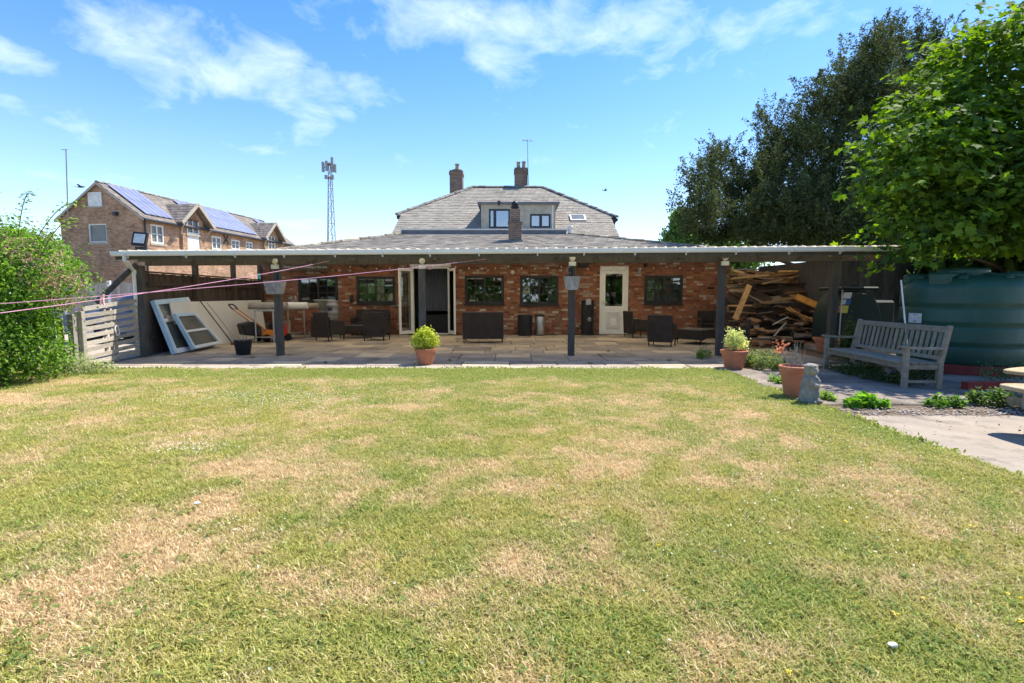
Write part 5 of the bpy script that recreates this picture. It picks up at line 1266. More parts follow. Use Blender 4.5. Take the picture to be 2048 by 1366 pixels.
# left group
rattan_seat('rattan_armchair', .60, .60, .82, 'armchair', 'dark rattan armchair nearest the steel table, turned towards the glass table', (gnd(654,683).x, 14.45, 0), R(-32))
rattan_seat('rattan_armchair', .62, .62, .82, 'armchair', 'dark rattan armchair with its back to the lawn, left of the French doors', (gnd(750,682).x, 14.6, 0), R(-4))
rattan_seat('rattan_sofa', 1.10, .64, .82, 'sofa', 'dark rattan two seater against the wall under the window left of the French doors', (gnd(742,672).x-.05, 16.3, 0), R(180))
glass_table('rattan_table', .85, .5, .40, 'low rattan table with glass top left of the French doors', (gnd(705,678).x, 15.35, 0), R(5))
# right group
rattan_seat('rattan_armchair', .62, .60, .80, 'armchair', 'dark rattan armchair beside the white door, facing right', (gnd(1277,676).x, 15.6, 0), R(-78))
rattan_seat('rattan_armchair', .62, .60, .80, 'armchair', 'dark rattan armchair nearest the lawn, right of the white door', (gnd(1330,694).x, 12.95, 0), R(-28))
glass_table('rattan_table', .95, .75, .40, 'square rattan table with glass top beside the right hand posts', (gnd(1400,688).x, 13.6, 0), R(38))
rattan_seat('rattan_sofa', 1.15, .64, .80, 'sofa', 'dark rattan two seater against the wall right of the net curtained window', (gnd(1405,668).x, 15.7, 0), R(168))
rattan_seat('rattan_armchair', .66, .62, .74, 'armchair', 'dark rattan armchair in front of the heap of scrap wood', (gnd(1478,702).x, 12.1, 0), R(70))

# bins
p = gnd(1171,668); t = thing('litter_bin', 'tall black litter bin with steel ashtray left of the white door', 'bin', (p.x, 16.55, 0))
b = MB(); b.lathe([(.20,0),(.205,.03),(.205,1.08),(.20,1.12),(.06,1.14)], (0,0,0), 28, sy=.85); b.build('body', M['black_plastic'], t, smooth=True)
b = MB(); b.box(-.085,-.20,.98,.085,-.10,1.17); b.build('ashtray', M['steel'], t, bevel=.01)
ring = [(.03+.055*math.cos(a), -.181, .52+.055*math.sin(a)) for a in np.linspace(0, 6.2832, 20)]
b = MB(); b.tube(ring, .006, 5).bar((.03,-.181,.50),(.045,-.181,.56),.01,.012).blob((.03,-.181,.555),(.012,.004,.012),8,5,0).bar((.03,-.181,.49),(.015,-.181,.52),.01,.01); b.build('emblem', M['label_white'], t)
p = gnd(1049,668); t = thing('round_bin', 'black open topped round bin on the left of the low pair by the wall', 'bin', (p.x, 16.3, 0))
b = MB(); b.lathe([(.21,0),(.235,.02),(.245,.66),(.225,.67),(.21,.6),(.19,.05)], (0,0,0), 26); b.build('body', M['black_plastic'], t, smooth=True)
p = gnd(1077,667); t = thing('pedal_bin', 'shiny steel cylinder bin on the right of the low pair by the wall', 'bin', (p.x, 16.4, 0))
b = MB(); b.lathe([(.15,.02),(.155,.03),(.155,.60),(.15,.61)], (0,0,0), 26); b.build('body', M['steel'], t, smooth=True)
b = MB(); b.lathe([(.16,.612),(.16,.65),(.12,.67)], (0,0,0), 26).lathe([(.165,0),(.165,.03)], (0,0,-.002), 26); b.build('lid', M['black_plastic'], t, smooth=True)

# flower tub, black
p = gnd(487,709); t = thing('flexi_tub', 'black plastic tub holding dead stems by the front of the steel table', 'tub', (p.x, p.y, 0))
b = MB(); b.lathe([(.135,0),(.14,.01),(.185,.30),(.195,.30),(.195,.315),(.175,.315),(.17,.26)], (0,0,0), 24); b.build('body', M['black_plastic'], t, smooth=True)
b = MB(); b.lathe([(.168,.2),(.168,.262)], (0,0,0), 20); b.build('compost', M['potting'], t)
b = MB()
for _ in range(26):
    a = random.uniform(0,6.28); r = random.uniform(0,.14); b.cyl((r*math.cos(a),r*math.sin(a),.25),(r*math.cos(a)+random.gauss(0,.05),r*math.sin(a)+random.gauss(0,.05),.34+random.random()*.08),.004,.002,4)
stuff(b.build('stems', M['gate_wood'], t))

# steel table with rolls
tx, ty = gnd(524,686).x, gnd(524,686).y
t = thing('steel_table', 'long stainless table with a lower shelf against the left fence', 'table', (tx+.12, ty+.95, 0), R(-2)); w, d = .56, 1.95
b = MB(); b.box(-w/2,-d/2,.86,w/2,d/2,.90); b.build('table_top', M['steel'], t, bevel=.006)
b = MB(); b.box(-w/2+.02,-d/2+.02,.14,w/2-.02,d/2-.02,.165); b.build('shelf', M['steel'], t)
for sx in (-1,1):
    for sy in (-1,1): b = MB(); b.cyl((sx*(w/2-.03),sy*(d/2-.03),0),(sx*(w/2-.03),sy*(d/2-.03),.86),.021,.021,10); b.build('leg', M['steel'], t)
def roll(name, p, q, r, m, lab, grp='rolled material laid across the steel table'):
    t = thing(name, lab, 'roll', p, 0, grp); v = Vector(q)-Vector(p)
    b = MB(); b.cyl((0,0,0), v, r, r, 18); b.build('roll_body', m, t, smooth=True)
    d_ = v.normalized(); b = MB(); b.cyl(-d_*.004, -d_*.001, r*.62, r*.62, 14); b.build('roll_core', M['potting'], t)
roll('felt_roll', (tx-.42,ty+.2,1.005), (tx+.55,ty+.42,1.005), .10, M['fence_pale'], 'grey brown roll with dark open end at the front of the steel table')
roll('felt_roll', (tx-.02,ty+.62,1.0), (tx+.98,ty+.75,1.0), .095, M['panel_white'], 'cream roll lying second along the steel table')
roll('felt_roll', (tx+.15,ty+1.1,.985), (tx+1.10,ty+1.2,.985), .08, M['clay_pot'], 'buff roll at the back of the steel table')
# red petrol can and boxes on the lower shelf
def can(loc, m, lab, name='fuel_can'):
    t = thing(name, lab, 'can', loc); b = MB(); b.box(-.14,-.09,0,.14,.09,.30); b.build('body', m, t, bevel=.03)
    b = MB(); b.tube([(-.10,0,.30),(-.08,0,.35),(.04,0,.35),(.06,0,.30)],.014,6).cyl((.10,0,.29),(.12,0,.34),.025,.025,10); b.build('handle', m, t)
can((tx+.30,ty+.5,.166), M['red_plastic'], 'bright red fuel can on the lower shelf of the steel table')
b = MB(); b.box(-.10,-.08,0,.10,.08,.36); o = b.build('cardboard_box', M['clay_pot'], loc=(tx+.25,ty+.95,.166), bevel=.006); tag(o, 'tall orange brown box behind the red fuel can', 'box')
# stone ornaments
def urn(loc, s_, lab, name='stone_urn', grp=None):
    t = thing(name, lab, 'ornament', loc); b = MB()
    b.lathe([(.13*s_,0),(.13*s_,.04*s_),(.07*s_,.07*s_),(.06*s_,.16*s_),(.13*s_,.22*s_),(.16*s_,.34*s_),(.19*s_,.38*s_),(.17*s_,.40*s_),(.12*s_,.36*s_)], (0,0,0), 20); b.build('body', M['stone'], t, smooth=True); return t
urn((gnd(640,676).x-.1, 15.9, .62), 1.35, 'pale stone urn standing in front of the leftmost window')
b = MB(); b.box(-.3,-.28,0,.3,.28,.62); o = b.build('plinth', M['brown_timber'], loc=(gnd(640,676).x-.1, 15.95, 0), bevel=.01); tag(o, 'low dark block carrying the stone urn', 'plinth')
def squirrel(loc, lab):
    t = thing('stone_animal', lab, 'ornament', loc); b = MB()
    b.blob((0,0,.12),(.09,.11,.12),12,8,.05).blob((-.02,-.06,.28),(.06,.07,.06),10,7,.05).blob((-.05,-.13,.27),(.025,.04,.025),8,5,0).blob((.08,.06,.22),(.05,.05,.16),10,7,.1).blob((-.05,-.02,.35),(.015,.015,.03),6,5,0).blob((.02,-.02,.35),(.015,.015,.03),6,5,0)
    b.build('body', M['stone'], t, smooth=True)
squirrel((tx+.12,ty+1.72,.905), 'small seated stone animal at the far end of the steel table')
# keg on a pedestal
p = gnd(681,670); t = thing('keg', 'dented grey metal keg standing on a stone pedestal', 'keg', (p.x-.02, 15.9, .60))
b = MB(); b.lathe([(.19,0),(.20,.03),(.18,.05),(.205,.14),(.215,.16),(.205,.18),(.205,.36),(.215,.38),(.205,.40),(.18,.48),(.20,.50),(.19,.53),(.14,.52),(.10,.56),(.04,.56)], (0,0,0), 28); b.build('body', M['galv'], t, smooth=True)
b = MB(); b.box(-.07,-.216,.22,.07,-.207,.32); b.build('stencil', M['window_grey'], t)
t = thing('stone_pedestal', 'short round stone pedestal below the keg', 'pedestal', (p.x-.02, 15.9, 0))
b = MB(); b.lathe([(.19,0),(.19,.05),(.13,.08),(.12,.50),(.18,.55),(.18,.595)], (0,0,0), 20); b.build('column', M['stone'], t, smooth=True)
# lawn mower
def mower():
    t = thing('lawn_mower', 'orange and black lawn mower with its handle raised beside the white board', 'lawn mower', (-6.80, 14.35, 0), R(48))
    b = MB(); b.prism([(-.32,.10),(-.36,.24),(-.2,.33),(.22,.33),(.40,.24),(.42,.10)], -.24, .24, 'y'); b.build('deck', M['orange'], t, smooth=True, bevel=.03)
    b = MB(); b.lathe([(.13,0),(.14,.08),(.11,.16),(.05,.18)], (.05,0,.335), 18); b.build('engine', M['black_plastic'], t, smooth=True)
    for x in (-.26,.32):
        for s_ in (-1,1): b = MB(); b.cyl((x,s_*.25,.11),(x,s_*.30,.11),.11,.11,18); o = b.build('wheel', M['tyre'], t, smooth=True)
    b = MB(); b.prism([(-.36,.16),(-.80,.22),(-.86,.52),(-.55,.58),(-.34,.42)], -.21, .21, 'y'); b.build('grass_box', M['black_plastic'], t, bevel=.03)
    b = MB()
    for s_ in (-1,1): b.tube([(-.2,s_*.2,.28),(-.62,s_*.2,.66)],.016,8).tube([(-.62,s_*.2,.66),(-.95,s_*.2,.93)],.014,8)
    b.build('handle_lower', M['orange'], t, smooth=True)
    b = MB(); b.tube([(-.95,-.2,.93),(-1.02,-.2,1.02),(-1.04,-.14,1.05),(-1.04,.14,1.05),(-1.02,.2,1.02),(-.95,.2,.93)],.018,8).tube([(-.92,-.2,.90),(-.98,-.1,.94),(-.98,.1,.94),(-.92,.2,.90)],.008,6); b.build('handle_bar', M['black_plastic'], t, smooth=True)
mower()
# leaning window frames
def window_frame(name, lab, P0, P1, P2, P3, mid, thick, film, glassm, cat='window frame'):
    """P0 bottom near, P1 bottom far, P2 top far, P3 top near (world)"""
    P0, P1, P2, P3 = map(Vector, (P0,P1,P2,P3)); t = thing(name, lab, cat, P0); O = P0
    nrm = (P1-P0).cross(P3-P0).normalized()
    if nrm.x < 0: nrm = -nrm
    def pt(u, v, h=0): return (P0*(1-u)*(1-v)+P1*u*(1-v)+P2*u*v+P3*(1-u)*v)+nrm*h-O
    def strip(u0, u1, v0, v1, h0, h1, m, nm):
        b = MB(); c = [(u0,v0),(u1,v0),(u1,v1),(u0,v1)]; b.add([pt(u,v,h0) for u,v in c]+[pt(u,v,h1) for u,v in c], BOXF); return b.build(nm, m, t)
    e, f = .055, .085
    strip(0,e,0,1,0,thick,M['film_blue'],'stile'); strip(1-e,1,0,1,0,thick,film,'stile'); strip(e,1-e,0,f,0,thick,film,'rail'); strip(e,1-e,1-f,1,0,thick,M['film_blue'],'rail')
    strip(e,1-e,mid-.03,mid+.03,.01,thick-.01,M['frame_white'],'rail')
    strip(e,1-e,f,mid-.03,thick*.4,thick*.45,glassm,'pane'); strip(e,1-e,mid+.03,1-f,thick*.4,thick*.45,glassm,'pane')
    # inner white bead
    for (a_, c_, d_, e_) in ((e,e+.02,f,1-f),(1-e-.02,1-e,f,1-f)): strip(a_,c_,d_,e_,thick*.5,thick*.9,M['frame_white'],'bead')
    return t
window_frame('window_frame', 'large pale blue window frame leaning on the side fence', (-7.42,11.0,.0),(-7.55,12.75,.0),(-7.93,12.35,1.22),(-7.83,11.02,1.16), .62, .09, M['frame_white'], M['dusty_glass'])
t = window_frame('window_frame', 'smaller pale blue window frame in front of the large one', (-7.25,11.42,.06),(-7.42,12.85,.06),(-7.66,12.15,.86),(-7.55,11.28,.86), .5, .08, M['frame_white'], M['dusty_glass'])
for (px, py, Y, s_, lab) in ((334,638,11.3,.10,'brown rag padding on the top corner of the smaller frame'),(357,702,11.6,.11,'brown rag under the foot of the smaller frame')):
    c = at(px, py, Y); b = MB(); b.blob((0,0,0),(s_,s_*.9,s_*.8),12,8,.3); o = b.build('rag', M['clay_pot'], smooth=True, loc=(c.x, c.y, max(c.z, s_*.6))); tag(o, lab, 'rag', 'rags on the leaning frames')
# rakes and broom
for (x, y, xt, yt, zt, m, lab, k) in ((-7.30,13.2,-7.78,12.6,1.25,'brown_timber','broom with a dark handle leaning beyond the blue window frames',0),(-7.22,13.35,-7.72,12.9,1.1,'gate_wood','rake with a pale handle leaning beside the broom',1)):
    t = thing('broom' if k == 0 else 'rake', lab, 'broom' if k == 0 else 'rake', (x,y,0)); b = MB(); b.cyl((0,0,.05),(xt-x,yt-y,zt),.014,.012,8); b.build('handle', M[m], t)
    b = MB(); b.box(-.03,-.02,.0,.28,.03,.05); b.build('head', M['fence_red' if k == 0 else 'steel'], t)
# sign
a_, c_ = at(563,541,16.6), at(657,527,16.6)
t = thing('notice_board', 'long dark notice board with white lettering hung under the roof at the left', 'sign', ((a_.x+c_.x)/2, 16.6, a_.z)); w = c_.x-a_.x; h = c_.z-a_.z
b = MB(); b.box(-w/2,-.012,0,w/2,.012,h); b.build('board', M['dark_timber'], t)
tc = bpy.data.curves.new('lettering', 'FONT'); tc.body = 'Thank you for not smoking in this area'; tc.size = .10; tc.align_x = 'CENTER'; tc.align_y = 'CENTER'; tc.extrude = .001
to = bpy.data.objects.new('lettering', tc); link(to, t); tc.materials.append(M['label_white']); to.location = (0,-.0145,h/2); to.rotation_euler = (R(90),0,0)
bpy.context.view_layer.update(); _sx = (w*.92)/max(.1, to.dimensions.x)
me_ = bpy.data.meshes.new_from_object(to.evaluated_get(bpy.context.evaluated_depsgraph_get())); me_.name = 'lettering'
bpy.data.objects.remove(to); to = bpy.data.objects.new('lettering', me_); link(to, t); to.location = (0,-.0145,h/2); to.rotation_euler = (R(90),0,0); to.scale = (_sx, 1, 1)
b = MB(); b.tube([(-w*.4,0,h),(-w*.4,0,h+.15)],.006,5).tube([(w*.4,0,h),(w*.4,0,h+.15)],.006,5); b.build('hanger', M['galv'], t)

# lights on posts: a lamp head with a square solar panel below
for i, (px, py, lab) in enumerate(((549,522,'lamp on the second post from the left, above the square basket'),(844,522,'lamp on the post before the French doors'),(1145,516,'lamp on the post carrying the round basket'),(1451,515,'lamp on the post beside the heap of wood'))):
    Yc = PY-.075; c = at(px, py, Yc-.06); t = thing('post_light', lab, 'lamp', (c.x, Yc, c.z), 0, 'security lamps on the shelter posts')
    b = MB(); b.lathe([(.05,0),(.062,.015),(.062,.04),(.03,.055)], (0,0,0), 18); o = b.build('lamp_head', M['lamp_face'], t, smooth=True); o.rotation_euler = (R(90),0,0); o.location = (0,-.02,0)
    b = MB(); b.box(-.075,-.08,-.165,.075,-.02,-.075); b.build('lamp_panel', M['lamp_face'], t, bevel=.006)
    b = MB(); b.box(-.012,-.02,-.11,.012,.0,0); b.build('bracket', M['white_paint'], t)
# hanging baskets
def basket(px0, px1, py0, py1, sq, lab):
    Yc = PY-.26; a_, c_ = at(px0, py0, Yc), at(px1, py1, Yc); w = c_.x-a_.x; h = a_.z-c_.z
    t = thing('hanging_basket', lab, 'basket', ((a_.x+c_.x)/2, Yc+.05, c_.z))
    b = MB(); r = w/2
    if sq: b.add([(-r*.72,-.11,0),(r*.72,-.11,0),(r*.72,.11,0),(-r*.72,.11,0),(-r,-.15,h),(r,-.15,h),(r,.15,h),(-r,.15,h)], BOXF[:1]+BOXF[2:]); 
    else: b.lathe([(r*.70,0),(r*.78,.02),(r*.95,h*.9),(r*1.02,h*.93),(r*1.02,h),(r*.92,h),(r*.9,h*.8)], (0,0,0), 24, sy=.7)
    b.build('basket_body', M['wicker_grey'], t, smooth=not sq, bevel=.01 if sq else 0)
    st = MB()
    n = 22
    for i in range(n):
        if sq: x = -r+2*r*i/(n-1); st.cyl((x*.72,-.116,0),(x,-.156,h),.006,.006,4)
        else:
            a = math.pi+math.pi*i/(n-1); st.cyl((r*.73*math.cos(a), r*.73*.7*math.sin(a), .01),(r*.98*math.cos(a), r*.98*.7*math.sin(a), h*.95),.006,.006,4)
    st.build('weave', M['wicker_grey'], t)
    b = MB(); b.lathe([(r*.82,h*.6),(r*.82,h*.8)], (0,0,0), 16, sy=.55); b.build('compost', M['potting'], t)
    b = MB(); b.tube([(-r*.5,0,h),(0,.14,h+.16),(r*.5,0,h)],.005,5).box(-.02,.12,h-.1,.02,.18,h+.2); b.build('bracket', M['window_black'], t)
basket(531,566,562,588,True,'square grey basket hung on the second post from the left'); basket(1128,1161,553,580,False,'round grey wicker basket hung on the post right of centre')
c = at(1139,540,PY-.1); t = thing('horseshoe', 'pale horseshoe ornament above the round basket', 'horseshoe', (c.x, PY-.085, c.z)); b = MB(); b.tube([(.055*math.cos(a), 0, .065*math.sin(a)) for a in np.linspace(R(60), R(300), 12)],.011,6); b.build('shoe', M['galv'], t)
# wall pieces
def wall_item(name, px, py, w, h, d, m, lab, cat, rnd=False):
    c = at(px, py, WALL_Y-.02); b = MB()
    if rnd: b.lathe([(w/2,0),(w/2,d*.6),(w*.3,d)], (0,0,0), 18); o = b.build(name, M[m], smooth=True, loc=(c.x, WALL_Y-.012, c.z)); o.rotation_euler = (R(90),0,0)
    else: b.box(-w/2,-d,-h/2,w/2,0,h/2); o = b.build(name, M[m], loc=(c.x, WALL_Y-.012, c.z), bevel=.008)
    tag(o, lab, cat)
wall_item('bulkhead_lamp', 1025, 545, .14, .14, .09, 'lamp_face', 'round white lamp on the brick wall between two windows', 'lamp', True)
wall_item('wall_speaker', 1166, 529, .32, .18, .16, 'black_plastic', 'black box fixed high on the wall behind the round basket post', 'speaker')
wall_item('wall_light', 1291, 530, .12, .12, .12, 'black_plastic', 'small black lamp high on the wall right of the white door', 'lamp', True)
wall_item('air_vent', 1422, 576, .22, .07, .02, 'window_black', 'dark air brick right of the net curtained window', 'vent')
wall_item('meter_box', 704, 597, .10, .22, .08, 'window_black', 'small black box on the wall between the two left windows', 'box')
wall_item('vent_cowl', 1278, 541, .08, .20, .10, 'galv', 'grey flue pipe on the wall above the net curtained window', 'flue')
c = at(728,530,16.7); t = thing('hanging_heart', 'dark twig heart hanging under the roof left of the French doors', 'ornament', (c.x, 16.72, c.z)); b = MB()
b.tube([(.13*math.sin(a)**3*1.1, 0, .02+.10*(1.0*math.cos(a)-.4*math.cos(2*a)-.15*math.cos(3*a))) for a in np.linspace(0, 6.2832, 26)],.028,6); b.build('twigs', M['window_black'], t)
b = MB(); c = at(1120,630,WALL_Y); b.tube([(c.x,WALL_Y-.03,c.z+.02),(c.x,WALL_Y-.03,.02)],.014,8); o = b.build('wall_pipe', M['galv']); tag(o, 'thin grey pipe running down the wall right of the steel bin', 'pipe')
# festoon lights
t = thing('string_lights', 'string of small globe lamps draped along the top of the brick wall', 'string lights', (0, 16.75, 2.3)); b = MB(); pts = []
a_, c_ = at(700,520,16.75), at(1545,520,16.75); n = 64
for i in range(n+1):
    x = a_.x+(c_.x-a_.x)*i/n; s_ = (i % 8)/8; pts.append(Vector((x, 0, 2.29-2.3-.24*s_*(1-s_)*1.0-.03)))
b.tube(pts, .006, 4); b.build('cable', M['black_plastic'], t)
bb = MB(); bb.blob((0,0,0),(.026,.026,.032),8,6,0); bm_ = bb.mesh('bulb', M['lamp_face'], True)
for p in pts[::2]: place(bm_, 'bulb', t, p+Vector((0,0,-.045)))
# floodlight on the roof edge
c = at(280,478,10.9); t = thing('floodlight', 'square black floodlight on a stalk above the left end of the gutter', 'floodlight', (c.x, 10.9, c.z))
b = MB(); b.box(-.15,-.03,-.15,.15,.03,.15); o = b.build('housing', M['window_black'], t, bevel=.01); o.rotation_euler = (R(-15),R(4),R(6))
b = MB(); b.box(-.105,-.036,-.10,.105,-.0305,.10); q = b.build('lens', M['label_white'], o)
b = MB(); b.box(-.11,-.01,-.27,.11,.04,-.16).cyl((0,.02,-.4),(0,.02,-.2),.02,.02,8); b.build('bracket', M['window_black'], t)
# clothes lines with pegs
def line(name, pts, lab, pegs):
    t = thing(name, lab, 'clothes line', pts[0]); O = Vector(pts[0]); b = MB(); P = []
    for (p, q, n, sag) in ((Vector(pts[0]), Vector(pts[1]), 14, .05),):
        for i in range(n+1): f = i/n; P.append(p.lerp(q, f)-O-Vector((0,0,sag*4*f*(1-f))))
    b.tube(P, .0042, 6); b.build('cord', M['pink'], t); return P, O
Lend = at(972,518,10.75); Ls = at(-60,612,5.2)
P1_, O1 = line('clothes_line', (Ls, Lend), 'pink clothes line running from the left edge to the middle of the shelter beam', None)
Lend2 = at(658,522,10.75); Ls2 = at(-60,634,4.6)
P2_, O2 = line('clothes_line', (Ls2, Lend2), 'pink clothes line ending at the shelter beam above the notice board', None)
def peg(px, m, lab, P, O):
    best = min(range(len(P)*20-20), key=lambda i: abs(proj(*( (P[i//20].lerp(P[i//20+1], (i%20)/20)+O)))[0]-px)); c = P[best//20].lerp(P[best//20+1], (best%20)/20)+O
    t = thing('clothes_peg', lab, 'clothes peg', c)
    for s_ in (-1,1): b = MB(); b.bar((s_*.004,s_*.006,.022),(s_*.012,s_*.010,-.07),.012,.009,(0,1,0)); b.build('peg_arm', M[m], t)
peg(518, 'teal', 'teal peg clipped where the two clothes lines run close together', P2_, O2); peg(861, 'peg_pink', 'pale pink peg on the longer clothes line near the French doors', P1_, O1); peg(205, 'peg_pink', 'pale peg on the clothes line in front of the flowering shrub', P2_, O2)

# ================================================================== POTS and right hand side
def pot(loc, r, h, lab, name='flower_pot', deep=False, group='terracotta pots'):
    t = thing(name, lab, 'plant pot', loc, 0, group); b = MB(); k = .66 if not deep else .62
    b.lathe([(r*k,0),(r*(k+.02),.01),(r*.93,h*.80),(r*.93,h*.82),(r*1.03,h*.83),(r*1.05,h*.985),(r,h),(r*.90,h),(r*.87,h*.85)], (0,0,0), 32); b.build('pot_body', M['terracotta'], t, smooth=True)
    b = MB(); b.lathe([(r*.86,h*.82),(r*.86,h*.88)], (0,0,0), 20); b.build('compost', M['potting'], t); return t
def pot_plant(loc, blobs, n, sz, c0, c1, lab, name='potted_shrub', stems=10, H=.3, cl=(12,.03)):
    t = thing(name, lab, 'plant', loc); p, nn = in_blobs(blobs, n, .5, clump=cl[0], cl_r=cl[1]); k = p[:,2] > .01; p, nn = p[k], nn[k]; N_ = len(p)
    leaf_cloud('foliage', p, nn*.7+np.random.normal(size=(N_,3))*.5+np.array([0,0,.4]), np.random.uniform(sz*.7,sz*1.3,N_), LEAF_T, M['leaf'], vcol(N_, c0, c1, .2), t)
    b = MB()
    for _ in range(stems): a = random.uniform(0,6.28); r = random.uniform(.2,.7)*blobs[0][1][0]; b.cyl((r*.25*math.cos(a),r*.25*math.sin(a),-.02),(r*math.cos(a),r*math.sin(a),H),.007,.004,5)
    stuff(b.build('stem', M['bark'], t)); return t
p = gnd(849,730); pot((p.x,p.y+.12,0), .20, .30, 'terracotta pot on the patio edge before the French doors')
pot_plant((p.x,p.y+.12,.27), [((0,0,.20),(.20,.20,.17)),((-.13,0,.16),(.13,.15,.13)),((.13,.02,.17),(.13,.15,.14)),((0,-.05,.33),(.13,.12,.09))], 3400, .035, (.34,.42,.04), (.72,.74,.14), 'rounded yellow green variegated shrub in the middle terracotta pot')
p = gnd(1473,738); pot((p.x,p.y+.12,0), .225, .32, 'wide terracotta pot on the patio corner beside the right hand post')
pot_plant((p.x,p.y+.12,.28), [((-.02,0,.22),(.13,.14,.14)),((-.06,0,.33),(.09,.1,.08)),((.14,0,.15),(.08,.09,.07)),((.07,.02,.30),(.08,.08,.08))], 1500, .035, (.50,.54,.16), (.86,.86,.44), 'cream and yellow variegated shrub in the wide terracotta pot', H=.34)
p = gnd(1588,802); pot((p.x+.15,p.y+.28,0), .18, .40, 'tall terracotta pot with bare twigs beside the stone figure', deep=True)
t = thing('dry_twigs', 'dead branching stems with a red tipped shoot in the tall terracotta pot', 'plant', (p.x+.15,p.y+.28,.36)); b = MB()
random.seed(21)
for _ in range(11):
    a = random.uniform(0,6.28); p0 = Vector((random.uniform(-.08,.08),random.uniform(-.06,.06),0)); d = Vector((math.cos(a)*.45, math.sin(a)*.3, 1)).normalized(); q = p0
    for k in range(4):
        q2 = q+d*random.uniform(.05,.09); b.cyl(q, q2, .006-.001*k, .005-.001*k, 5)
        if random.random() < .6:
            e = (d+Vector((random.uniform(-.8,.8),random.uniform(-.5,.5),.2))).normalized(); b.cyl(q2, q2+e*.07, .004, .002, 4)
        q = q2; d = (d+Vector((random.uniform(-.3,.3),random.uniform(-.3,.3),0))).normalized()
stuff(b.build('stem', M['gate_wood'], t))
n = 46; cen = np.random.normal(size=(n,3))*np.array([.035,.03,.035])+np.array([-.20,0,.27]); leaf_cloud('leaves', cen, np.random.normal(size=(n,3)), np.random.uniform(.03,.06,n), LEAF_T, M['leaf'], vcol(n, (.62,.20,.11), (.70,.36,.24)), t)
b = MB(); b.cyl((-.05,0,0),(-.19,0,.26),.006,.004,5); b.build('red_shoot', M['gate_wood'], t)
p = gnd(1672,708); pot((p.x,p.y+.3,0), .30, .34, 'terracotta pot half hidden behind the left end of the bench')
# stone figure: a hooded standing form with crossed arms
p = gnd(1613,806); t = thing('stone_figure', 'weathered grey stone garden figure standing on the lawn corner', 'statue', (p.x+.04, p.y+.02, 0), R(12))
b = MB(); b.lathe([(.125,0),(.13,.03),(.125,.05),(.12,.12),(.105,.22),(.095,.28),(.085,.32),(.07,.345),(.075,.37),(.078,.41),(.06,.455),(.02,.475)], (0,0,0), 22, sy=.82)
for (c_, r_) in (((-.035,-.075,.26),(.03,.03,.075)),((.04,-.075,.25),(.03,.03,.075)),((0,-.10,.22),(.05,.03,.03)),((0,-.055,.40),(.05,.045,.045)),((0,-.095,.385),(.018,.02,.018)),((-.07,-.01,.24),(.03,.05,.09)),((.07,-.01,.24),(.03,.05,.09)),((-.05,-.10,.03),(.045,.05,.03)),((.05,-.10,.03),(.045,.05,.03)),((0,.0,.445),(.085,.08,.035))):
    b.blob(c_, r_, 12, 8, .08)
o = b.build('figure', M['stone'], t, smooth=True)
rm_ = o.modifiers.new('remesh', 'REMESH'); rm_.mode = 'VOXEL'; rm_.voxel_size = .009; rm_.use_smooth_shade = True
ds = bpy.data.textures.new('pitting', 'CLOUDS'); ds.noise_scale = .035; dm_ = o.modifiers.new('pitting', 'DISPLACE'); dm_.texture = ds; dm_.strength = .012; dm_.mid_level = .5

# weeds beds
def weeds(cx, cy, rx, ry, h, n, c0, c1, sz, lab, name='weed_clump', flowers=0, tmpl=LEAF_T):
    t = thing(name, lab, 'weeds', (cx, cy, 0)); bl = []
    for _ in range(14):
        a = random.uniform(0,6.28); q = random.random()**.5*.8; hh = h*random.uniform(.4,1); bl.append(((rx*q*math.cos(a), ry*q*math.sin(a), hh*.45), (rx*.28, ry*.28, hh*.6)))
    p, nn = in_blobs(bl, n, .8); k = p[:,2] > .0; p, nn = p[k], nn[k]; N_ = len(p)
    leaf_cloud('foliage', p, nn*.4+np.random.normal(size=(N_,3))*.5+np.array([0,0,.7]), np.random.uniform(sz*.6,sz*1.4,N_), tmpl, M['leaf'], vcol(N_, c0, c1, .25), t)
    if flowers:
        q = p[np.random.choice(N_, flowers)]+np.array([0,0,.03]); leaf_cloud('flower_heads', q, np.random.normal(size=(flowers,3))*.3+np.array([0,-.3,1]), np.random.uniform(.012,.022,flowers), LEAF_T, M['flower'], vcol(flowers, (.60,.50,.40), (.75,.70,.60)), t)
P_1 = gnd(1535,735); weeds(P_1.x, P_1.y, .42, .75, .30, 4600, (.10,.17,.04), (.30,.34,.11), .035, 'tangled weeds between the wide pot and the tall pot', flowers=160)
P_1 = gnd(1575,768); weeds(P_1.x-.05, P_1.y+.1, .16, .22, .14, 700, (.14,.26,.04), (.32,.46,.09), .035, 'fresh green weeds at the foot of the tall pot')
P_1 = gnd(1735,812); weeds(P_1.x, P_1.y, .26, .14, .15, 900, (.12,.30,.025), (.30,.52,.06), .06, 'bright green dandelion clump at the edge of the concrete pad')
P_1 = gnd(1655,800); weeds(P_1.x, P_1.y, .16, .14, .13, 500, (.14,.26,.04), (.34,.46,.09), .035, 'yellow green weeds right of the stone figure')
P_1 = gnd(1890,812); weeds(P_1.x, P_1.y, .24, .14, .13, 800, (.08,.20,.03), (.20,.34,.06), .04, 'shaded weeds at the back of the concrete pad')
P_1 = gnd(1985,808); weeds(P_1.x, P_1.y, .3, .16, .22, 900, (.06,.13,.03), (.18,.26,.06), .045, 'dark weeds beside the picnic seat')
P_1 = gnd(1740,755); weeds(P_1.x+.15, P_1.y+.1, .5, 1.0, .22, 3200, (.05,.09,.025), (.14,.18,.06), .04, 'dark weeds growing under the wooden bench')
P_1 = gnd(1845,770); weeds(P_1.x+.25, P_1.y+.4, .3, .25, .4, 900, (.05,.09,.025), (.16,.18,.06), .04, 'tall shaded weeds behind the near end of the bench')
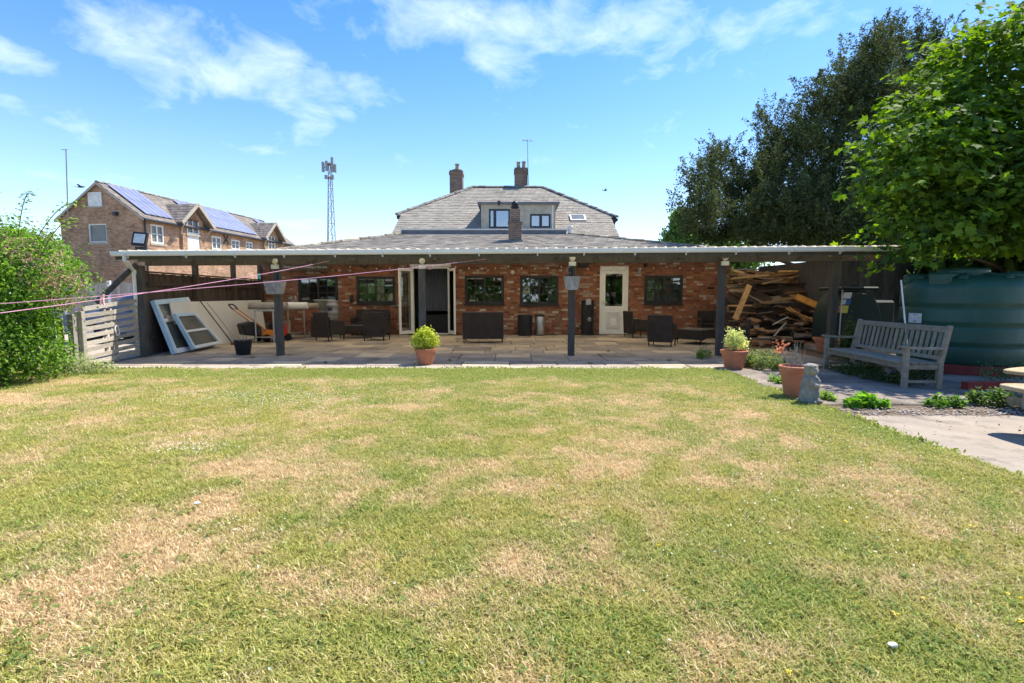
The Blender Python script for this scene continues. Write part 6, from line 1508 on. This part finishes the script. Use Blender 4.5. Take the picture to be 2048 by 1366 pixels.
P_1 = gnd(1680,660); weeds(6.75, 10.2, .45, .3, .95, 2600, (.04,.08,.02), (.13,.17,.05), .05, 'dark leafy growth in front of the small oil tank')
P_1 = gnd(1438,728); weeds(P_1.x+.03, P_1.y+.9, .16, .2, .30, 620, (.10,.20,.04), (.26,.38,.10), .035, 'small weeds at the foot of the right hand post')
P_1 = gnd(2000,770); weeds(P_1.x+.1, P_1.y+.1, .4, .3, .5, 700, (.05,.10,.03), (.20,.22,.09), .035, 'tall thin weeds before the large tank')
for i, (px, py, r) in enumerate(((580,711,.10),(505,716,.07),(1215,703,.07),(1180,727,.05),(650,726,.05),(900,722,.04),(1340,722,.05))):
    P_1 = gnd(px, py); weeds(P_1.x, P_1.y, r, r*.6, .05, 90, (.14,.20,.05), (.34,.34,.12), .02, ('small paving weed '+('beside the second post from the left','below the black tub','behind the round basket post, on the sunny joint','in front of the round basket post','left of the middle pot','right of the middle pot','in front of the nearest armchair on the right')[i]), name='paving_weed')

# bench
def bench():
    A_ = gnd(1806,778); B2 = gnd(1645,736); d = B2-A_; Ln = d.length; t = thing('garden_bench', 'weathered grey slatted wooden bench standing before the green tanks', 'bench', A_, math.atan2(d.y, d.x))
    # local x along bench (near -> far), local -y = behind? seat faces local +y
    dep = .52; sg_ = -1   # back lies to local -y
    def box(nm, x0, y0, z0, x1, y1, z1, bev=.006, m='oak'):
        b = MB(); b.box(x0,y0,z0,x1,y1,z1); return b.build(nm, M[m], t, bevel=bev)
    L2 = Ln; w = .065
    for x in (0, L2-w): box('leg', x, -w, 0, x+w, 0, .56)
    for x in (0, L2-w):
        b = MB(); b.add([(x,-dep,0),(x+w,-dep,0),(x+w,-dep+w,0),(x,-dep+w,0),(x,-dep,.36),(x+w,-dep,.36),(x+w,-dep+w,.36),(x,-dep+w,.36),(x,-dep-.09,.88),(x+w,-dep-.09,.88),(x+w,-dep-.09+w*.8,.88),(x,-dep-.09+w*.8,.88)],
                        [(0,3,2,1),(0,1,5,4),(1,2,6,5),(2,3,7,6),(3,0,4,7),(4,5,9,8),(5,6,10,9),(6,7,11,10),(7,4,8,11),(8,9,10,11)]); b.build('leg', M['oak'], t, bevel=.006)
        b = MB(); b.prism([(-dep-.02,.555),(-dep-.02,.585),(-.3,.575),(.03,.60),(.05,.585),(.03,.565),(-.3,.545)], x-.012, x+w+.012, 'x'); b.build('armrest', M['oak'], t)
        box('side_rail', x+.012, -dep+w, .27, x+w-.012, -w, .34); box('stretcher', x+.018, -dep+w, .08, x+w-.018, -w, .12)
    box('front_rail', w, -w+.015, .27, L2-w, -.015, .34); box('rear_rail', w, -dep+.01, .27, L2-w, -dep+.045, .34)
    for k in range(5):
        y1 = .01-k*.108; box('seat_slat', .004 if 0 < k < 5 else w+.003, y1-.09, .345, L2-.004 if 0 < k < 5 else L2-w-.003, y1, .365, .004)
    for x in (.02, L2-w+.0):     # curved corner braces
        s_ = 1 if x < 1 else -1; b = MB(); xx = w if s_ > 0 else L2-w; b.prism([(xx, .265),(xx+s_*.16,.265),(xx+s_*.05,.22),(xx,.12)], -w+.02, -.02, 'y'); b.build('corner_brace', M['oak'], t)
    def back(z): return -dep-.09*(max(0, z-.36)/.54)
    def slant(nm, x0, x1, z0, z1, th, off=.012):
        b = MB(); y0, y1 = back(z0)+off, back(z1)+off; b.add([(x0,y0,z0),(x1,y0,z0),(x1,y0+th,z0),(x0,y0+th,z0),(x0,y1,z1),(x1,y1,z1),(x1,y1+th,z1),(x0,y1+th,z1)], BOXF); b.build(nm, M['oak'], t, bevel=.004)
    slant('top_rail', w, L2-w, .785, .865, .04); slant('lower_rail', w, L2-w, .40, .45, .04)
    n = 17
    for k in range(n): x = w+.05+(L2-2*w-.10-.055)*k/(n-1); slant('back_slat', x, x+.055, .452, .783, .018, .022)
bench()
# big green tank
def bigtank():
    cx, cy, r = 7.97, 8.97, .92; t = thing('green_tank', 'large ribbed dark green plastic oil tank at the right edge', 'tank', (cx, cy, 0))
    prof = [(r*.98,.16),(r,.20)]
    for z in (.44,.77,1.08): prof += [(r,z-.03),(r-.004,z-.012),(r-.013,z),(r-.008,z+.05),(r+.004,z+.075),(r+.004,z+.10),(r,z+.12)]
    prof += [(r,1.40),(r-.015,1.47),(r-.10,1.56),(r-.22,1.60),(r-.5,1.63),(r*.3,1.64)]
    b = MB(); b.lathe(prof, (0,0,0), 64); b.build('body', M['tank'], t, smooth=True)
    b = MB(); b.lathe([(.36,1.60),(.36,1.72),(.33,1.75),(.05,1.77)], (-.12,-.05,0), 32); b.build('lid', M['tank'], t, smooth=True)
    for a, w, nm in ((R(205),.34,'shoulder_block'),(R(300),.30,'shoulder_block'),(R(155),.22,'shoulder_block')):
        b = MB(); mx = Matrix.Rotation(a, 3, 'Z'); b.obox((math.cos(a)*(r-.20), math.sin(a)*(r-.20), 1.56), (.34, w, .24), mx); b.build(nm, M['tank'], t, bevel=.04)
    for a in np.linspace(0, 6.2832, 9)[:-1]:
        b = MB(); b.bar((math.cos(a)*(r-.10), math.sin(a)*(r-.10), 1.575),(math.cos(a)*.40, math.sin(a)*.40, 1.65),.14,.07); b.build('roof_rib', M['tank'], t, bevel=.03)
    a = math.atan2(-cy, -cx)-R(18)
    def onface(px, py, w, h, m, nm, k=0.0):
        d = ray(px, py); o = Vector((0,0,CAM_H)); A_ = d.x**2+d.y**2; Bq = -2*(d.x*cx+d.y*cy); Cq = cx*cx+cy*cy-(r+.012)**2; tt = (-Bq-math.sqrt(max(0,Bq*Bq-4*A_*Cq)))/(2*A_); p = o+d*tt
        an = math.atan2(p.y-cy, p.x-cx); b = MB(); seg = 6; vs = []
        for i in range(seg+1):
            q = an+(i/seg-.5)*w/r; rr = r+.012+k; vs += [(rr*math.cos(q), rr*math.sin(q), p.z-h/2), (rr*math.cos(q), rr*math.sin(q), p.z+h/2)]
        b.add(vs, [(2*i,2*i+2,2*i+3,2*i+1) for i in range(seg)]); return b.build(nm, M[m], t), p, an
    onface(1829,636,.26,.17,'label_white','label')
    for (px, py, w, h, m) in ((1829,629,.05,.02,'label_red'),(1830,642,.05,.015,'window_grey'),(1821,636,.05,.012,'clay_pot'),(1839,635,.06,.02,'label_yellow')): onface(px, py, w, h, m, 'label_print', .003)
    o, p, an = onface(1822,655,.03,.03,'window_grey','valve_core', .02); b = MB(); nrm = Vector((math.cos(an), math.sin(an), 0)); c_ = Vector((p.x-cx, p.y-cy, p.z)); b.cyl(c_-nrm*.02, c_+nrm*.015, .04, .04, 16); b.build('valve', M['label_white'], t)
    b = MB(); b.lathe([(r+.06,0),(r+.06,.14),(r*.9,.158)], (0,0,0), 40); b.build('base', M['red_base'], t)
bigtank()
p = gnd(1955,778); b = MB()
for k in range(3): b.box(-.14+k*.24,-.06+.02*k,0,.08+k*.24,.05+.02*k,.10)
o = b.build('loose_bricks', M['red_base'], loc=(p.x-.05, p.y, 0)); tag(o, 'short row of red bricks lying before the large tank', 'bricks')
# leaning white pole
a_, c_ = at(1802,560,8.0), at(1812,664,7.9); b = MB(); v = (c_-a_); foot = a_+v*((0.0-a_.z)/v.z); b.cyl((0,0,0), a_-foot, .012, .011, 10); o = b.build('white_pole', M['white_paint'], loc=foot, smooth=True); tag(o, 'thin white pole leaning against the left side of the large tank', 'pole')
# small oil tank
def smalltank():
    c = at(1715,690,11.3); t = thing('oil_tank', 'small dark arched oil tank with white, blue and yellow labels beside the shelter post', 'tank', (c.x, 11.3, 0))
    z1 = at(1715,575,11.3).z; w = 1.02; prof = []
    n = 18
    for i in range(n+1):
        a = math.pi*i/n; x = -math.cos(a)*w/2; z = .55+(z1-.62)*(math.sin(a)**.75) if 0 < i < n else .55; prof.append((x*(1 if z > .6 else 1), z))
    poly = [(-w/2*.96,.12)]+prof+[(w/2*.96,.12)]
    b = MB(); b.prism(poly, -.02, .95, 'y'); b.build('body', M['tank_dark'], t, smooth=True, bevel=.06)
    ins = [(x*.90, .16+(z-.12)*.93) for x, z in poly]; b = MB(); b.prism(ins, -.05, -.018, 'y'); b.build('front_panel', M['tank_dark'], t, smooth=True, bevel=.015)
    b = MB(); b.box(-.42,.0,z1-.05,.42,.9,z1+.02); b.build('top_deck', M['tank_dark'], t, bevel=.03)
    b = MB(); b.cyl((.0,.3,z1),(.0,.3,z1+.07),.16,.15,20); b.build('lid', M['tank_dark'], t, smooth=True)
    def lab(x0_, y0_, x1_, y1_, m, nm='label', yoff=-.053):
        a_, q = at(x0_, y0_, 11.3+yoff), at(x1_, y1_, 11.3+yoff); sk = .03; b = MB(); X0, X1 = a_.x-c.x, q.x-c.x; b.add([(X0-sk,yoff,q.z),(X1-sk,yoff,q.z),(X1,yoff,a_.z),(X0,yoff,a_.z)], [(0,1,2,3)]); b.build(nm, M[m], t)
    lab(1688,585,1704,597,'label_white'); lab(1684,599,1693,609,'label_white'); lab(1693,599,1703,609,'label_blue'); lab(1684,611,1697,626,'label_yellow'); lab(1678,611,1683.5,625,'label_red')
    b = MB(); a_, q = at(1684,580,11.2), at(1680,672,11.2); b.cyl((a_.x-c.x,-.12,a_.z),(q.x-c.x-.05,-.14,.0),.012,.012,8); b.build('gauge_tube', M['label_white'], t)
    b = MB(); b.box(-.6,-.1,0,.6,1.05,.118); b.build('base', M['slab_grey'], t)
smalltank()
b = MB(); b.box(-.30,0,0,.30,.7,1.18); o = b.build('tank_cabinet', M['tank_dark'], loc=(8.45,11.6,0), bevel=.05); tag(o, 'dark plastic tank cabinet between the small tank and the large green tank', 'tank')

# picnic seats at the right edge
def picnic():
    cx, cy = 6.55, 4.55; t = thing('picnic_table', 'round treated pine picnic table with curved bench seats at the right edge', 'picnic table', (cx, cy, 0))
    def arc_plank(r0, r1, a0, a1, z0, z1, nm, n=14, rounded=True):
        b = MB(); poly = []
        for i in range(n+1): a = a0+(a1-a0)*i/n; poly.append((r1*math.cos(a), r1*math.sin(a)))
        if rounded:
            rm2 = (r0+r1)/2; hw = (r1-r0)/2
            for k in range(1, 6): q = math.pi*k/6; a = a1; e = Vector((math.cos(a), math.sin(a), 0)); tgt = Vector((-math.sin(a), math.cos(a), 0)); v = e*(rm2+hw*math.cos(q))+tgt*hw*.55*math.sin(q); poly.append((v.x, v.y))
        for i in range(n+1): a = a1+(a0-a1)*i/n; poly.append((r0*math.cos(a), r0*math.sin(a)))
        if rounded:
            for k in range(1, 6): q = math.pi*k/6; a = a0; e = Vector((math.cos(a), math.sin(a), 0)); tgt = Vector((math.sin(a), -math.cos(a), 0)); v = e*(rm2-hw*math.cos(q))+tgt*hw*.55*math.sin(q); poly.append((v.x, v.y))
        b.prism(poly, z0, z1, 'z'); return b.build(nm, M['table_wood'], t, bevel=.006)
    for k in range(4):
        am = (R(205), R(106), R(20), R(293))[k]; o_ = (.12, -.22, 0, 0)[k]; w_ = (R(33), R(18.5), R(29), R(29))[k]; arc_plank(1.36+o_, 1.76+o_, am-w_, am+w_, .405, .445, 'seat')
        for s_ in (-1,1):
            a = am+s_*(w_-R(5)); e = Vector((math.cos(a), math.sin(a), 0)); b = MB(); mx = Matrix.Rotation(a, 3, 'Z'); b.obox(e*(1.56+o_)+Vector((0,0,.2)), (.055,.16,.405), mx); b.build('seat_leg', M['table_wood'], t, bevel=.005)
            b = MB(); b.bar(e*1.52+Vector((0,0,.07)), e*.35+Vector((0,0,.07)),.045,.10); b.build('brace', M['table_wood'], t)
    b = MB(); b.lathe([(.62,.70),(.62,.74)], (0,0,0), 36); b.build('table_top', M['table_wood'], t, bevel=.006)
    for k in range(4): a = R(45+90*k); e = Vector((math.cos(a), math.sin(a), 0)); b = MB(); b.bar(e*.34, e*.34+Vector((0,0,.70)),.09,.09); b.build('leg', M['table_wood'], t)
picnic()

# ================================================================== scrap wood heap
def woodpile():
    rs = random.Random(5); n = 0
    pal = [(.26,.14,.07),(.36,.21,.11),(.16,.095,.055),(.36,.22,.11),(.26,.21,.16),(.07,.045,.03)]
    def hfun(x, y):    # heap surface height in world coordinates
        fx = max(0, 1-abs((x-7.6)/2.3)**3); fy = min(1, max(0, (y-12.3)/2.2)); return max(.05, (1.95 if x < 8.6 else 1.6)*fx*fy)
    def plank(c, ln, w, th, az, el, roll_, col, lab, orange=False):
        o = MB(); o.box(-ln/2,-w/2,-th/2,ln/2,w/2,th/2, col); ob = o.build('scrap_plank', M['fire_wood'], loc=c); ob.rotation_euler = (roll_, el, az); tag(ob, lab, 'plank', 'scrap timber heaped in the wood store'); return ob
    # special ones the eye finds first
    def from_px(p0, p1, Y0, Y1, w, th, col, lab):
        a_, c_ = at(*p0, Y0), at(*p1, Y1); b = MB(); b.bar(Vector((0,0,0)), c_-a_, w, th, (0,-1,.2), col); ob = b.build('scrap_plank', M['fire_wood'], loc=a_); tag(ob, lab, 'plank', 'scrap timber heaped in the wood store')
    from_px((1470,639),(1499,571),12.7,13.3,.13,.04,(.55,.33,.14),'light plank standing on end, leaning on the left of the wood heap')
    from_px((1592,593),(1636,612),12.9,12.7,.16,.05,(.62,.28,.06),'short orange board sloping down on the right of the wood heap')
    from_px((1557,543),(1650,543),14.4,14.3,.05,.07,(.62,.38,.14),'straight yellow batten lying level along the top of the wood heap')
    from_px((1465,557),(1535,551),13.6,14.2,.06,.10,(.42,.27,.13),'weathered board at the top left of the wood heap')
    from_px((1524,568),(1620,547),13.9,14.4,.05,.05,(.30,.20,.10),'thin brown batten rising to the right near the heap top')
    from_px((1546,649),(1575,634),12.5,12.7,.03,.05,(.55,.50,.44),'short pale stick in the lower middle of the wood heap')
    from_px((1520,606),(1590,596),13.2,13.5,.04,.05,(.34,.20,.10),'brown batten across the middle of the wood heap')
    from_px((1548,672),(1572,645),12.4,12.6,.03,.04,(.45,.42,.36),'pale stick pointing up from the foot of the wood heap')
    for k in range(9):
        x = 1572+k*6; from_px((x,616+k*3+rs.uniform(-5,5)),(x+rs.uniform(24,40),632+k*3.2+rs.uniform(-5,6)),12.75+rs.uniform(-.2,.1),12.6,.03,.05,(.60+rs.uniform(-.1,.05),.34+rs.uniform(-.06,.05),.10),('topmost','second','third','fourth','fifth','sixth','seventh','eighth','lowest')[k]+' splintered yellow stick of the bright cluster slanting down the heap')
    for k in range(285):
        x = 5.75+3.6*rs.random(); y = 12.4+3.6*rs.random()
        top = hfun(x, y); z = top*(1-rs.random()**1.8*.55)+.02
        ln = rs.uniform(.35,1.5) if z > .9 else rs.uniform(.25,.9); col = rs.choice(pal); q = rs.uniform(.7,1.3)
        if rs.random() < .06: col = (.50,.26,.08)
        col = tuple(min(1, c*q) for c in col)
        az = rs.gauss(0, .35) if z > .8 else rs.uniform(-1.2, 1.2)
        x = min(max(x, (.405*y+ln*.5)+.28 if ln > .6 else .405*y+.45), 8.95)
        tone = 'dark brown' if sum(col) < .25 else ('orange' if col[0] > .42 and col[2] < .12 else ('greyish' if col[2] > .09 and col[0] < .30 else 'mid brown'))
        plank((x, y, z), ln, rs.uniform(.05,.16), rs.uniform(.015,.05), az, rs.gauss(.02,.16), rs.uniform(-.6,.9), col, '%s %s scrap board in the %s %s of the wood heap' % (('long' if ln > .95 else 'short' if ln < .5 else 'middling'), tone, ('upper' if z > 1.2 else 'lower' if z < .6 else 'middle'), ('left part' if x < 6.9 else 'right part' if x > 8 else 'centre')))
woodpile()
# core of the heap so that no gaps show the ground behind it
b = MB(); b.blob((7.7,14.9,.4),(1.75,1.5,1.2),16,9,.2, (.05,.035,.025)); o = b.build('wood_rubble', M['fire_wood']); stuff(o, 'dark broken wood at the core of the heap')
# logs and sacks beside the heap
c = gnd(1512,686); t = thing('paper_sack', 'pale upright sack of kindling in front of the wood heap', 'sack', (c.x, c.y, 0)); b = MB()
b.lathe([(.13,0),(.15,.05),(.14,.45),(.12,.62),(.10,.66)], (0,0,0), 14, sy=.6); b.lathe([(.10,.3),(.11,.45),(.12,.70)], (.15,.12,0), 10, sy=.4); b.build('sack_body', M['panel_white'], t, smooth=True)
c = gnd(1538,688); t = thing('chopping_block', 'squat brown log block with pale cut top before the wood heap', 'log', (c.x, c.y, 0)); b = MB(); b.lathe([(.17,0),(.16,.06),(.155,.36)], (0,0,0), 16); b.build('log_body', M['bark'], t, smooth=True)
b = MB(); b.lathe([(.150,.362),(.150,.375)], (0,0,0), 16); b.build('cut_face', M['clay_pot'], t)

# trees closing the garden behind the camera (they show in the window glass)
for k, (x, y, h, r, lab) in enumerate(((-9,-13,3.2,3.2,'bushy green tree at the left end of the garden behind the camera'),(-2.5,-15,3.6,3.6,'bushy green tree in the middle of the garden end behind the camera'),(4.5,-14,3.4,3.5,'bushy green tree right of centre at the garden end'),(11,-13,3.4,3.4,'bushy green tree at the right end of the garden behind the camera'))):
    t = thing('garden_tree', lab, 'tree', (x, y, 0), 0, 'trees closing the garden behind the camera')
    p, nn = in_blobs([((0,0,h*.75),(r,2,h*.75)),((r*.4,0,h*1.2),(r*.5,1.5,h*.5))], 5000, .5, clump=6, cl_r=.25); N_ = len(p)
    leaf_cloud('crown', p, nn+np.random.normal(size=(N_,3))*.5, np.random.uniform(.25,.5,N_), LEAF_T, M['leaf'], vcol(N_, (.05,.11,.02), (.14,.24,.05), .2), t)
    tree_trunk(t, (0,0,0), (0,0,h), .22, .12)

# fallen leaves and bits of debris on the paving
def debris():
    pts = []
    for (x0_, x1_, y0_, y1_, n) in ((3.75,5.6,3.2,5.4,60),(3.7,6.6,5.5,8.8,240),(-7.5,5.2,9.0,16.5,170),(3.7,6.8,5.35,5.75,160)):
        for _ in range(n): pts.append((random.uniform(x0_,x1_), random.uniform(y0_,y1_), .008+random.random()*.006))
    n = len(pts); o = leaf_cloud('fallen_leaves', np.array(pts), np.random.normal(size=(n,3))*.35+np.array([0,0,1]), np.random.uniform(.012,.04,n), LEAF_T, M['flower'], vcol(n, (.09,.06,.035), (.32,.22,.13), .2))
    stuff(o, 'scattered dry leaves and bits on the paving and concrete')
debris()

# grass creeping over the paving edges
def edge_grass():
    c_, n_, z_ = [], [], []
    for _ in range(5200):
        if random.random() < .6: x, y = random.uniform(-7.4, EDGE_X), EDGE_Y+random.gauss(.0,.03)+.05*(vnoise(np.array([random.random()]), np.array([0.]), 1, 3)[0]-.5)
        else: x, y = EDGE_X+abs(random.gauss(.0,.05)), random.uniform(2.6, EDGE_Y)
        k = vnoise(np.array([x]), np.array([y]), 2.6, 41)[0]
        if k < .38: continue
        c_.append((x, y, 0)); n_.append((random.gauss(0,1), random.gauss(0,1), random.gauss(0,.25))); z_.append(random.uniform(.02,.055)*(.5+k))
    cen = np.array(c_); nor = np.array(n_)
    o = leaf_cloud('edge_grass', cen, nor, np.array(z_), NEEDLE_T, M['leaf'], vcol(len(cen), (.17,.24,.04), (.42,.42,.13), .2)); stuff(o, 'longer grass creeping over the edges of the paving')
edge_grass()
